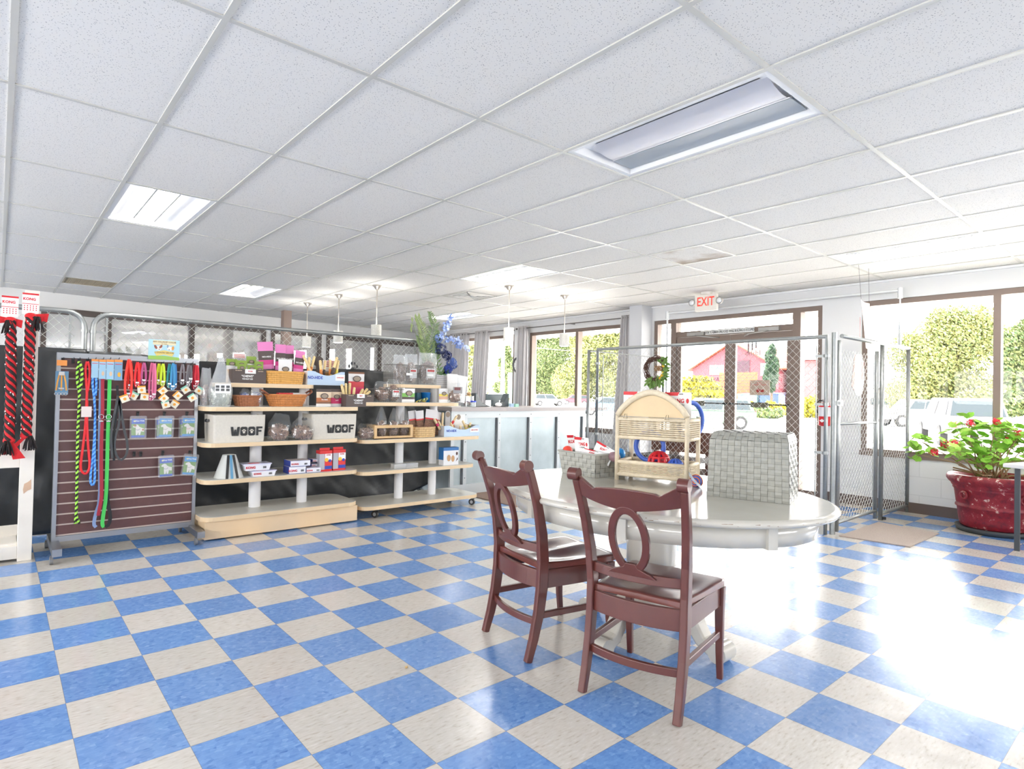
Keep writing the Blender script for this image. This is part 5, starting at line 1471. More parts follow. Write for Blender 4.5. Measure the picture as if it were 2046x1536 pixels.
g = MB(); g.box(.025, .915, -.006, .046, .095, .135); g.build('bottom_rail', CHROME, t)
for x in (-.0, .905):
    g = MB(); g.box(x - .01, x + .045, -.30, .30, .055, .105); f_ = g.build('foot', CHROME, t)
    for y in (-.27, .27):
        g = MB(); xf = Matrix.Translation((x - .012, y, .027)) @ Matrix.Rotation(PI / 2, 4, 'Y'); g.cyl((0, 0), .026, -.01, .01, 18, xf=xf); g.box(x - .02, x - .002, y - .014, y + .014, .03, .06); g.build('caster', mat('grey rubber', (110, 112, 116), .5), f_)
def hook(x, z, L=.06):
    g = MB(); X0 = .09
    g.box(x - X0 - .009, x - X0 + .009, -.005, .0, z - .035, z + .006); g.tube([(x - X0, -.004, z - .004), (x - X0, -L, z - .006), (x - X0, -L - .008, z + .006)], .0022, 5)
    g.build('hook', BLACK, t)
def sx(u, v=760, y=1.92): return fy(u, v, y).x
def sz(v, u=200, y=1.92): return fy(u, v, y).z
def hang(px_list, v): 
    for u in px_list: hook(fy(u, v, YS).x, fy(u, v, YS).z)
hang([126, 146, 158, 175, 190, 205, 219, 236], 716); hang([260, 277, 290, 306, 324, 346, 368, 382, 397 - 2], 724)
hang([275, 328, 373], 823); hang([325, 379], 901); hang([268, 281], 903)
# hanging leads and collars
def mk_lead(name, label, paths, w, m_, rope=False, r=.006, extra=None, two=None):
    g = MB()
    for k, (pth, mi) in enumerate(paths):
        pts = [Vector((fy(u, v, y).x, y, fy(u, v, y).z)) for u, v, y in pth]; g.m = mi
        # smooth the path a little
        q = [pts[0]]
        for a, b_ in zip(pts, pts[1:]): q += [a.lerp(b_, .25), a.lerp(b_, .75)]
        q.append(pts[-1])
        if rope: g.tube(q, r, 7)
        else: g.strap(q, w, .002, (1, 0, 0))
    o = g.build(name, m_); tag(o, label, 'dog lead' if 'lead' in name else 'collar', None); return o
def twist_mat(name, c1, c2, sc=60, ang=.9):
    m = mat(name, c1, .7); n = m.node_tree.nodes; l = m.node_tree.links
    tc = n.new('ShaderNodeTexCoord'); mp = n.new('ShaderNodeMapping'); mp.inputs['Rotation'].default_value = (0, ang, 0); l.new(tc.outputs['Object'], mp.inputs[0])
    w = n.new('ShaderNodeTexWave'); w.bands_direction = 'Z'; w.inputs['Scale'].default_value = sc; w.inputs['Distortion'].default_value = 1.5; w.inputs['Detail Scale'].default_value = 12; l.new(mp.outputs[0], w.inputs[0])
    r = n.new('ShaderNodeValToRGB'); r.color_ramp.interpolation = 'CONSTANT'; r.color_ramp.elements[0].color = lin(c1) + (1,); r.color_ramp.elements[1].color = lin(c2) + (1,); r.color_ramp.elements[1].position = .5
    l.new(w.outputs['Fac'], r.inputs[0]); l.new(r.outputs[0], n['Principled BSDF'].inputs['Base Color']); return m
LIME = twist_mat('lime and black braid', (168, 232, 80), (30, 34, 30), 11, .7); REDR = mat('red rope', (224, 38, 46), .6); BLUR = twist_mat('blue fleck rope', (52, 120, 208), (110, 176, 236), 14, .8)
YL = 1.895
mk_lead('rope_lead', 'lime green and black braided rope lead hanging on the slatwall rack', [([(158, 722, YL), (154, 740, YL), (155, 770, YL), (159, 782, YL), (157, 830, YL), (155, 870, YL), (154, 940, YL), (153, 1000, YL), (152, 1030, YL), (150, 1046, YL)], 0), ([(159, 722, YL), (164, 740, YL - .01), (163, 762, YL - .01), (159, 782, YL)], 0), ([(152, 1030, YL), (156, 1040, YL), (158, 1046, YL)], 0)], .02, LIME, True, .0095)
mk_lead('rope_lead', 'plain red rope slip lead with a paper tag on the rack', [([(174, 722, YL), (170, 735, YL), (172, 765, YL), (174, 782, YL), (173, 800, YL), (171, 850, YL), (164, 905, YL), (160, 935, YL), (166, 946, YL), (174, 946, YL), (180, 932, YL), (177, 900, YL), (174, 860, YL), (174, 800, YL)], 0), ([(175, 722, YL), (180, 735, YL), (178, 765, YL), (175, 782, YL)], 0)], .02, REDR, True, .0085)
mk_lead('rope_lead', 'blue flecked rope lead beside the red one', [([(190, 745, YL), (184, 760, YL), (187, 785, YL), (189, 800, YL), (190, 850, YL), (187, 900, YL), (180, 955, YL), (182, 969, YL), (188, 968, YL), (190, 950, YL), (189, 900, YL), (190, 850, YL)], 0), ([(191, 745, YL), (193, 765, YL), (191, 790, YL)], 0)], .02, BLUR, True, .0085)
o = mk_lead('web_lead', 'red and pale blue webbing lead with a padded handle near the bottom', [([(201, 757, YL), (201, 800, YL), (199, 850, YL), (199, 930, YL), (200, 1000, YL), (190, 1030, YL), (187, 1048, YL), (192, 1053, YL)], 0), ([(205, 757, YL - .01), (205, 830, YL - .01), (202, 900, YL - .01), (203, 985, YL - .01), (202, 1000, YL - .01), (196, 1030, YL - .01)], 1)], .022, [mat('pale blue webbing', (126, 148, 186), .7), mat('dark red webbing', (156, 40, 56), .7)])
o = mk_lead('web_lead', 'bright green webbing lead with black padded handle, longest on the rack', [([(219, 757, YL), (218, 800, YL), (216, 850, YL), (214, 930, YL), (212, 995, YL), (206, 1030, YL), (204, 1048, YL), (208, 1053, YL)], 0), ([(214, 940, YL + .01), (214, 1000, YL + .01), (221, 1030, YL), (218, 1048, YL), (210, 1053, YL)], 1)], .024, [mat('green webbing', (76, 196, 92), .7), mat('black webbing', (34, 36, 38), .7)])
o = mk_lead('web_lead', 'black webbing lead edged in pale grey, looped low beside the harness packs', [([(234, 770, YL), (236, 800, YL), (230, 850, YL), (224, 890, YL), (228, 920, YL)], 1), ([(238, 790, YL), (246, 850, YL), (256, 890, YL), (252, 912, YL), (240, 921, YL), (230, 905, YL), (228, 880, YL), (240, 840, YL), (238, 800, YL)], 0), ([(236, 790, YL - .008), (226, 840, YL - .008), (221, 870, YL - .008), (224, 915, YL - .008)], 0)], .016, [mat('grey edged black webbing', (70, 72, 74), .6), mat('black webbing', (34, 36, 38), .7)])
for u_, lb in ((202, 'steel snap hook on the red and blue webbing lead'), (217, 'steel snap hook on the green webbing lead')):
    p = fy(u_, 838, YL - .02); g = MB(); torus(g, p + Vector((0, 0, .02)), .017, .0022, (1, 0, 0), (0, 0, 1), 18); g.ball(p - Vector((0, 0, .012)), .012, 8, (1.4, .5, .6)); tag(g.build('snap_hook', mat('bright metal', (220, 220, 222), .2, .9)), lb, 'snap hook')
def sleeve(label, u0, u1, v0, v1, parent_color, art):
    a = fy(u0, v0, YL - .02); b_ = fy(u1, v1, YL - .02); g = MB(); g.box(a.x, b_.x, YL - .022, YL - .020, b_.z, a.z)
    o = g.build('card_sleeve', parent_color); tag(o, label, 'packaging'); w = b_.x - a.x; h = a.z - b_.z
    g = MB(); g.box(a.x, b_.x, YL - .0228, YL - .022, a.z - h * .12, a.z); g.build('header', mat('orange header', (224, 142, 70), .6), o)
    g = MB(); g.box(a.x + w * .1, b_.x - w * .1, YL - .0228, YL - .022, a.z - h * .24, a.z - h * .21); g.build('red_rule', REDP, o)
    g = MB(); cx, cz = a.x + w * .6, a.z - h * .72
    g.slab([(cx + w * .2 * math.cos(2 * PI * k / 12), YL - .0222, cz + h * .12 * math.sin(2 * PI * k / 12)) for k in range(12)], (0, -1, 0), .0006); g.build('picture', art, o)
    return o
SKYC = mat('light blue card', (150, 186, 208), .6); TANA = mat('tan picture', (206, 178, 150), .6); GOLDA = mat('gold picture', (222, 168, 60), .6)
sleeve('light blue card at the top of the blue rope lead', 183, 196, 717, 755, SKYC, SKYC); sleeve('blue card sleeve around the red and blue webbing lead', 198, 211, 718, 757, SKYC, TANA)
sleeve('blue card sleeve around the green webbing lead', 213, 227, 718, 758, SKYC, TANA); sleeve('blue card sleeve with a yellow picture around the black lead', 229, 244, 718, 760, mat('steel blue card', (120, 158, 186), .6), GOLDA)
a = fy(163, 812, YL - .03); b_ = fy(183, 833, YL - .03); g = MB(); g.box(a.x, b_.x, YL - .022, YL - .02, b_.z, a.z); tag(g.build('paper_tag', mat('pinkish paper', (222, 208, 204), .7)), 'blank paper price tag on the red rope lead', 'tag')
# harness on blue card, top left
t2 = thing('harness_card', 'orange and black strap harness on a blue card at the top left of the rack', 'dog harness', (0, 0, 0))
a = fy(111, 741, 1.91); b_ = fy(136, 788, 1.91); g = MB(); g.bevbox(a.x, b_.x, 1.91, 1.913, 0, 1, .001); g.v = [(p[0], p[1], b_.z + (a.z - b_.z) * p[2]) for p in g.v]; g.build('backing_card', mat('dusty blue card', (106, 148, 178), .6), t2)
c = fy(124, 722, 1.90); g = MB(); g.box(c.x - .03, c.x + .03, 1.90, 1.903, c.z - .03, c.z + .01); g.build('orange_header', mat('orange header', (224, 142, 70), .6), t2)
g = MB()
for du in (-1, 0, 1): g.strap([(c.x + du * .012, 1.893, c.z - .085), (c.x + du * .024, 1.890, c.z - .15), (c.x + du * .030, 1.893, c.z - .21)], .009, .002, (1, 0, 0))
g.build('strap', mat('orange webbing', (214, 150, 60), .7), t2)
g = MB(); g.box(c.x - .016, c.x + .016, 1.884, 1.896, c.z - .10, c.z - .075); g.box(c.x - .016, c.x + .016, 1.884, 1.896, c.z - .2, c.z - .19)
g.build('slider_buckle', mat('light metal', (200, 196, 190), .3, .8), t2)
for du in (-.03, -.012, .008, .026): g = MB(); torus(g, (c.x + du, 1.89, c.z - .235), .009, .0016, (1, 0, 0), (0, 0, 1), 12); g.build('metal_clip', mat('light metal', (200, 196, 190), .3, .8), t2)
# collars: elongated loops on hooks, each with its tag
TAGM = [mat('cream tag', (226, 220, 200), .6), mat('teal tag edge', (130, 200, 176), .6), mat('orange tag edge', (230, 160, 60), .6)]
def collar(label, u, vt, vb, wpx, col, tagpos=None, tilt=0):
    y = 1.90 + rndc.uniform(-.025, .02); c = fy(u, vt, y); b_ = fy(u, vb, y); w = wpx * .0025; h = c.z - b_.z
    g = MB(); N = 26; pts = []
    for k in range(N + 1):
        s_ = k / N * 2 * PI; zz = -h / 2 + h / 2 * math.cos(s_); xx = w * math.sin(s_) * (.55 + .45 * (-zz / h) * 1.6)
        pts.append((c.x + xx + tilt * (-zz), y, c.z + zz))
    g.tube(pts, .0045, 6, flat=.45, up=(1, 0, 0)) if False else g.strap(pts, .017, .0022, (1, .35, 0))
    o = g.build('collar', mat('webbing %d %d %d' % col, col, .65)); tag(o, label, 'dog collar')
    g = MB(); torus(g, (c.x + tilt * h, y - .008, b_.z + .012), .010, .0017, (1, .2, 0), (0, 0, 1), 14); g.box(c.x + tilt * h - .012, c.x + tilt * h + .012, y - .012, y - .006, b_.z + .028, b_.z + .04); g.build('ring_and_buckle', mat('bright metal', (220, 220, 222), .2, .9), o)
    if tagpos:
        (tu, tv, ang) = tagpos; p = fy(tu, tv, y - .015); s_ = .028; a = ang
        def rp(dx, dz): return (p.x + dx * math.cos(a) - dz * math.sin(a), y - .015, p.z + dx * math.sin(a) + dz * math.cos(a))
        g = MB(); g.m = 0; g.slab([rp(-s_, -s_), rp(s_, -s_), rp(s_, s_ * .6), rp(-s_, s_ * .6)], (0, -1, 0), .001)
        g.m = 1 if rndc.random() < .5 else 2; g.slab([rp(-s_, s_ * .6), rp(s_, s_ * .6), rp(s_, s_), rp(-s_, s_)], (0, -1, 0), .001); g.m = 2
        g.slab([rp(s_ * .4 * math.cos(2 * PI * k / 8), s_ * .4 * math.sin(2 * PI * k / 8) - .004) [:1] + (y - .0162,) + rp(s_ * .4 * math.cos(2 * PI * k / 8), s_ * .4 * math.sin(2 * PI * k / 8) - .004)[2:] for k in range(8)], (0, -1, 0), .0005)
        g.build('hang_tag', TAGM, o)
rndc = random.Random(21)
CORAL = (250, 66, 52); RD = (242, 40, 46); PK = (196, 92, 142); PK2 = (222, 112, 150); YL2 = (204, 224, 50); TEAL = (60, 150, 150); BLC = (70, 150, 196); GY = (138, 130, 134); GY2 = (156, 148, 150); CRM = (190, 30, 52)
CLR = [('widest coral red collar, nearest the webbing leads', 258, 718, 795, 9, CORAL, (249, 796, .4)), ('second coral red collar hanging inside the widest one', 261, 721, 778, 5, CORAL, (267, 790, -.5)),
 ('bright red collar hung on the second collar hook', 275, 724, 773, 6, RD, (283, 778, .1)), ('narrow bright red collar overlapping the second collar hook', 280, 725, 768, 4, (250, 50, 50), None),
 ('short mauve pink collar left of the long pink one', 288, 725, 768, 6, PK, (289, 792, -.1)), ('long pink collar reaching lowest of the pinks', 304, 725, 800, 6, PK2, None), ('pink collar tucked behind the long pink one', 309, 726, 796, 4, PK2, None),
 ('lime yellow collar at the left of its hook', 318, 727, 768, 5, (214, 220, 40), (325, 780, .75)), ('lime yellow collar at the right of its hook', 326, 727, 771, 5, YL2, (327, 795, .8)),
 ('teal green collar left of the light blue ones', 339, 727, 775, 5, TEAL, (331, 808, .3)), ('light blue collar beside the teal one', 346, 726, 780, 5, BLC, (355, 790, .8)), ('second light blue collar behind the others', 350, 728, 776, 4, (60, 130, 190), (349, 807, -.6)),
 ('thin grey collar on the left grey hook', 365, 728, 768, 6, GY, (371, 778, .6)), ('plain grey collar on the right grey hook', 377, 729, 772, 4, GY2, (384, 794, .6)), ('slim dark grey collar behind the plain grey one', 381, 730, 765, 3, (110, 104, 108), None),
 ('crimson collar at the end of the row', 390, 730, 778, 6, CRM, (398, 780, -.6)), ('second crimson collar at the end of the row', 394, 730, 770, 5, (206, 34, 54), None)]
for lb, u, vt, vb, w, col, tp in CLR: collar(lb, u, vt, vb, w, col, tp)
# harness packs in blister cases
GRS = mat('grass picture', (126, 160, 96), .6); DOGW = mat('white dog picture', (226, 222, 214), .6); DOGB = mat('brown dog patch', (170, 110, 80), .6)
def pack(label, u, v, tilt, col, head, y=1.90, brown=False):
    c = fy(u, v, y); X = Matrix.Translation((c.x, y, c.z)) @ Matrix.Rotation(tilt, 4, 'Y')
    w, h = .088, .145
    t = thing('harness_pack', label, 'dog harness pack', (0, 0, 0)); t.matrix_world = X
    g = MB(); g.prism(rrect(-w / 2 - .012, w / 2 + .012, -h / 2 - .008, h / 2 + .022, .01), -.004, .010, Matrix.Rotation(PI / 2, 4, 'X')); g.build('blister_case', CLEARP, t)
    g = MB(); g.box(-w / 2, w / 2, .002, .004, -h / 2, h / 2); g.build('card', GRS, t)
    g = MB(); g.box(-w / 2, w / 2, .001, .0025, h * .22, h / 2); g.box(-w / 2, w / 2, .001, .0025, -h / 2, -h * .39); g.build('printed_band', head, t)
    text('Easy Walk', .014, WHITEP, (.012, .0008, h * .38), (1, 0, 0), (0, 0, 1), t, bold=.02)
    g = MB(); g.slab([(-.024 + .008 * math.cos(2 * PI * k / 8), .0008, h * .37 + .007 * math.sin(2 * PI * k / 8)) for k in range(8)], (0, -1, 0), .0004); g.build('emblem', mat('pale yellow print', (220, 220, 170), .6), t)
    g = MB(); pl = [(-.034, .012), (-.026, .022), (-.012, .028), (.0, .024), (.006, .012), (.022, .002), (.04, -.004), (.04, -.03), (.02, -.026), (.014, -.054), (.004, -.054), (.002, -.03), (-.004, -.054), (-.014, -.054), (-.016, -.022), (-.016, .004), (-.03, .004)]
    for tri in (pl[:5] + [pl[-2], pl[-1]], [pl[4], pl[5], pl[6], pl[7], pl[8], pl[11], pl[14], pl[15]], pl[8:12], pl[11:15]):
        g.slab([(x, .0012, z) for x, z in tri], (0, -1, 0), .0005)
    d = g.build('dog_picture', DOGW, t)
    g = MB(); g.tube([(-.018, -.001, -.012), (0, -.0015, -.016), (.014, -.001, -.006)], .0012, 4); g.build('harness_picture', mat(col[0], col[1], .5), t)
    if brown: g = MB(); g.slab([(-.02 + .010 * math.cos(2 * PI * k / 8), .0006, .019 + .008 * math.sin(2 * PI * k / 8)) for k in range(8)], (0, -1, 0), .0003); g.slab([(.033 + .007 * math.cos(2 * PI * k / 8), .0006, -.014 + .008 * math.sin(2 * PI * k / 8)) for k in range(8)], (0, -1, 0), .0003); g.build('brown_patch', DOGB, t)
BH = mat('royal blue print', (70, 100, 186), .5); BH2 = mat('sky blue print', (84, 150, 204), .5)
NV = ('navy strap print', (60, 70, 140)); RS = ('red strap print', (200, 80, 90)); GS = ('grey strap print', (120, 120, 130))
pack('harness pack picturing a brown patched dog, leftmost of the upper three', 276, 855, 0, NV, BH, 1.90, True)
pack('harness pack with white dog in the middle of the upper three', 331, 854, .02, GS, BH2, 1.885)
pack('harness pack behind the middle white dog pack', 326, 856, -.02, GS, BH, 1.912)
pack('harness pack with red strap picture, right of the upper three', 377, 853, .02, RS, BH2, 1.885); pack('harness pack tucked behind the red strap one', 372, 855, -.02, RS, BH, 1.912)
pack('lower harness pack hanging straight with a royal blue band', 332, 933, -.02, NV, BH, 1.895); pack('lower harness pack hanging tilted at the rack edge', 379, 930, .13, GS, BH2, 1.895)
# header poster on the rack
a = fy(297, 677, 1.93); b_ = fy(358, 720, 1.93); w = b_.x - a.x; h = a.z - b_.z; pc = Vector(((a.x + b_.x) / 2, 1.93, (a.z + b_.z) / 2))
t = thing('rack_poster', 'small illustrated poster with two cartoon dogs and a banner on top of the rack', 'poster', pc)
g = MB(); g.box(-w / 2, w / 2, 0, .002, -h / 2, h / 2); g.build('sheet', mat('poster sky', (170, 208, 220), .6), t)
g = MB(); g.slab([(-w / 2, -.0005, -h / 2), (w / 2, -.0005, -h / 2), (w / 2, -.0005, -h * .36), (.0, -.0005, -h * .30), (-w / 2, -.0005, -h * .32)], (0, -1, 0), .0004); g.build('grass_strip', mat('poster green', (150, 190, 90), .6), t)
g = MB(); g.box(-w * .36, w * .38, -.001, 0, h * .24, h * .46); g.build('title_plate', mat('parchment', (226, 214, 176), .6), t)
text('ANY COLLAR/4FT COLLAR', .017, mat('brown text', (110, 80, 50), .6), (0.002, -.0016, h * .39), (1, 0, 0), (0, 0, 1), t, sx=.8, bold=.01); text('$ 10.00', .012, mat('brown text', (110, 80, 50), .6), (0, -.0016, h * .29), (1, 0, 0), (0, 0, 1), t)
def el(g, cx, cz, ra, rb, y=-.001, n=14, r0=0): g.slab([(cx + ra * math.cos(2 * PI * k / n) * math.cos(r0) - rb * math.sin(2 * PI * k / n) * math.sin(r0), y, cz + ra * math.cos(2 * PI * k / n) * math.sin(r0) + rb * math.sin(2 * PI * k / n) * math.cos(r0)) for k in range(n)], (0, -1, 0), .0005)
g = MB(); g.m = 0; el(g, -w * .17, h * .08, w * .10, h * .12); el(g, w * .18, h * .08, w * .09, h * .10)
g.m = 1; el(g, -w * .27, h * .12, w * .04, h * .11, -.0014, r0=.5); el(g, -w * .1, h * .16, w * .035, h * .09, -.0014, r0=-.4); el(g, -w * .13, h * .12, w * .035, h * .05, -.0018)
g.m = 2; el(g, w * .28, h * .1, w * .04, h * .11, -.0014, r0=-.1); g.m = 3; el(g, w * .11, h * .19, w * .025, h * .09, -.0014)
g.m = 4; el(g, -w * .16, h * .02, .004, .003, -.0022); el(g, w * .16, h * .02, .004, .003, -.0022)
g.build('dog_drawing', [DOGW, mat('brown ear', (142, 80, 60), .6), mat('orange ear', (220, 150, 70), .6), mat('blue grey ear', (130, 150, 180), .6), BLACK], t)
g = MB(); g.slab([(x * w, -.002, z * h) for x, z in ((-.32, -.12), (0, -.02), (.34, -.12), (.26, -.32), (0, -.24), (-.24, -.32))], (0, -1, 0), .0005); g.build('ribbon', mat('poster ribbon', (222, 200, 120), .6), t)
text('COUNTRY BROOK', .019, mat('brown text', (110, 80, 50), .6), (.002, -.0028, -h * .15), (1, 0, 0), (0, 0, 1), t, sx=.82, bold=.01)

# ---------------------------------------------------------------- rope toys on the white stand
WWOOD = mat('worn white wood', (226, 220, 210), .5, noise_amt=.08, noise_scale=5); WEAR = mat('worn wood patch', (196, 164, 138), .7)
t = thing('wooden_stand', 'white painted wooden stand with worn post holding the two rope toys', 'stand', (-.055, 1.94, 0))
g = MB(); g.box(-.045, .035, -.04, .05, 0, 1.90); p_ = g.build('post', WWOOD, t, bevel=.003)
g = MB(); g.slab([(x, -.0405, z) for x, z in ((-.02, .47), (.0, .49), (.022, .50), (.02, .57), (.012, .56), (.0, .55), (-.018, .54), (-.024, .50))], (0, -1, 0), .0006); g.build('worn_patch', WEAR, p_)
g = MB(); g.box(-1.3, -.045, -.03, .03, .655, .755); g.build('rail', WWOOD, t, bevel=.003)
g = MB(); g.box(-1.3, -.045, -.035, -.01, .02, .11); g.box(-1.3, -.045, -.01, .30, .10, .125); g.box(-1.3, .03, .28, .30, .02, .2); g.build('base_box', WWOOD, t, bevel=.003)
g = MB(); g.box(-1.3, -1.22, -.04, .05, 0, 1.9); g.build('post', WWOOD, t)
def rope_toy(label, utop, vtop, ubot, vbot, card, sway, knot_l):
    y = 1.84; tp = fy(utop, vtop, y); bt = fy(ubot, vbot, y)
    t = thing('rope_toy', label, 'dog toy', (0, 0, 0)); n = 90; ax = []
    for k in range(n + 1):
        u = k / n; ax.append(tp.lerp(bt, u) + Vector((sway * math.sin(u * PI), 0, 0)))
    RD_ = mat('red fleece strand', (206, 30, 38), .8, noise_amt=.15, noise_scale=80); BK_ = mat('black cord strand', (36, 28, 28), .8)
    R_ = .0225
    L = (tp - bt).length; tw = L / .052
    for nm, m_, ph in (('red_strand', RD_, 0), ('black_strand', BK_, 1)):
        g = MB()
        for s_ in range(3):
            off = 2 * PI * (s_ / 3) + (PI / 3) * ph; r_ = .0150 if ph == 0 else .0115; rr = R_ * (.62 if ph == 0 else .98)
            g.tube([p + Vector((math.cos(off + k / n * tw * 2 * PI / 3) * rr, math.sin(off + k / n * tw * 2 * PI / 3) * rr, 0)) for k, p in enumerate(ax)], r_, 8)
        if ph: g.build(nm, m_, t); continue
        WD_ = mat('white fleck', (232, 224, 222), .7); rn = random.Random(int(utop)); g.m = 1
        for k in range(26):
            j = rn.randrange(3, n - 3); a = rn.uniform(PI, 2 * PI); p = ax[j] + Vector((math.cos(a) * .031, math.sin(a) * .031, 0)); g.ball(p, .004, 6, (1, .6, 1.4))
        g.build(nm, [m_, WD_], t)
    g = MB()
    g.ball(tp + Vector((0, 0, .0)), .036, 14, (1, .8, .7)); g.ball(bt, .034, 14, (1, .8, .8))
    g.build('knot', RD_, t)
    for nm, base, sg in (('upper_tail', tp, 1), ('lower_tail', bt, -1)):
        g = MB(); d = Vector((-.09 if sg > 0 else .05, -.01, -.02 if sg > 0 else -.11)) * (1 if knot_l else -1 if sg > 0 else -1)
        if sg < 0: d.z = -.12; d.x = .055 if knot_l else -.10
        if sg > 0: d.z = .0
        q = base + d; sd = Vector((0, 0, 1)) if sg > 0 else Vector((1, 0, .3))
        g.slab([base - sd * .012, q - sd * .032, q + sd * .03 + d * .1, base + sd * .014], (0, -1, 0), .006)
        if sg > 0: g.slab([base + Vector((.0, 0, .02)), base + Vector((.065, -.012, .005)), base + Vector((.06, -.012, -.05)), base + Vector((.02, 0, -.03))], (0, -1, 0), .006)
        g.build(nm, RD_, t)
        g = MB(); dx = (-.012 if knot_l else .035) if sg > 0 else (-.012 if knot_l else .02); rn = random.Random(int(ubot) + sg)
        for k in range(26):
            a = rn.uniform(-1, 1); L_ = rn.uniform(.08, .105); b0 = base + Vector((dx + a * .012, -.02 + rn.uniform(-.01, .01), .0))
            g.tube([b0, b0 + Vector((a * .018, rn.uniform(-.008, .008), -L_ * .5)), b0 + Vector((a * .028, rn.uniform(-.01, .01), -L_))], .0032, 5)
        g.build('black_tassel', BK_, t)
    c = fy(card[0], card[1], y + .03); toy = MB(); w, h = .09, .15
    toy.box(c.x - w / 2, c.x + w / 2, c.y, c.y + .002, c.z - h / 2, c.z + h / 2); g = toy; g.m = 1; g.box(c.x - w / 2, c.x + w / 2, c.y - .0012, c.y - .0002, c.z + h * .42, c.z + h / 2); g.box(c.x - w / 2, c.x + w / 2, c.y - .0012, c.y - .0002, c.z - .002, c.z + .002)
    for i in range(5):
        for j in range(3): el2 = [(c.x - w * .36 + i * w * .18 + .0035 * math.cos(2 * PI * q / 6), c.y - .0003, c.z - .014 - j * .014 + .0045 * math.sin(2 * PI * q / 6)) for q in range(6)]; g.slab(el2, (0, -1, 0), .0006)
    k_ = g.build('header_card', [WHITEP, REDP], t)
    text('KONG', .026, REDP, (c.x - .006, c.y - .0008, c.z + h * .22), (1, 0, 0), (0, 0, 1), k_, bold=.03, sx=.9)
rope_toy('red and black twisted rope toy, left of the two on the white stand', 21, 640, 18, 880, (20, 613), .006, True)
rope_toy('red and black twisted rope toy hanging in front of the white post', 62, 632, 52, 870, (61, 607), .0, False)
# ---------------------------------------------------------------- shelf units
LAM = mat('pale grey laminate', (214, 214, 208), .35); MAPLE = mat('maple edge', (222, 196, 158), .45, noise_amt=.06, noise_scale=6); POSTW = mat('white tube post', (226, 226, 228), .35)
YF = 1.73
def shelf_plate(t, x0, x1, z, y0, y1, r=.11, th=.036):
    g = MB(); g.m = 1; pts = rrect(x0, x1, y0, y1, r, 6); g.prism(pts, z - th, z - .0015)
    g.m = 0; g.prism(rrect(x0 + .002, x1 - .002, y0 + .002, y1 - .002, r - .002, 6), z - .0015, z)
    return g.build('shelf', [LAM, MAPLE], t, bevel=.002, seg=1)
def gondola(label, levels, posts, zt, base=None, casters=None):
    t = thing('shelf_unit', label, 'shelf unit', (levels[0][0], YF, 0)); t.location = (0, 0, 0)
    for (x0, x1, z, y0, y1) in levels: shelf_plate(t, x0, x1, z, y0, y1)
    zs = sorted(l_[2] for l_ in levels)
    for x, y, r in posts:
        g = MB()
        for a, b_ in zip(zs, zs[1:]): g.cyl((x, y), r, a, b_ - .036, 24)
        g.build('post', POSTW, t)
    if base: g = MB(); g.box(*base); g.build('plinth', mat('maple panel', (226, 198, 160), .4, noise_amt=.06, noise_scale=4), t)
    if casters:
        for x, y in casters:
            g = MB(); xf = Matrix.Translation((x, y, .035)) @ Matrix.Rotation(.5, 4, 'Z') @ Matrix.Rotation(PI / 2, 4, 'Y'); g.m = 0; g.cyl((0, 0), .034, -.012, .012, 20, xf=xf); g.m = 1; g.cyl((0, 0), .018, -.014, .014, 14, xf=xf)
            g.slab([Vector((x, y, .085)) + Matrix.Rotation(.5, 3, 'Z') @ Vector((s_ * .018, q, zz)) for s_ in (1,) for q, zz in ((-.03, 0), (.03, 0), (.008, -.055), (-.008, -.055))], Matrix.Rotation(.5, 3, 'Z') @ Vector((1, 0, 0)), .003)
            g.box(x - .03, x + .03, y - .03, y + .03, .083, .088); g.build('caster', [BLACK, CHROME], t)
    return t
Z1 = (.19, .49, .79, 1.085, 1.285); Z2 = (.125, .462, .767, 1.13, 1.315)
gondola('left shelf unit of maple edged shelves on a solid maple base', [(1.035, 2.40, Z1[0], YF, 2.30), (1.035, 2.40, Z1[1], YF, 2.30), (1.035, 2.40, Z1[2], YF, 2.30), (1.035, 2.40, Z1[3], YF, 2.26), (1.16, 2.02, Z1[4], 1.88, 2.20)], [(1.53, 2.03, .05), (1.955, 2.03, .046)], 1.28, base=(1.06, 2.385, YF + .02, 2.28, .012, .153))
gondola('right shelf unit of maple edged shelves standing on casters', [(2.43, 3.85, Z2[0], YF, 2.30), (2.405, 3.79, Z2[1], YF, 2.28), (2.42, 3.86, Z2[2], YF, 2.28), (2.43, 3.575, Z2[3], YF, 2.24), (2.82, 3.44, Z2[4], 1.88, 2.18)], [(2.985, 2.03, .045), (3.40, 2.03, .043)], 1.28, casters=[(2.60, 1.80), (3.78, 1.80), (2.52, 2.2), (3.75, 2.2)])

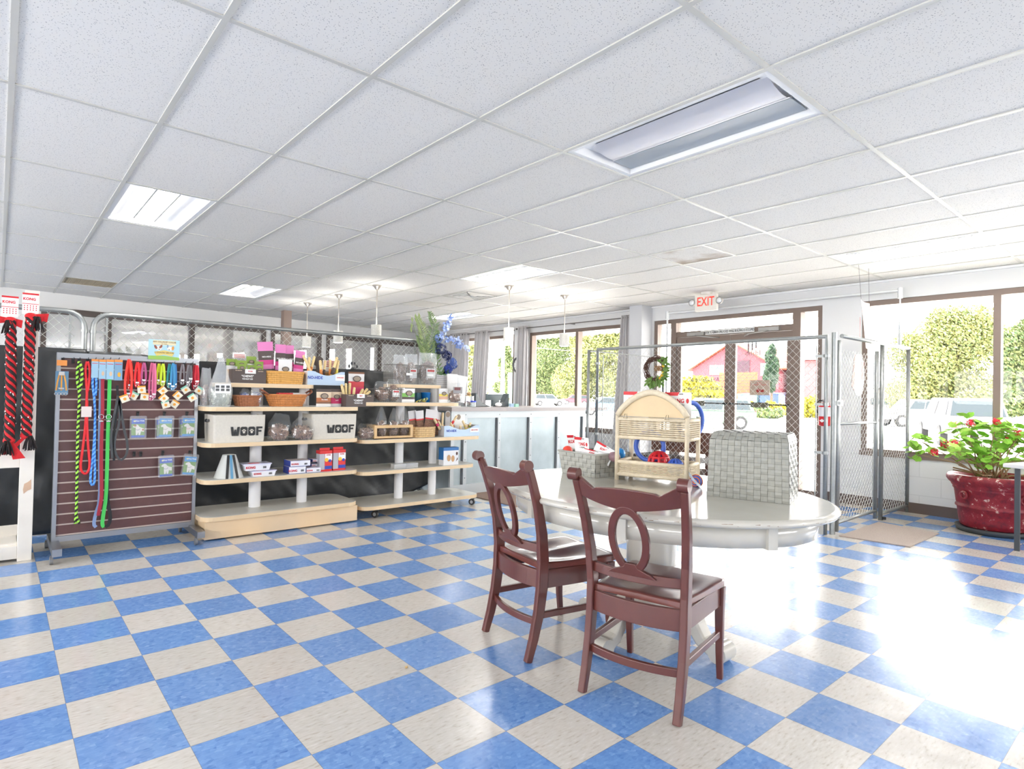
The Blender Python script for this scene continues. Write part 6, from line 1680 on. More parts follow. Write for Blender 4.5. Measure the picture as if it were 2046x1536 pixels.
# ---------------------------------------------------------------- goods
def wx(u, v, y): return fy(u, v, y).x
def wz(u, v, y): return fy(u, v, y).z
def pouch(name, label, u0, u1, vt, y, zb, bands, th=.03, tilt=0, lean=0, cat='treat bag', text_=None, tcol=None, tz=.5, ts=.02, clear_win=None, emb=True, mats=None):
    """standing stand-up pouch; bands = [(from, to, material), ...] up the height"""
    v_mid = vt + 10; x0, x1 = wx(u0, v_mid, y), wx(u1, v_mid, y); z1 = wz((u0 + u1) / 2, vt, y); w = x1 - x0; h = z1 - zb
    X = Matrix.Translation(((x0 + x1) / 2, y, zb)) @ Matrix.Rotation(tilt, 4, 'Y') @ Matrix.Rotation(lean, 4, 'X')
    t = thing(name, label, cat, (0, 0, 0)); t.matrix_world = X
    ms = []; g = MB(); nu, nv = 10, 18
    def prof(u, v): 
        e = min(u, 1 - u) * 2; d = th * math.sin(min(1, v * 3 + .35) * PI / 2) * (1 - max(0, (v - .15) / .85)) ** .7 * (1 - (1 - e) ** 3) + .001
        return d
    for side in (-1, 1):
        for j in range(nv):
            vm = (j + .5) / nv; mi = 0
            for q, (a, b_, m_) in enumerate(bands):
                if a <= vm < b_: mi = q
            g.m = mi
            for i in range(nu):
                P = []
                for (ii, jj) in ((i, j), (i + 1, j), (i + 1, j + 1), (i, j + 1)):
                    u, v = ii / nu, jj / nv
                    P.append(((u - .5) * w * (1 - .03 * math.sin(v * PI)), side * prof(u, v) * .5, v * h))
                if side > 0: P.reverse()
                g.smooth = True; g.add(P, [(0, 1, 2, 3)])
    g.smooth = False
    g.build('bag_body', [b_[2] for b_ in bands], t)
    if emb:
        g = MB(); yy = -th * .5 * .75 - .003; cz = h * (tz + .14)
        g.slab([(w * .26 * math.cos(2 * PI * k / 18), yy, cz + w * .18 * math.sin(2 * PI * k / 18)) for k in range(18)], (0, -1, 0), .0008); g.build('oval_logo', DARKP, t)
        g = MB(); g.slab([(w * .2 * math.cos(2 * PI * k / 18), yy - .0008, cz + w * .13 * math.sin(2 * PI * k / 18)) for k in range(18)], (0, -1, 0), .0008); g.build('logo_inset', mat('taupe print', (150, 134, 118), .6), t)
    if text_: text(text_, ts, tcol or WHITEP, (0, -th * .5 - .003, h * tz - .01), (1, 0, 0), (0, 0, 1), t, bold=.02)
    return t
def blob(g, c, rx, ry, rz_, seed, amp=.25, n=22, fr=3.5):
    k = n // 2; vs = []; fs = []
    for i in range(k + 1):
        for j in range(n):
            a = PI * i / k; b_ = 2 * PI * j / n; d = Vector((math.sin(a) * math.cos(b_), math.sin(a) * math.sin(b_), math.cos(a)))
            s_ = 1 + amp * noise.noise(d * fr + Vector((seed, seed * .7, 0))) + amp * .5 * noise.noise(d * fr * 3 + Vector((seed, 0, seed)))
            zz = max(d.z * s_, -.92); vs.append((c[0] + rx * d.x * s_, c[1] + ry * d.y * s_, c[2] + rz_ * zz))
    for i in range(k):
        for j in range(n):
            q = (j + 1) % n; fs.append((i * n + j, (i + 1) * n + j, (i + 1) * n + q, i * n + q))
    g.smooth = True; g.add(vs, fs); g.smooth = False
def chips(g, c, rx, ry, rz_, n, seed, L=.03):
    rn = random.Random(seed)
    for _ in range(n):
        d = Vector((rn.gauss(0, 1), rn.gauss(0, 1), rn.gauss(0, 1))).normalized() * rn.uniform(.75, 1.02); p = Vector((c[0] + rx * d.x, c[1] + ry * d.y, c[2] + rz_ * max(d.z, -.8)))
        e = Vector((rn.gauss(0, 1), rn.gauss(0, .6), rn.gauss(0, 1))).normalized() * L * rn.uniform(.5, 1)
        g.tube([p - e * .5, p + Vector((0, 0, .002)), p + e * .5], rn.uniform(.002, .0035), 4)
TR2 = [BROWNTREAT, mat('pale chew bits', (176, 148, 124), .7), mat('dark chew bits', (70, 52, 46), .8)]
def treat_bag(label, u0, u1, vt, y, zb, fill=.5, seed=1, d=.10, lean=0, tilt=0, label_card=False, fillm=None, name='treat_bag', open_top=True, top_w=.5, film=None):
    x0, x1 = wx(u0, vt + 20, y), wx(u1, vt + 20, y); z1 = wz((u0 + u1) / 2, vt, y); w = x1 - x0; h = z1 - zb
    t = thing(name, label, 'treat bag', (0, 0, 0)); t.matrix_world = Matrix.Translation(((x0 + x1) / 2, y, zb)) @ Matrix.Rotation(tilt, 4, 'Y') @ Matrix.Rotation(lean, 4, 'X')
    g = MB(); hh = h * fill; blob(g, (0, 0, hh * .5), w * .42, d * .42, hh * .5, seed, .18); g.m = 1; chips(g, (0, 0, hh * .5), w * .43, d * .43, hh * .5, 120, seed, w * .22); g.m = 2; chips(g, (0, 0, hh * .5), w * .43, d * .43, hh * .5, 110, seed + 9, w * .2)
    g.build('contents', fillm or TR2, t)
    g = MB(); nu = 28
    def fn(u, v):
        a = 2 * PI * u; k = min(1, v / max(fill, .01)); up_ = max(0, (v - fill) / (1 - fill)); e = noise.noise(Vector((math.cos(a) * 2, math.sin(a) * 2, v * 5 + seed)))
        rx = w * .5 * (.86 + .14 * math.sin(k * PI * .5)) * (1 - up_ * (1 - top_w)) * (1 + .08 * e); ry = d * .5 * (.86 + .14 * math.sin(k * PI)) * (1 - up_ * .9) * (1 + .12 * e)
        return (rx * math.cos(a), ry * math.sin(a), h * v + .012 * e * up_)
    g.grid(fn, nu, 16); g.build('film', film or FILM, t)
    if label_card:
        g = MB(); g.box(-w * .26, w * .26, -d * .5 - .002, -d * .5, h * .2, h * .5); g.build('paper_label', WHITEP, t)
        g = MB(); g.box(-w * .2, w * .2, -d * .5 - .003, -d * .5 - .002, h * .40, h * .46); g.build('red_strip', REDP, t)
    return t
def chew(label, p, d, L=.12, r=.011, band=None, col=(222, 196, 150), knob=True, name='chew_roll'):
    p = Vector(p); d = Vector(d).normalized(); g = MB(); g.tube([p, p + d * L * .1, p + d * L * .5, p + d * L * .9, p + d * L], r, 10, rs=[r * 1.0, r * 1.15, r, r * 1.15, r * .9])
    if knob: g.ball(p + d * L, r * 1.15, 10)
    o = g.build(name, mat('rolled chew %d %d %d' % col, col, .6, noise_amt=.12, noise_scale=60)); tag(o, label, 'dog chew')
    if band: g = MB(); g.tube([p + d * L * .35, p + d * L * .62], r * 1.2, 10); g.build('paper_band', band, o)
    return o
def carton(name, label, u0, u1, vt, vb_, y, zb, col, d=.16, front_dip=.0, txt=(), side_m=None, card=None, wave=False):
    x0, x1 = wx(u0, vb_, y), wx(u1, vb_, y); z1 = wz((u0 + u1) / 2, vt, y); w = x1 - x0; h = z1 - zb
    t = thing(name, label, 'display carton', ((x0 + x1) / 2, y, zb)); th = .003
    g = MB(); N = 20; top = []
    for k in range(N + 1):
        u = k / N; zz = h - (front_dip * h * math.sin(PI * min(1, max(0, (u - .15) / .75))) ** 1.2 if front_dip else 0); top.append(((u - .5) * w, zz))
    for (a, b_) in zip(top, top[1:]): g.slab([(a[0], 0, 0), (b_[0], 0, 0), (b_[0], 0, b_[1]), (a[0], 0, a[1])], (0, -1, 0), th)
    g.build('front_panel', col, t)
    g = MB(); g.box(-w / 2, -w / 2 + th, 0, d, 0, h); g.box(w / 2 - th, w / 2, 0, d, 0, h); g.box(-w / 2, w / 2, d - th, d, 0, h * 1.02); g.box(-w / 2, w / 2, 0, d, 0, th); g.build('sides', side_m or col, t)
    g = MB(); g.box(-w / 2 + th, w / 2 - th, .0005, .0015, th, h * .6); g.box(-w / 2 + th, w / 2 - th, d - th - .001, d - th, th, h); g.build('inside', mat('kraft inside', (178, 136, 92), .8), t)
    for s_, sz_, cx, cz, m_, sxx in txt: text(s_, sz_ * h, m_, (cx * w, -th - .0008, cz * h), (1, 0, 0), (0, 0, 1), t, bold=.025, sx=sxx)
    if card: g = MB(); g.slab([(card[0] * w, -.006, card[2] * h), (card[1] * w, -.006, card[2] * h), (card[1] * w, -.006, card[3] * h), (card[0] * w, -.006, card[3] * h)], (0, -1, 0), .001); c_ = g.build('price_card', WHITEP, t); text(card[4], .14 * h, REDP, ((card[0] + card[1]) / 2 * w, -.0078, (card[2] + card[3]) / 2 * h), (1, 0, 0), (0, 0, 1), c_, bold=.02, sx=.9)
    return t, (x0, x1, z1, w, h)
YP, SZ = WHITEP, None
CREAM = mat('cream window print', (222, 200, 172), .6); PINKP = mat('pink print', (222, 130, 186), .55); PINKD = mat('hot pink print', (214, 66, 140), .55); GREENP = mat('green print', (132, 158, 64), .55); ORP = mat('orange print', (222, 140, 74), .55)
WHP = mat('white bag print', (226, 224, 222), .55); MAG = mat('magenta print', (206, 52, 104), .55); BRP = mat('brown print', (128, 86, 62), .55); GRNP2 = mat('fresh green print', (122, 178, 84), .55); YELP = mat('yellow print', (224, 204, 90), .55); BUFF = mat('pale chew window', (206, 164, 140), .5)
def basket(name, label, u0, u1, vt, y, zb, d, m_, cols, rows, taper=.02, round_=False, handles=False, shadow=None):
    x0, x1 = wx(u0, vt, y), wx(u1, vt, y); z1 = wz((u0 + u1) / 2, vt, y); w = x1 - x0; cx = (x0 + x1) / 2; h = z1 - zb; cy = y + d / 2
    t = thing(name, label, 'basket', (cx, cy, zb)); n = cols; rows_ = rows
    g = MB()
    def P(a, v, o=0):
        e = .55 if not round_ else 1.0
        k = 1 - (taper * 2 / w) * (1 - v); ca, sa = math.cos(a), math.sin(a)
        X = math.copysign(abs(ca) ** e, ca); Yq = math.copysign(abs(sa) ** e, sa)
        return Vector(((w / 2 * k + o) * X, (d / 2 * k + o) * Yq, v * h))
    for j in range(rows_):
        for i in range(n):
            over = (i + j) % 2 == 0; a0 = 2 * PI * i / n; a1 = 2 * PI * (i + 1) / n; v0 = j / rows_; v1 = (j + 1) / rows_; am = (a0 + a1) / 2; o = .0045 if over else .0015; gp = .12 / rows_
            vs = [P(a0, v0 + gp * .5, 0), P(am, v0 + gp * .5, o), P(a1, v0 + gp * .5, 0), P(a1, v1 - gp * .5, 0), P(am, v1 - gp * .5, o), P(a0, v1 - gp * .5, 0), P(a0, (v0 + v1) / 2, .001), P(am, (v0 + v1) / 2, o * 1.5), P(a1, (v0 + v1) / 2, .001)]
            g.add(vs, [(0, 1, 7, 6), (1, 2, 8, 7), (6, 7, 4, 5), (7, 8, 3, 4)])
    g.build('weave', m_, t)
    g = MB(); N = 48
    vs = [P(2 * PI * k / N, 0, -.004) for k in range(N)] + [P(2 * PI * k / N, 1, -.004) for k in range(N)]
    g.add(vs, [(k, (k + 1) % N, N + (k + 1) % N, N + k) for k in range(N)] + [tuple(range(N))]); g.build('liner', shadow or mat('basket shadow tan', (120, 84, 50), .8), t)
    g = MB(); g.tube([P(2 * PI * k / N, 1, .001 + (.0015 if k % 2 else 0)) for k in range(N)], .0065, 8, closed=True); g.build('rim', m_, t)
    if handles:
        for s_ in (-1, 1): g = MB(); g.tube([(s_ * (w / 2 - .01), -.06, h), (s_ * (w / 2 + .03), -.05, h + .03), (s_ * (w / 2 + .045), 0, h + .045), (s_ * (w / 2 + .03), .05, h + .03), (s_ * (w / 2 - .01), .06, h)], .008, 8); g.build('handle', mat('dark wicker handle', (128, 72, 46), .5), t)
    return t, (cx, cy, w, h, z1)
HONEY = mat('honey splint', (222, 166, 84), .45, noise_amt=.1, noise_scale=30); BRWK = mat('brown wicker', (162, 102, 66), .5, noise_amt=.15, noise_scale=40); ORWK = mat('orange wicker', (198, 128, 68), .5, noise_amt=.2, noise_scale=40); TANW = mat('pale willow', (216, 182, 130), .5, noise_amt=.15, noise_scale=40)

# --- left unit, top tier
zb = Z1[4]; y = 1.93
CH = [('“CHEWS”', .22, -.06, .50, WHITEP, .9), ('THE RIGHT SIZE', .13, -.06, .30, WHITEP, .8), ('THE HEALTHY', .08, -.33, .90, CREAM, .9), ('LEAN VIEW', .08, .33, .88, CREAM, .9)]
carton('treat_carton', 'dark brown chews carton with green treat packs on the top tier', 464, 531, 738, 768, y, zb, DARKP, .17, 0, CH, card=(-.14, .18, .70, 1.02, 'PORK'))
for k, (u0, u1, vt, yy) in enumerate(((452, 474, 717, 2.05), (470, 494, 720, 2.04), (492, 512, 712, 2.06), (508, 526, 722, 2.03), (474, 492, 727, 1.98), (494, 511, 729, 1.98), (510, 526, 731, 1.975))):
    pouch('treat_bag', ['green topped treat bag at the back left of the brown carton', 'green topped treat bag second along the back of the carton', 'tallest green topped treat bag at the back of the carton', 'green topped treat bag at the back right of the carton', 'green labelled bag at the front left in the carton', 'green labelled bag in the front middle of the carton', 'green labelled bag at the front right in the carton'][k],
          u0, u1, vt, yy, zb + .004, [(0, .55, CREAM), (.55, .72, WHP), (.72, 1.01, GREENP)], .02, emb=True, tz=.66)
g = MB(); a = fy(466, 706, 2.12); b_ = fy(491, 716, 2.12); g.box(a.x, b_.x, 2.12, 2.122, b_.z, a.z); g.box(a.x + .01, a.x + .014, 2.12, 2.122, zb, b_.z); o = g.build('price_sign', WHITEP); tag(o, 'small white price sign standing behind the green treat bags', 'sign'); g = MB()
for k in range(3): g.box(a.x + .008, b_.x - .008, 2.1185, 2.1199, a.z - .010 - k * .012, a.z - .006 - k * .012)
g.build('red_lines', REDP, o)
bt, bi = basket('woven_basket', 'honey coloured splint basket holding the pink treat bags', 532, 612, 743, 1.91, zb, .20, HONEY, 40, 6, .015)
for k, (u0, u1, vt, yy, ti) in enumerate(((521, 552, 683, 2.05, -.09), (550, 571, 688, 2.07, 0), (568, 590, 690, 2.08, -.04), (584, 604, 700, 2.02, .10))):
    pouch('treat_bag', ['largest pink spotted treat bag leaning left in the honey basket', 'pink spotted treat bag second in the honey basket', 'pink spotted treat bag third in the honey basket', 'pink spotted treat bag leaning right in the honey basket'][k], u0, u1, vt, yy, zb + .01, [(0, .30, BUFF), (.30, .34, DARKP), (.34, .45, PINKP), (.45, .56, PINKD), (.56, .76, DARKP), (.76, 1.01, PINKP)], .03, tilt=ti, text_='NO-HIDE', tz=.66, ts=.019, emb=False)
pouch('treat_bag', 'short white and orange treat bag at the front of the honey basket', 556, 584, 718, 1.965, zb + .01, [(0, .35, ORP), (.35, 1.01, WHP)], .02, tz=.45)
NH = [('NO-HIDE', .30, -.30, .52, BLUEP, .9)]
WAVE = mat('pale blue carton', (186, 206, 226), .55)
carton('treat_carton', 'pale blue and white carton of chews on the top tier right end', 614, 688, 742, 770, 1.93, zb, WAVE, .16, .3, NH, side_m=WHP, card=(.24, .5, .35, .8, 'CHICKEN'))
zq = zb + .02
for k, (u, v, dx, r_, bd) in enumerate(((607, 712, -.5, .012, None), (618, 716, .05, .012, ORP), (628, 714, .25, .011, ORP), (640, 722, -.1, .012, ORP), (650, 722, .1, .010, DARKP), (660, 720, .0, .011, ORP), (673, 716, .3, .013, DARKP), (676, 722, .15, .012, YELP))):
    tp_ = fy(u, v, 2.0 + .01 * (k % 3)); d = Vector((dx, 0, 1)).normalized(); L = (tp_.z - zq) / d.z; chew(['chew roll leaning far left in the pale blue carton', 'orange banded chew at the left of the pale blue carton', 'orange banded chew leaning right near the left of the pale blue carton', 'short orange banded chew left of the carton middle', 'dark banded chew in the carton middle', 'orange banded chew right of the carton middle', 'dark banded chew leaning out at the right end', 'yellow banded chew at the right end of the pale blue carton'][k], tp_ - d * L, d, L, r_, bd, (232, 206, 150))
g = MB(); c = fy(636, 722, 2.07); g.slab([(c.x + .055 * math.cos(2 * PI * k / 20), 2.07, c.z + .05 * math.sin(2 * PI * k / 20)) for k in range(20)], (0, -1, 0), .002); g.box(c.x - .02, c.x + .02, 2.0695, 2.072, zb + .003, c.z); o = g.build('round_sign', DARKP); tag(o, 'round dark shelf sign rising from the pale blue carton', 'sign')
g = MB(); a = fy(645, 719, 2.055); b_ = fy(668, 742, 2.055); g.box(a.x, b_.x, 2.055, 2.057, b_.z, a.z); o = g.build('price_sign', WHITEP); tag(o, 'white price sign standing in the pale blue carton', 'sign'); g = MB()
for k in range(4): g.box(a.x + .008, b_.x - .008, 2.0535, 2.0549, a.z - .012 - k * .016, a.z - .007 - k * .016)
g.build('red_lines', REDP, o)

# --- left unit, second tier
zb = Z1[3]
treat_bag('big clear bag of dark dried treats at the left end of the upper shelf', 399, 424, 735, 1.93, zb, .55, 4, .12, top_w=.7, film=FILMW)
t_ = treat_bag('tall clear bag with a peaked top, printed label and grey green chews', 418, 466, 710, 1.84, zb, .35, 5, .12, top_w=.12, film=FILMW, fillm=[mat('grey green chews', (128, 134, 118), .7, noise_amt=.3, noise_scale=80), mat('pale green chews', (186, 196, 178), .6), mat('deep green chews', (78, 88, 76), .7)])
g = MB(); g.box(-.06, .06, -.064, -.062, .11, .19); l_ = g.build('paper_label', WHITEP, t_); g = MB()
for i in range(2):
    for j in range(3): g.box(-.055 + j * .04, -.028 + j * .04, -.0655, -.064, .155 - i * .026, .175 - i * .026)
g.build('printed_blocks', mat('grey print', (90, 90, 90), .6), l_)
bt, bi = basket('round_basket', 'small round brown wicker basket on the upper shelf', 471, 527, 791, 1.83, zb, .15, BRWK, 28, 6, .022, True)
for k, (u0, u1, vt, yy) in enumerate(((478, 500, 776, 1.90), (498, 524, 774, 1.89))):
    treat_bag(['crumpled bag with blue packet in the round basket', 'clear crumpled bag in the round basket'][k], u0, u1, vt, yy, zb + .02, .72, 11 + k, .07, fillm=[mat('blue packet %d' % k, ((80, 110, 170), (190, 196, 206))[k], .5), mat('silver bits', (190, 196, 204), .4), mat('blue bits', (96, 100, 180), .5)])
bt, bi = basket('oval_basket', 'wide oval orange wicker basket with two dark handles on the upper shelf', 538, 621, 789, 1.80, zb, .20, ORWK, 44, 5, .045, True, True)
for k, (u, col) in enumerate(((562, (206, 50, 56)), (576, (210, 60, 62)), (590, (224, 220, 216)), (604, (214, 204, 200)))):
    g = MB(); p = fy(u, 786, 1.90); g.box(p.x - .035, p.x + .035, 1.86 + .012 * k, 1.93 + .012 * k, zb + .012 + .003 * k, p.z + .006); tag(g.build('treat_box', mat('box colour %d' % k, col, .5), bevel=.004), ['red packet at the left inside the oval basket', 'second red packet inside the oval basket', 'white packet inside the oval basket', 'cream packet at the right inside the oval basket'][k], 'packet')
pouch('treat_bag', 'brown banded treat bag left of the dark brown carton', 632, 662, 777, 1.84, zb, [(0, .14, WHP), (.14, .30, BRP), (.30, .48, mat('rust print', (176, 104, 62), .5)), (.48, .86, CREAM), (.86, 1.01, DARKP)], .035, tilt=-.0, text_='No-Stem', tz=.46, ts=.016)
pouch('treat_bag', 'magenta banded treat bag directly left of the dark brown carton', 660, 684, 777, 1.88, zb, [(0, .14, WHP), (.14, .48, MAG), (.48, .86, CREAM), (.86, 1.01, DARKP)], .03, text_='pork', tz=.42, ts=.014)
pouch('treat_bag', 'red banded treat bag standing tall behind the dark brown carton', 696, 728, 743, 1.98, zb, [(0, .55, MAG), (.55, .70, mat('red bag print', (196, 50, 60), .5)), (.70, .93, WHP), (.93, 1.01, BRP)], .03, tz=.66)
carton('treat_carton', 'dark brown chews carton reaching past the end of the upper shelf', 691, 746, 788, 814, 1.77, zb, DARKP, .16, 0, CH, card=(-.12, .16, .72, 1.05, 'BEEF'))
for k, (u, v, dx, bd) in enumerate(((683, 770, -.25, None), (691, 768, -.05, None), (699, 767, .03, None), (708, 776, .1, None), (724, 779, .5, REDP), (733, 778, .9, REDP), (738, 783, 1.3, REDP), (728, 786, .2, None))):
    p = fy(u, v, 1.85 + .012 * (k % 3)); d = Vector((dx, 0, 1)).normalized(); L = min(.16, (p.z - zb - .01) / d.z); chew(['pale chew leaning left out of the brown beef carton', 'thick pale chew second from the left in the beef carton', 'thick pale chew third from the left in the beef carton', 'short pale chew near the middle of the beef carton', 'red banded chew leaning right in the beef carton', 'red banded chew lying lower in the beef carton', 'red banded chew almost flat at the right of the beef carton', 'plain chew in front of the banded ones in the beef carton'][k], p - d * L, d, L, .012, bd, (226, 202, 146))

# --- left unit, third tier: WOOF bins
zb = Z1[2]
CANVAS = mat('oatmeal canvas', (212, 206, 194), .85, noise_amt=.05, noise_scale=60, bump=.3, bump_scale=200); INK = mat('black ink', (50, 50, 50), .8)
def bin_(label, u0, u1, vt, y):
    x0, x1 = wx(u0, vt + 25, y), wx(u1, vt + 25, y); z1 = wz((u0 + u1) / 2, vt, y); w = x1 - x0; h = z1 - zb; d = .30
    t = thing('canvas_bin', label, 'storage bin', ((x0 + x1) / 2, y, zb)); g = MB(); N = 8
    def ring(v, o=0):
        k = .965 + .035 * v + .008 * math.sin(v * PI); return [Vector((p[0], p[1], v * h)) for p in rrect(-w / 2 * k + o, w / 2 * k - o, d / 2 - d / 2 * k + o, d / 2 + d / 2 * k - o, .022, 4)]
    prev = None
    rr = [ring(j / N) for j in range(N + 1)]; n = len(rr[0]); vs = [p for r_ in rr for p in r_]; g.smooth = True
    g.add(vs, [(j * n + i, j * n + (i + 1) % n, (j + 1) * n + (i + 1) % n, (j + 1) * n + i) for j in range(N) for i in range(n)]); g.smooth = False
    a = ring(1); b_ = ring(1, .006); c = ring(.02, .006); g.add(a + b_, [(i, (i + 1) % n, n + (i + 1) % n, n + i) for i in range(n)]); g.add(b_ + c, [(i, (i + 1) % n, n + (i + 1) % n, n + i) for i in range(n)]); g.add(c, [tuple(range(n))]); g.add(ring(0), [tuple(range(n - 1, -1, -1))])
    g.build('bin_body', CANVAS, t)
    for s_ in (-1, 1): g = MB(); g.strap([(s_ * w * .5, d * .38, h * .8), (s_ * (w * .5 + .02), d * .42, h * .77), (s_ * (w * .5 + .02), d * .6, h * .77), (s_ * w * .5, d * .64, h * .8)], .02, .003, (0, 0, 1)); g.build('handle', BLACK, t)
    W_ = w * .60; hh = h * .33; cz = h * .40; cx = w * .12; yy = -.002
    g = MB()
    def blk(pts): g.slab([(cx + x * W_, yy, cz + z * hh) for x, z in pts], (0, -1, 0), .0012)
    blk([(-.5, .5), (-.42, .5), (-.40, -.1), (-.40, -.5), (-.46, -.5)]); blk([(-.29, .5), (-.21, .5), (-.25, -.5), (-.31, -.5), (-.31, -.1)]); blk([(-.38, .2), (-.33, .2), (-.31, -.5), (-.40, -.5)])
    for c0 in (-.08, .17):
        o_ = [(c0 + x, z) for x, z in ((-.07, -.5), (.07, -.5), (.11, -.38), (.11, .38), (.07, .5), (-.07, .5), (-.11, .38), (-.11, -.38))]; blk(o_)
    blk([(.32, .5), (.52, .5), (.52, .28), (.32, .28)]); blk([(.32, .28), (.39, .28), (.39, -.5), (.32, -.5)]); blk([(.39, .1), (.49, .1), (.49, -.1), (.39, -.1)])
    g.build('lettering', INK, t)
    g = MB()
    for c0 in (-.08, .17):
        X_ = cx + c0 * W_
        for dx, dz, r_ in ((0, -.10, .034), (-.05, .06, .016), (-.018, .16, .016), (.018, .16, .016), (.05, .06, .016)):
            g.slab([(X_ + dx * W_ + r_ * W_ * 1.15 * math.cos(2 * PI * k / 10), yy - .0013, cz + dz * hh + r_ * W_ * 1.3 * math.sin(2 * PI * k / 10)) for k in range(10)], (0, -1, 0), .0006)
    g.build('paw_print', CANVAS, t)
    return t
bin_('oatmeal canvas bin printed WOOF at the left end of the shelf', 426, 531, 829, 1.76)
bin_('oatmeal canvas bin printed WOOF near the right end of the shelf', 623, 713, 827, 1.765)
treat_bag('clear bag of shredded brown chews lying between the two canvas bins', 532, 577, 826, 1.80, zb, .62, 31, .16, tilt=.15, top_w=.6)
treat_bag('clear bag of shredded brown chews leaning on the right canvas bin', 575, 622, 832, 1.775, zb, .62, 32, .14, tilt=.30, top_w=.6)
# bags inside the second bin
treat_bag('clear bag of dark treats resting in the right canvas bin', 628, 668, 820, 1.90, zb + .1, .75, 35, .12); treat_bag('second bag of dark treats in the right canvas bin', 664, 706, 821, 1.90, zb + .1, .75, 36, .12)

# --- left unit, fourth tier
zb = Z1[1]
t = thing('pet_cone', 'clear pet recovery cone with black and blue straps on the lower shelf', 'pet cone', (wx(457, 945, 1.87), 1.87, zb))
zt_ = wz(457, 908, 1.87) - zb; CN = mat('translucent cone plastic', (206, 208, 204), .25)
g = MB(); g.lathe([(.115, .0), (.052, zt_)], n=36, cap0=False, cap1=False); g.build('cone', CN, t)
for a, m_, nm in ((-1.95, BLACK, 'black_strap'), (-1.62, mat('dusty blue strap', (96, 150, 184), .5), 'blue_strap'), (-1.22, BLACK, 'black_strap')):
    g = MB(); d0 = Vector((math.cos(a), math.sin(a), 0)); g.strap([d0 * .118 + Vector((0, 0, .0)), d0 * .055 + Vector((0, 0, zt_))], .02, .004, (-d0.y, d0.x, 0)); g.build(nm, m_, t)
LID = mat('clear lilac lid', (206, 206, 226), .3); LBW = mat('white label', (226, 226, 232), .5)
def tub(label, u0, u1, vt, vb_, y, zb2, body=LBW, boxy=False, d=.14):
    x0, x1 = wx(u0, vb_, y), wx(u1, vb_, y); h = wz((u0 + u1) / 2, vt, y) - zb2; w = x1 - x0
    t = thing('toy_tray', label, 'boxed toy', ((x0 + x1) / 2, y, zb2))
    if boxy:
        g = MB(); g.box(-w / 2, w / 2, 0, d, 0, h); g.build('box', mat('blue box', (56, 72, 150), .45), t, bevel=.002)
        g = MB(); g.box(-w / 2 + .002, w / 2 - .002, -.001, 0, .003, h - .002); g.build('front_label', LBW, t)
        g = MB(); g.box(-w / 2 + .002, w / 2 - .002, .002, d - .002, h, h + .001); g.build('top_label', mat('pale top print', (216, 206, 208), .5), t)
    else:
        g = MB(); g.add([(-w * .44, 0, 0), (w * .44, 0, 0), (w * .44, d, 0), (-w * .44, d, 0), (-w / 2, -.004, h * .8), (w / 2, -.004, h * .8), (w / 2, d, h * .8), (-w / 2, d, h * .8)], [(0, 3, 2, 1), (0, 1, 5, 4), (1, 2, 6, 5), (2, 3, 7, 6), (3, 0, 4, 7)]); g.build('tray', LBW, t)
        g = MB(); g.box(-w / 2 - .006, w / 2 + .006, -.008, d + .004, h * .8, h * .94); g.build('lid', LID, t)
        g = MB(); g.box(-w * .3, w * .1, .01, .06, h * .94, h * .96); g.build('red_print', REDP, t)
    text('KONG', h * .42, REDP, (-w * .27, -.005 if not boxy else -.0022, h * .42), (1, 0, 0), (0, 0, 1), t, bold=.03)
    g = MB()
    for k in range(7): g.box(w * .2 + k * .004, w * .2 + k * .004 + .002, -.0045 if not boxy else -.0025, -.001, h * .25, h * .55)
    g.build('barcode', mat('grey print', (90, 90, 90), .6), t)
zA = wz(520, 952, 1.79)
tub('lilac lidded toy tray at the bottom of the stack of two', 503, 551, 939, 952, 1.78, zb); hT = wz(527, 939, 1.78) - zb
tub('lilac lidded toy tray on top of the stack of two', 488, 541, 925, 941, 1.785, zb + hT)
tub('blue sided box at the bottom of the stack beside the red boxes', 577, 611, 932, 947, 1.78, zb, boxy=True); hB = wz(594, 932, 1.78) - zb
tub('blue sided box on top of the stack beside the red boxes', 580, 620, 920, 935, 1.775, zb + hB + .001, boxy=True, d=.16)
tub('small blue and white box touching the red boxes', 612, 641, 934, 945, 1.78, zb, boxy=True); hC = wz(626, 934, 1.78) - zb
tub('small white box second in the short stack', 622, 641, 926, 934, 1.84, zb + hC + .001, boxy=True); tub('small white box topmost of the short stack', 624, 642, 917, 927, 1.84, zb + hC * 1.9 + .002, boxy=True, d=.1)
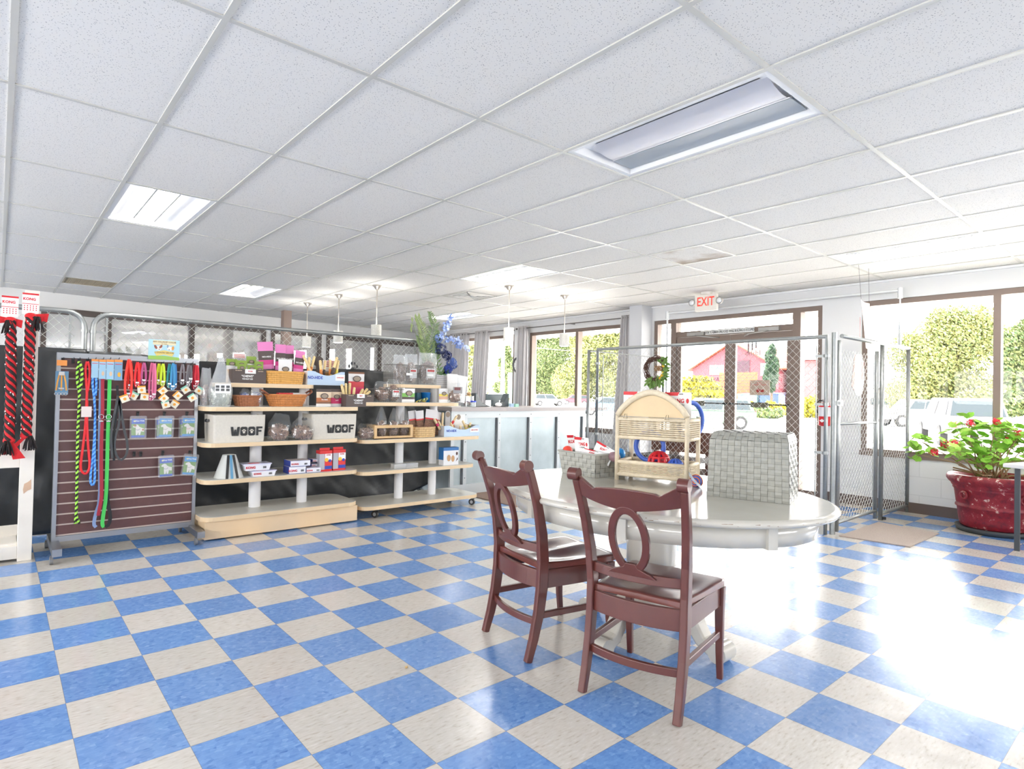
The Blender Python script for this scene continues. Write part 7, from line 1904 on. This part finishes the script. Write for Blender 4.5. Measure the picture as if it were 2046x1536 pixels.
def toy_box(label, u0, u1, vt, vb_, y):
    x0, x1 = wx(u0, vb_, y), wx(u1, vb_, y); h = wz((u0 + u1) / 2, vt, y) - zb; w = x1 - x0; d = .085
    t = thing('toy_box', label, 'boxed toy', (x0, y, zb)); R2 = mat('bright red box', (214, 44, 44), .45)
    g = MB(); g.box(0, w, 0, d, 0, .016); g.box(0, w, 0, d, h - .03, h); g.box(w * .42, w, 0, d, .016, h - .03); g.box(w * .42, w, d - .002, d, .016, h - .03); g.build('box', R2, t, bevel=.0015)
    g = MB(); g.box(.001, w * .42, .002, d - .004, .016, h - .03); g.build('clear_window', mat('grey window film', (176, 176, 182), .25), t)
    g = MB(); g.box(w * .1, w * .9, .03, .033, h, h + .022); g.build('hang_flap', R2, t)
    g = MB(); g.box(w * .43, w - .001, -.0012, 0, h * .52, h - .03); g.build('white_print', WHITEP, t)
    text('KONG', .017, REDP, (w * .71, -.0022, h * .78), (1, 0, 0), (0, 0, 1), t, bold=.03, sx=.8)
    g = MB(); g.slab([(w * .55 + .018 * math.cos(2 * PI * k / 14), -.0014, h * .55 + .018 * math.sin(2 * PI * k / 14)) for k in range(14)], (0, -1, 0), .0008); g.build('yellow_dot', mat('warm yellow print', (240, 190, 60), .5), t)
    g = MB(); g.box(w * .43, w - .001, -.0014, 0, .02, h * .26); g.slab([(w * .82 + .014 * math.cos(2 * PI * k / 14), -.0016, h * .5 + .014 * math.sin(2 * PI * k / 14)) for k in range(14)], (0, -1, 0), .0008); g.build('blue_print', BLUEP, t)
toy_box('red toy box with yellow and blue print, left of the pair', 638, 663, 900, 942, 1.79); toy_box('red toy box with yellow and blue print, right of the pair', 665, 690, 898, 940, 1.80)

# --- right unit, top tier: wire baskets of bagged treats
zb = Z2[4]; WIRE = mat('dark wire', (108, 104, 98), .4, .6)
def wire_basket(label, u0, u1, vt, y, zb, d=.16, cell=.016, splay=0, name='wire_basket'):
    x0, x1 = wx(u0, vt, y), wx(u1, vt, y); h = wz((u0 + u1) / 2, vt, y) - zb; w = x1 - x0
    t = thing(name, label, 'wire basket', ((x0 + x1) / 2, y, zb)); g = MB()
    def P(a, b_, v): k = 1 - splay * (1 - v); return Vector((a * w / 2 * k, d / 2 + b_ * d / 2 * k, v * h + .002))
    cs = [(-1, -1), (1, -1), (1, 1), (-1, 1)]
    for i in range(4):
        a, b_ = cs[i], cs[(i + 1) % 4]; L = w if i % 2 == 0 else d; n = max(2, int(L / cell))
        for k in range(n): u = k / n; g.tube([P(a[0] + (b_[0] - a[0]) * u, a[1] + (b_[1] - a[1]) * u, v) for v in (0, 1)], .0011, 4)
    for v in [k / max(2, int(h / cell)) for k in range(int(h / cell) + 1)]: g.tube([P(*c, v) for c in cs], .0011, 4, closed=True)
    g.tube([P(*c, 1) for c in cs], .0028, 6, closed=True)
    g.build('wires', WIRE, t)
    return t
wire_basket('left wire basket on the top tier of the right shelf unit', 783, 834, 729, 1.93, zb, .17)
wire_basket('right wire basket on the top tier of the right shelf unit', 836, 873, 731, 1.93, zb, .17)
treat_bag('bag of shredded treats in the left wire basket, its label towards the fence', 786, 814, 709, 2.00, zb + .006, .72, 41, .12, label_card=False, top_w=.95, film=FILMW)
treat_bag('bag of shredded treats with a pale label in the left wire basket', 808, 834, 707, 1.985, zb + .006, .72, 42, .10, label_card=True, top_w=.95, film=FILMW)
treat_bag('tall bag of shredded treats with striped label in the right wire basket', 837, 872, 705, 2.0, zb + .006, .74, 43, .13, label_card=True, top_w=.95, film=FILMW)
for k, u in enumerate((818, 860)):
    g = MB(); a = fy(u - 6, 745 + 2 * k, 1.922); b_ = fy(u + 6, 750 + 2 * k, 1.922); g.box(a.x, b_.x, 1.920, 1.922, b_.z, a.z); tag(g.build('price_label', WHITEP), ['small white price label clipped on the left wire basket', 'small white price label clipped on the right wire basket'][k], 'label')
# --- right unit, second tier
zb = Z2[3]
wire_basket('dark flared wire basket at the left end of the second tier', 748, 806, 778, 1.80, zb, .18, .03, .25)
treat_bag('clear bag of flaky brown treats heaped in the flared basket', 748, 778, 762, 1.87, zb + .01, .7, 51, .13, top_w=.8); treat_bag('clear bag of flaky treats at the right of the flared basket', 772, 799, 757, 1.89, zb + .01, .72, 52, .12, label_card=True, top_w=.8)
pouch('treat_bag', 'green and white treat bag on the second tier below the wire baskets', 803, 829, 776, 1.82, zb, [(0, .22, WHP), (.22, .38, DARKP), (.38, .66, GRNP2), (.66, 1.01, WHP)], .03, text_='duck', tz=.52, ts=.014)
g = MB(); c = fy(851, 785, 1.98); g.lathe([(.042, 0), (.052, .10), (.054, .105), (.05, .10)], n=28, cap1=False); o = g.build('pail', mat('shiny blue pail', (24, 120, 200), .2, .3)); o.location = (c.x, 1.98, zb); tag(o, 'shiny bright blue pail under the top tier of the right unit', 'pail')
g = MB(); c = fy(835, 790, 2.02); g.bevbox(c.x - .03, c.x + .03, 1.99, 2.05, zb, c.z + .03, .01); tag(g.build('teal_tub', mat('teal tub', (40, 96, 120), .5)), 'small teal tub left of the blue pail', 'tub')
rn = random.Random(4)
for k in range(8):
    p = fy(834 + k * 5, 803 - abs(3.5 - k) * -.6 - 4, 1.83); col = [(220, 190, 60), (60, 90, 60), (196, 200, 120), (70, 70, 70), (120, 150, 90), (230, 216, 150), (80, 100, 70), (150, 170, 130)][k]
    g = MB(); cx = wx(848 + (k - 3.5) * 1.2, 800, 1.83); g.tube([(cx - .09 + k * .014, 1.80 + .004 * k, zb + .004 + .0045 * k), (cx - .02 + k * .006, 1.86, zb + .022 + .0035 * k), (cx + .08, 1.90 + .004 * k, zb + .006 + .0045 * k)], .006, 6)
    tag(g.build('treat_stick', mat('stick wrap %d' % k, col, .5)), ['lowest yellow wrapped stick in the fan of treat sticks', 'dark green stick low in the fan of treat sticks', 'pale lime stick in the fan of treat sticks', 'charcoal stick in the middle of the fan', 'olive green stick above the charcoal one', 'cream stick near the top of the fan', 'deep green stick second from the top of the fan', 'topmost sage green stick of the fan'][k], 'treat stick')
pouch('treat_bag', 'clear and yellow striped treat bag near the right end of the second tier', 877, 895, 776, 1.82, zb, [(0, .2, WHP), (.2, .42, BUFF), (.42, .62, YELP), (.62, 1.01, WHP)], .03)
t_ = treat_bag('clear tub of brown treats with a dark label card at the shelf end', 896, 921, 765, 1.82, zb, .62, 61, .10, top_w=.9)
g = MB(); g.box(-.06, .06, -.056, -.053, .10, .17); l_ = g.build('label_card', mat('taupe card', (150, 146, 146), .5), t_); g = MB(); g.box(-.045, .035, -.058, -.056, .135, .165); g.build('picture', mat('dark red photo', (110, 52, 54), .5), l_)
pouch('paper_bag', 'large white printed paper bag behind the treat tub', 893, 914, 747, 1.95, zb, [(0, 1.01, WHP)], .04, cat='paper bag', emb=False); pouch('paper_bag', 'white paper bag leaning right behind the treat tub', 908, 929, 750, 2.0, zb, [(0, 1.01, WHITEP)], .04, tilt=.12, cat='paper bag', emb=False)
g = MB(); a = fy(872, 749, 1.99); b_ = fy(895, 772, 1.99); g.box(a.x, b_.x, 1.99, 1.992, zb, a.z); o = g.build('price_sign', mat('silver sign', (186, 184, 184), .4)); tag(o, 'grey price list sign right of the wire baskets', 'sign'); g = MB()
for k in range(5): g.box(a.x + .01, b_.x - .01, 1.9885, 1.99, a.z - .02 - k * .02, a.z - .017 - k * .02)
g.build('printed_lines', mat('grey print', (90, 90, 90), .6), o)
# --- right unit, third tier
zb = Z2[2]
treat_bag('dark bag of dried ears slumped left of the wooden crate', 714, 748, 846, 1.84, zb, .75, 71, .16, top_w=.7)
x0, x1 = wx(748, 870, 1.78), wx(825, 870, 1.78); z1 = wz(786, 849, 1.78); w = x1 - x0; h = z1 - zb; d = .17
t = thing('wooden_crate', 'small wooden crate with chicken wire front holding clear treat bags', 'crate', (x0, 1.78, zb)); CR_ = mat('light crate wood', (214, 178, 128), .5, noise_amt=.08, noise_scale=12)
g = MB(); fr = .028
g.box(0, w, 0, .012, 0, fr); g.box(0, w, 0, .012, h - fr, h); g.box(0, fr, 0, .012, fr, h - fr); g.box(w - fr, w, 0, .012, fr, h - fr); g.box(0, .012, .012, d, 0, fr); g.box(0, .012, .012, d, h - fr, h); g.box(0, .012, .012, .04, fr, h - fr); g.box(0, .012, d - .03, d, fr, h - fr)
g.box(w - .012, w, .012, d, 0, h); g.box(0, w, d - .012, d, 0, h); g.box(0, w, 0, d, 0, .008); g.build('frame', CR_, t)
g = MB(); cs = .014
for i in range(int((w - 2 * fr) / cs)):
    for j in range(int((h - 2 * fr) / (cs * .87)) + 1):
        cx = fr + (i + .5 + .5 * (j % 2)) * cs; cz = fr + j * cs * .87
        pts = [(min(w - fr, cx + cs * .5 * math.cos(PI / 6 + PI / 3 * k)), .004, min(h - fr, max(fr, cz + cs * .5 * math.sin(PI / 6 + PI / 3 * k)))) for k in range(4)]
        g.tube(pts, .0008, 4, cap=False)
g.build('chicken_wire', WIRE, t)
for k, (u0, u1, vt) in enumerate(((751, 773, 813), (776, 797, 815), (798, 818, 814))):
    treat_bag(['peaked clear treat bag at the left in the wooden crate', 'peaked clear treat bag in the middle of the wooden crate', 'peaked clear treat bag at the right in the wooden crate'][k], u0, u1, vt, 1.865, zb + .01, .55, 80 + k, .10, top_w=.2)
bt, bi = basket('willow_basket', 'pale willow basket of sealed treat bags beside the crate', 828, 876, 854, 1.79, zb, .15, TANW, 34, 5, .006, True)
for k, (u0, u1, vt, yy, ti) in enumerate(((820, 836, 820, 1.90, -.12), (834, 850, 820, 1.88, -.1), (846, 870, 818, 1.865, .12), (858, 876, 822, 1.89, .15))):
    pouch('treat_bag', ['clear treat bag leaning left in the willow basket', 'second clear treat bag in the willow basket', 'white printed clear bag at the front of the willow basket', 'clear treat bag leaning right in the willow basket'][k], u0, u1, vt, yy, zb + .02, [(0, .6, BROWNTREAT), (.6, .68, REDP), (.68, 1.01, mat('cloudy film print', (206, 204, 206), .3))], .02, tilt=ti, emb=False)
carton('treat_carton', 'pale blue and white carton of banded chews at the right end of the third tier', 887, 957, 850, 872, 1.78, zb, WAVE, .17, .4, NH, side_m=mat('grey carton side', (190, 190, 192), .6), card=(.22, .48, .35, .75, 'FREE CUTTER'))
for k, (u, v, dx, bd, L) in enumerate(((868, 838, -.7, MAG, .13), (876, 842, -.6, None, .12), (885, 826, .05, None, .14), (901, 846, -.5, REDP, .12), (912, 832, .75, REDP, .16), (925, 842, -.6, YELP, .12), (932, 850, .1, YELP, .07), (920, 852, .0, WHP, .06), (940, 846, .4, GREENP, .07))):
    p = fy(u, v, 1.84 + .012 * (k % 3)); d_ = Vector((dx, 0, 1)).normalized(); L = min(L, (p.z - zb - .012) / d_.z); chew(['purple banded chew leaning far left over the end carton', 'plain chew leaning left over the end carton', 'tall plain chew standing in the end carton', 'red banded chew leaning left in the end carton', 'long red banded chew leaning right across the end carton', 'yellow wrapped chew leaning left in the end carton', 'short yellow wrapped chew in the end carton', 'short white wrapped chew in the end carton', 'green wrapped treat at the right of the end carton'][k], p - d_ * L, d_, L, .0115, bd, (224, 202, 160))
for k, (u, v, nm) in enumerate(((895, 827, 'round topped grey sign standing in the end carton'), (916, 832, 'white sign with a round emblem behind the end carton chews'))):
    g = MB(); c = fy(u, v, 1.935 + .01 * k)
    if k: g.box(c.x - .05, c.x + .09, 1.944, 1.946, zb + .003, c.z + .02)
    else: g.box(c.x - .035, c.x + .035, 1.934, 1.936, zb + .003, c.z); g.slab([(c.x + .035 * math.cos(PI * q / 12), 1.936, c.z + .035 * math.sin(PI * q / 12)) for q in range(13)], (0, -1, 0), .002)
    o = g.build('shelf_sign', WHITEP if k else mat('grey sign card', (190, 190, 190), .5)); tag(o, nm, 'sign'); g = MB(); yy = 1.934 + .01 * k; g.slab([(c.x + .03 * math.cos(2 * PI * q / 16), yy, c.z - .005 + .03 * math.sin(2 * PI * q / 16)) for q in range(16)], (0, -1, 0), .001); g.build('emblem', mat('taupe print', (150, 134, 118), .6), o)
# --- right unit, fourth tier
zb = Z2[1]
for k, (u0, u1) in enumerate(((788, 812), (812, 836))):
    x0, x1 = wx(u0, 928, 1.80), wx(u1, 928, 1.80); g = MB(); g.bevbox(x0 + .001, x1 - .001, 1.80, 1.88, zb, zb + .045, .006); o = g.build('clear_case', clear('clear case', (228, 228, 226), .45)); tag(o, ['left clear plastic case on the lower shelf', 'right clear plastic case on the lower shelf'][k], 'plastic case'); g = MB(); g.ball(((x0 + x1) / 2, 1.84, zb + .018), .012, 10); g.ball(((x0 + x1) / 2 + .03, 1.84, zb + .016), .010, 10); g.build('contents', WHITEP, o)
x0, x1 = wx(886, 920, 1.79), wx(916, 920, 1.79); h = wz(900, 894, 1.79) - zb
t = thing('product_box', 'blue topped box picturing dogs, alone on the lower shelf of the right unit', 'box', (x0, 1.79, zb)); w = x1 - x0
g = MB(); g.box(0, w, 0, .09, 0, h); g.build('box', mat('white box', (222, 222, 224), .5), t, bevel=.002)
g = MB(); g.box(-.001, w + .001, -.001, .091, h * .83, h + .001); g.box(-.001, 0, 0, .09, h * .3, h * .83); g.build('blue_top', mat('mid blue print', (48, 110, 170), .5), t)
g = MB(); g.slab([(w * .35 + .024 * math.cos(2 * PI * k / 12), -.001, h * .4 + .035 * math.sin(2 * PI * k / 12)) for k in range(12)], (0, -1, 0), .0008); g.slab([(w * .62 + .022 * math.cos(2 * PI * k / 12), -.001, h * .36 + .035 * math.sin(2 * PI * k / 12)) for k in range(12)], (0, -1, 0), .0009); g.build('dog_picture', mat('tan dog print', (190, 148, 104), .6), t)
g = MB(); g.slab([(w * .88 + .013 * math.cos(2 * PI * k / 12), -.0012, h * (.3 + .36 * (k // 6)) * 1.0 + .022 * math.sin(2 * PI * k / 6)) for k in range(6)], (0, -1, 0), .0009); g.slab([(w * .88 + .013 * math.cos(2 * PI * k / 6), -.0012, h * .64 + .02 * math.sin(2 * PI * k / 6)) for k in range(6)], (0, -1, 0), .0009); g.build('dark_brown_print', mat('dark brown patch', (74, 40, 36), .6), t)

# ---------------------------------------------------------------- on the counter
ZC = 1.064; y = 2.5
def cx(u, v=800, y=2.5): return fy(u, v, y).x
t = thing('treat_jar', 'square glass jar with a wooden ball lid on the counter', 'jar', (cx(936), 2.52, ZC)); hj = .135
JG = clear('jar glass', (196, 222, 228), .3, .04, .2)
g = MB(); g.bevbox(-.07, .07, -.05, .05, 0, hj, .012); g.build('glass', JG, t); g = MB(); g.cyl((0, 0), .05, hj, hj + .008, 20); g.ball((.02, 0, hj + .028), .028, 14, (1, 1, .8)); g.build('wooden_lid', mat('light wood', (190, 160, 120), .5), t)
g = MB(); blob(g, (.0, 0, .035), .045, .035, .035, 3); g.build('contents', mat('red brown treats', (150, 96, 84), .7), t)
g = MB(); g.cyl((0, 0), .035, 0, .06, 20); o = g.build('small_jar', JG); o.location = (cx(939), 2.43, ZC); tag(o, 'small clear jar with a bright blue lid in front of the glass jar', 'jar'); g = MB(); g.cyl((0, 0), .037, .06, .075, 20); g.build('blue_lid', mat('vivid blue lid', (40, 70, 220), .4), o)
g = MB(); g.box(0, .03, 0, .003, 0, .19); o = g.build('notice_card', WHITEP); o.location = (cx(944) + .02, 2.66, ZC); tag(o, 'white card standing right of the glass jar', 'card')
MON = mat('glossy dark grey plastic', (66, 74, 78), .2)
def device(label, u0, u1, vt, flip=1):
    x0, x1 = cx(u0), cx(u1); h = wz((u0 + u1) / 2, vt, 2.55) - ZC; t = thing('payment_terminal', label, 'till device', (x0, 2.55, ZC)); w = x1 - x0
    g = MB(); g.slab([(0, 0, 0), (w, 0, 0), (w * .35, 0, h * .35), (w * .12, 0, h * .95), (0, 0, h)] if flip > 0 else [(0, 0, 0), (w, 0, 0), (w, 0, h), (w * .88, 0, h * .95), (w * .6, 0, h * .35)], (0, 1, 0), .10); g.build('stand', MON, t, bevel=.006); return t
device('dark glossy curved till stand beside the glass jar', 955, 986, 785)
device('second dark glossy till stand left of the clock wall', 998, 1022, 786, -1)
g = MB(); a = fy(972, 787, 2.78); b_ = fy(1008, 800, 2.78); g.box(a.x, b_.x, 2.78, 2.80, b_.z, a.z); g.box((a.x + b_.x) / 2 - .05, (a.x + b_.x) / 2 + .05, 2.76, 2.82, ZC, b_.z); tag(g.build('till_screen', mat('slate screen', (88, 100, 104), .3)), 'slate grey till screen between the two dark stands', 'screen')
g = MB(); g.ball((cx(996, 803, 2.46), 2.46, ZC + .03), .04, 14, (1.3, .8, .7)); tag(g.build('mouse', WHITEP), 'small white rounded device in front of the till screen', 'device')
g = MB(); g.box(0, .05, 0, .04, 0, .045); o = g.build('small_carton', mat('pale blue box', (170, 196, 226), .5)); o.location = (cx(1021), 2.5, ZC); tag(o, 'tiny pale blue box on the counter near the clock wall', 'box')
g = MB(); g.box(0, .06, 0, .04, 0, .04); o = g.build('small_carton', mat('mint box', (160, 210, 190), .5)); o.location = (cx(1030), 2.5, ZC); tag(o, 'tiny mint green box beside the pale blue one', 'box')
g = MB(); g.tube([(0, 0, 0), (.01, 0, .1)], .006, 6); g.ball((.01, 0, .105), .012, 8); o = g.build('pen_figure', mat('gold and black', (170, 150, 70), .4)); o.location = (cx(1027), 2.62, ZC); tag(o, 'little gold and black ornament standing behind the tiny boxes', 'ornament')

# ---------------------------------------------------------------- flower arrangement
fxp, fyp = 4.02, 2.72
t = thing('flower_arrangement', 'artificial arrangement of blue hydrangeas and palm fronds in a grey vase on the counter', 'flowers', (fxp, fyp, ZC))
g = MB(); g.lathe([(.05, 0), (.075, .06), (.07, .16), (.045, .22), (.05, .25)], n=24); g.build('vase', mat('grey vase', (140, 144, 148), .4), t)
rnd = random.Random(8); O = Vector((fxp, fyp, ZC)); FR = mat('palm frond green', (88, 110, 62), .6); FR2 = mat('pale frond green', (124, 140, 86), .6)
def fp(u, v, dy=0): p = fy(u, v, fyp + dy); return p - O
def frond(name, pts, m_, L, n=26, wd=.022):
    pts = [Vector(p) for p in pts]; g = MB(); g.tube(pts, .004, 6)
    for k in range(n):
        u = .18 + .82 * k / n; f_ = u * (len(pts) - 1); i = min(int(f_), len(pts) - 2); p = pts[i].lerp(pts[i + 1], f_ - i); tg = (pts[i + 1] - pts[i]).normalized(); ll = L * math.sin(PI * (.15 + .8 * u)) ** .7
        for s_ in (-1, 1):
            d = (tg * .75 + Vector((s_ * 1.0, rnd.uniform(-.2, .2), 0))).normalized(); sd = d.cross(Vector((0, 1, 0))).normalized() * wd * .5; g.add([p, p + d * ll * .4 + sd, p + d * ll, p + d * ll * .4 - sd], [(0, 1, 2, 3)])
    g.build(name, m_, t)
frond('palm_frond', [(0, 0, .2), fp(862, 730), fp(860, 690), fp(868, 650), fp(858, 622)], FR, .13); frond('palm_frond', [(0, 0, .2), fp(858, 730), fp(850, 690), fp(842, 655), fp(832, 632)], FR2, .12)
frond('palm_frond', [(0, 0, .2), fp(856, 735), fp(846, 700), fp(834, 670)], FR, .11, 22); frond('palm_frond', [(0, 0, .2), fp(872, 720), fp(872, 690), fp(876, 660)], FR, .10, 20)
g = MB()
for u, v in ((824, 640), (823, 652), (822, 660), (831, 634), (838, 632)): p = fp(u, v); g.add([p + Vector((0, 0, -.03)), p + Vector((-.02, 0, .01)), p + Vector((-.01, 0, .05)), p + Vector((.015, 0, .01))], [(0, 1, 2, 3)])
g.tube([(0, 0, .2), fp(845, 700), fp(830, 665), fp(824, 640)], .003, 5); g.build('olive_sprig', FR2, t)
def bloom(c, R_, m_, n=70, ps=.022):
    g = MB()
    for _ in range(n):
        d = Vector((rnd.gauss(0, 1), rnd.gauss(0, 1), rnd.gauss(0, 1))).normalized(); p = c + d * R_ * rnd.uniform(.8, 1); a1 = d.orthogonal().normalized(); a2 = d.cross(a1); r0 = rnd.random() * 2
        for k in range(4):
            a = r0 + k * PI / 2; e = a1 * math.cos(a) + a2 * math.sin(a); f2 = a1 * math.cos(a + .6) + a2 * math.sin(a + .6); f3 = a1 * math.cos(a - .6) + a2 * math.sin(a - .6)
            g.add([p, p + f3 * ps * .7 + d * .003, p + e * ps + d * .006, p + f2 * ps * .7 + d * .003], [(0, 1, 2, 3)])
    g.build('hydrangea_bloom', m_, t)
NAVY = mat('navy petals', (40, 50, 98), .6); ROY = mat('royal blue petals', (66, 92, 158), .6); LBL2 = mat('light blue petals', (134, 156, 208), .6); PBL = mat('pale blue petals', (170, 186, 224), .6)
bloom(fp(880, 697), .075, NAVY); bloom(fp(893, 710), .06, NAVY); bloom(fp(903, 727), .075, ROY, 80); bloom(fp(895, 738), .055, mat('deep blue petals', (40, 66, 150), .6)); bloom(fp(870, 690, .06), .06, ROY); bloom(fp(876, 676), .055, LBL2); bloom(fp(866, 700, .05), .05, LBL2)
def spray(path, m_, name='blue_spray'):
    g = MB(); pts = [Vector(p) for p in path]; g.tube(pts, .002, 5)
    for k in range(46):
        f_ = rnd.uniform(.2, 1) * (len(pts) - 1); i = min(int(f_), len(pts) - 2); p = pts[i].lerp(pts[i + 1], f_ - i) + Vector((rnd.gauss(0, .018), rnd.gauss(0, .015), rnd.gauss(0, .018))); n_ = Vector((rnd.gauss(0, 1), -1.5, rnd.gauss(0, 1))).normalized(); a1 = n_.orthogonal().normalized(); a2 = n_.cross(a1); s_ = rnd.uniform(.010, .022)
        g.add([p + (a1 * math.cos(2 * PI * q / 6) + a2 * math.sin(2 * PI * q / 6)) * s_ for q in range(6)], [(0, 1, 2, 3, 4, 5)])
    g.build(name, m_, t)
spray([fp(872, 700), fp(882, 670), fp(893, 645), fp(902, 628)], LBL2); spray([fp(874, 700), fp(878, 680), fp(890, 660), fp(900, 640)], PBL)
spray([fp(885, 690), fp(900, 672), fp(915, 678), fp(928, 690), fp(934, 700)], PBL); spray([fp(880, 690), fp(895, 676), fp(912, 684), fp(922, 694)], LBL2)
g = MB(); g.tube([(0, 0, .22), fp(880, 740), fp(895, 738)], .004, 6); g.tube([(0, 0, .22), fp(872, 720), fp(880, 700)], .004, 6)
for _ in range(16):
    p = fp(rnd.uniform(880, 905), rnd.uniform(735, 752)); d = Vector((rnd.gauss(0, 1), 0, rnd.gauss(0, 1))).normalized() * .04; g.add([p - d, p + Vector((-d.z, 0, d.x)) * .4, p + d, p - Vector((-d.z, 0, d.x)) * .4], [(0, 1, 2, 3)])
g.build('green_leaf', mat('leaf green', (90, 130, 80), .6), t)
# small crumb on the floor
p = fz(812, 1335); g = MB(); g.ball((p.x, p.y, .006), .006, 8, (1.3, 1, .9)); tag(g.build('treat_crumb', mat('crumb', (190, 160, 110), .8)), 'tiny tan crumb lying alone on the open floor', 'crumb')
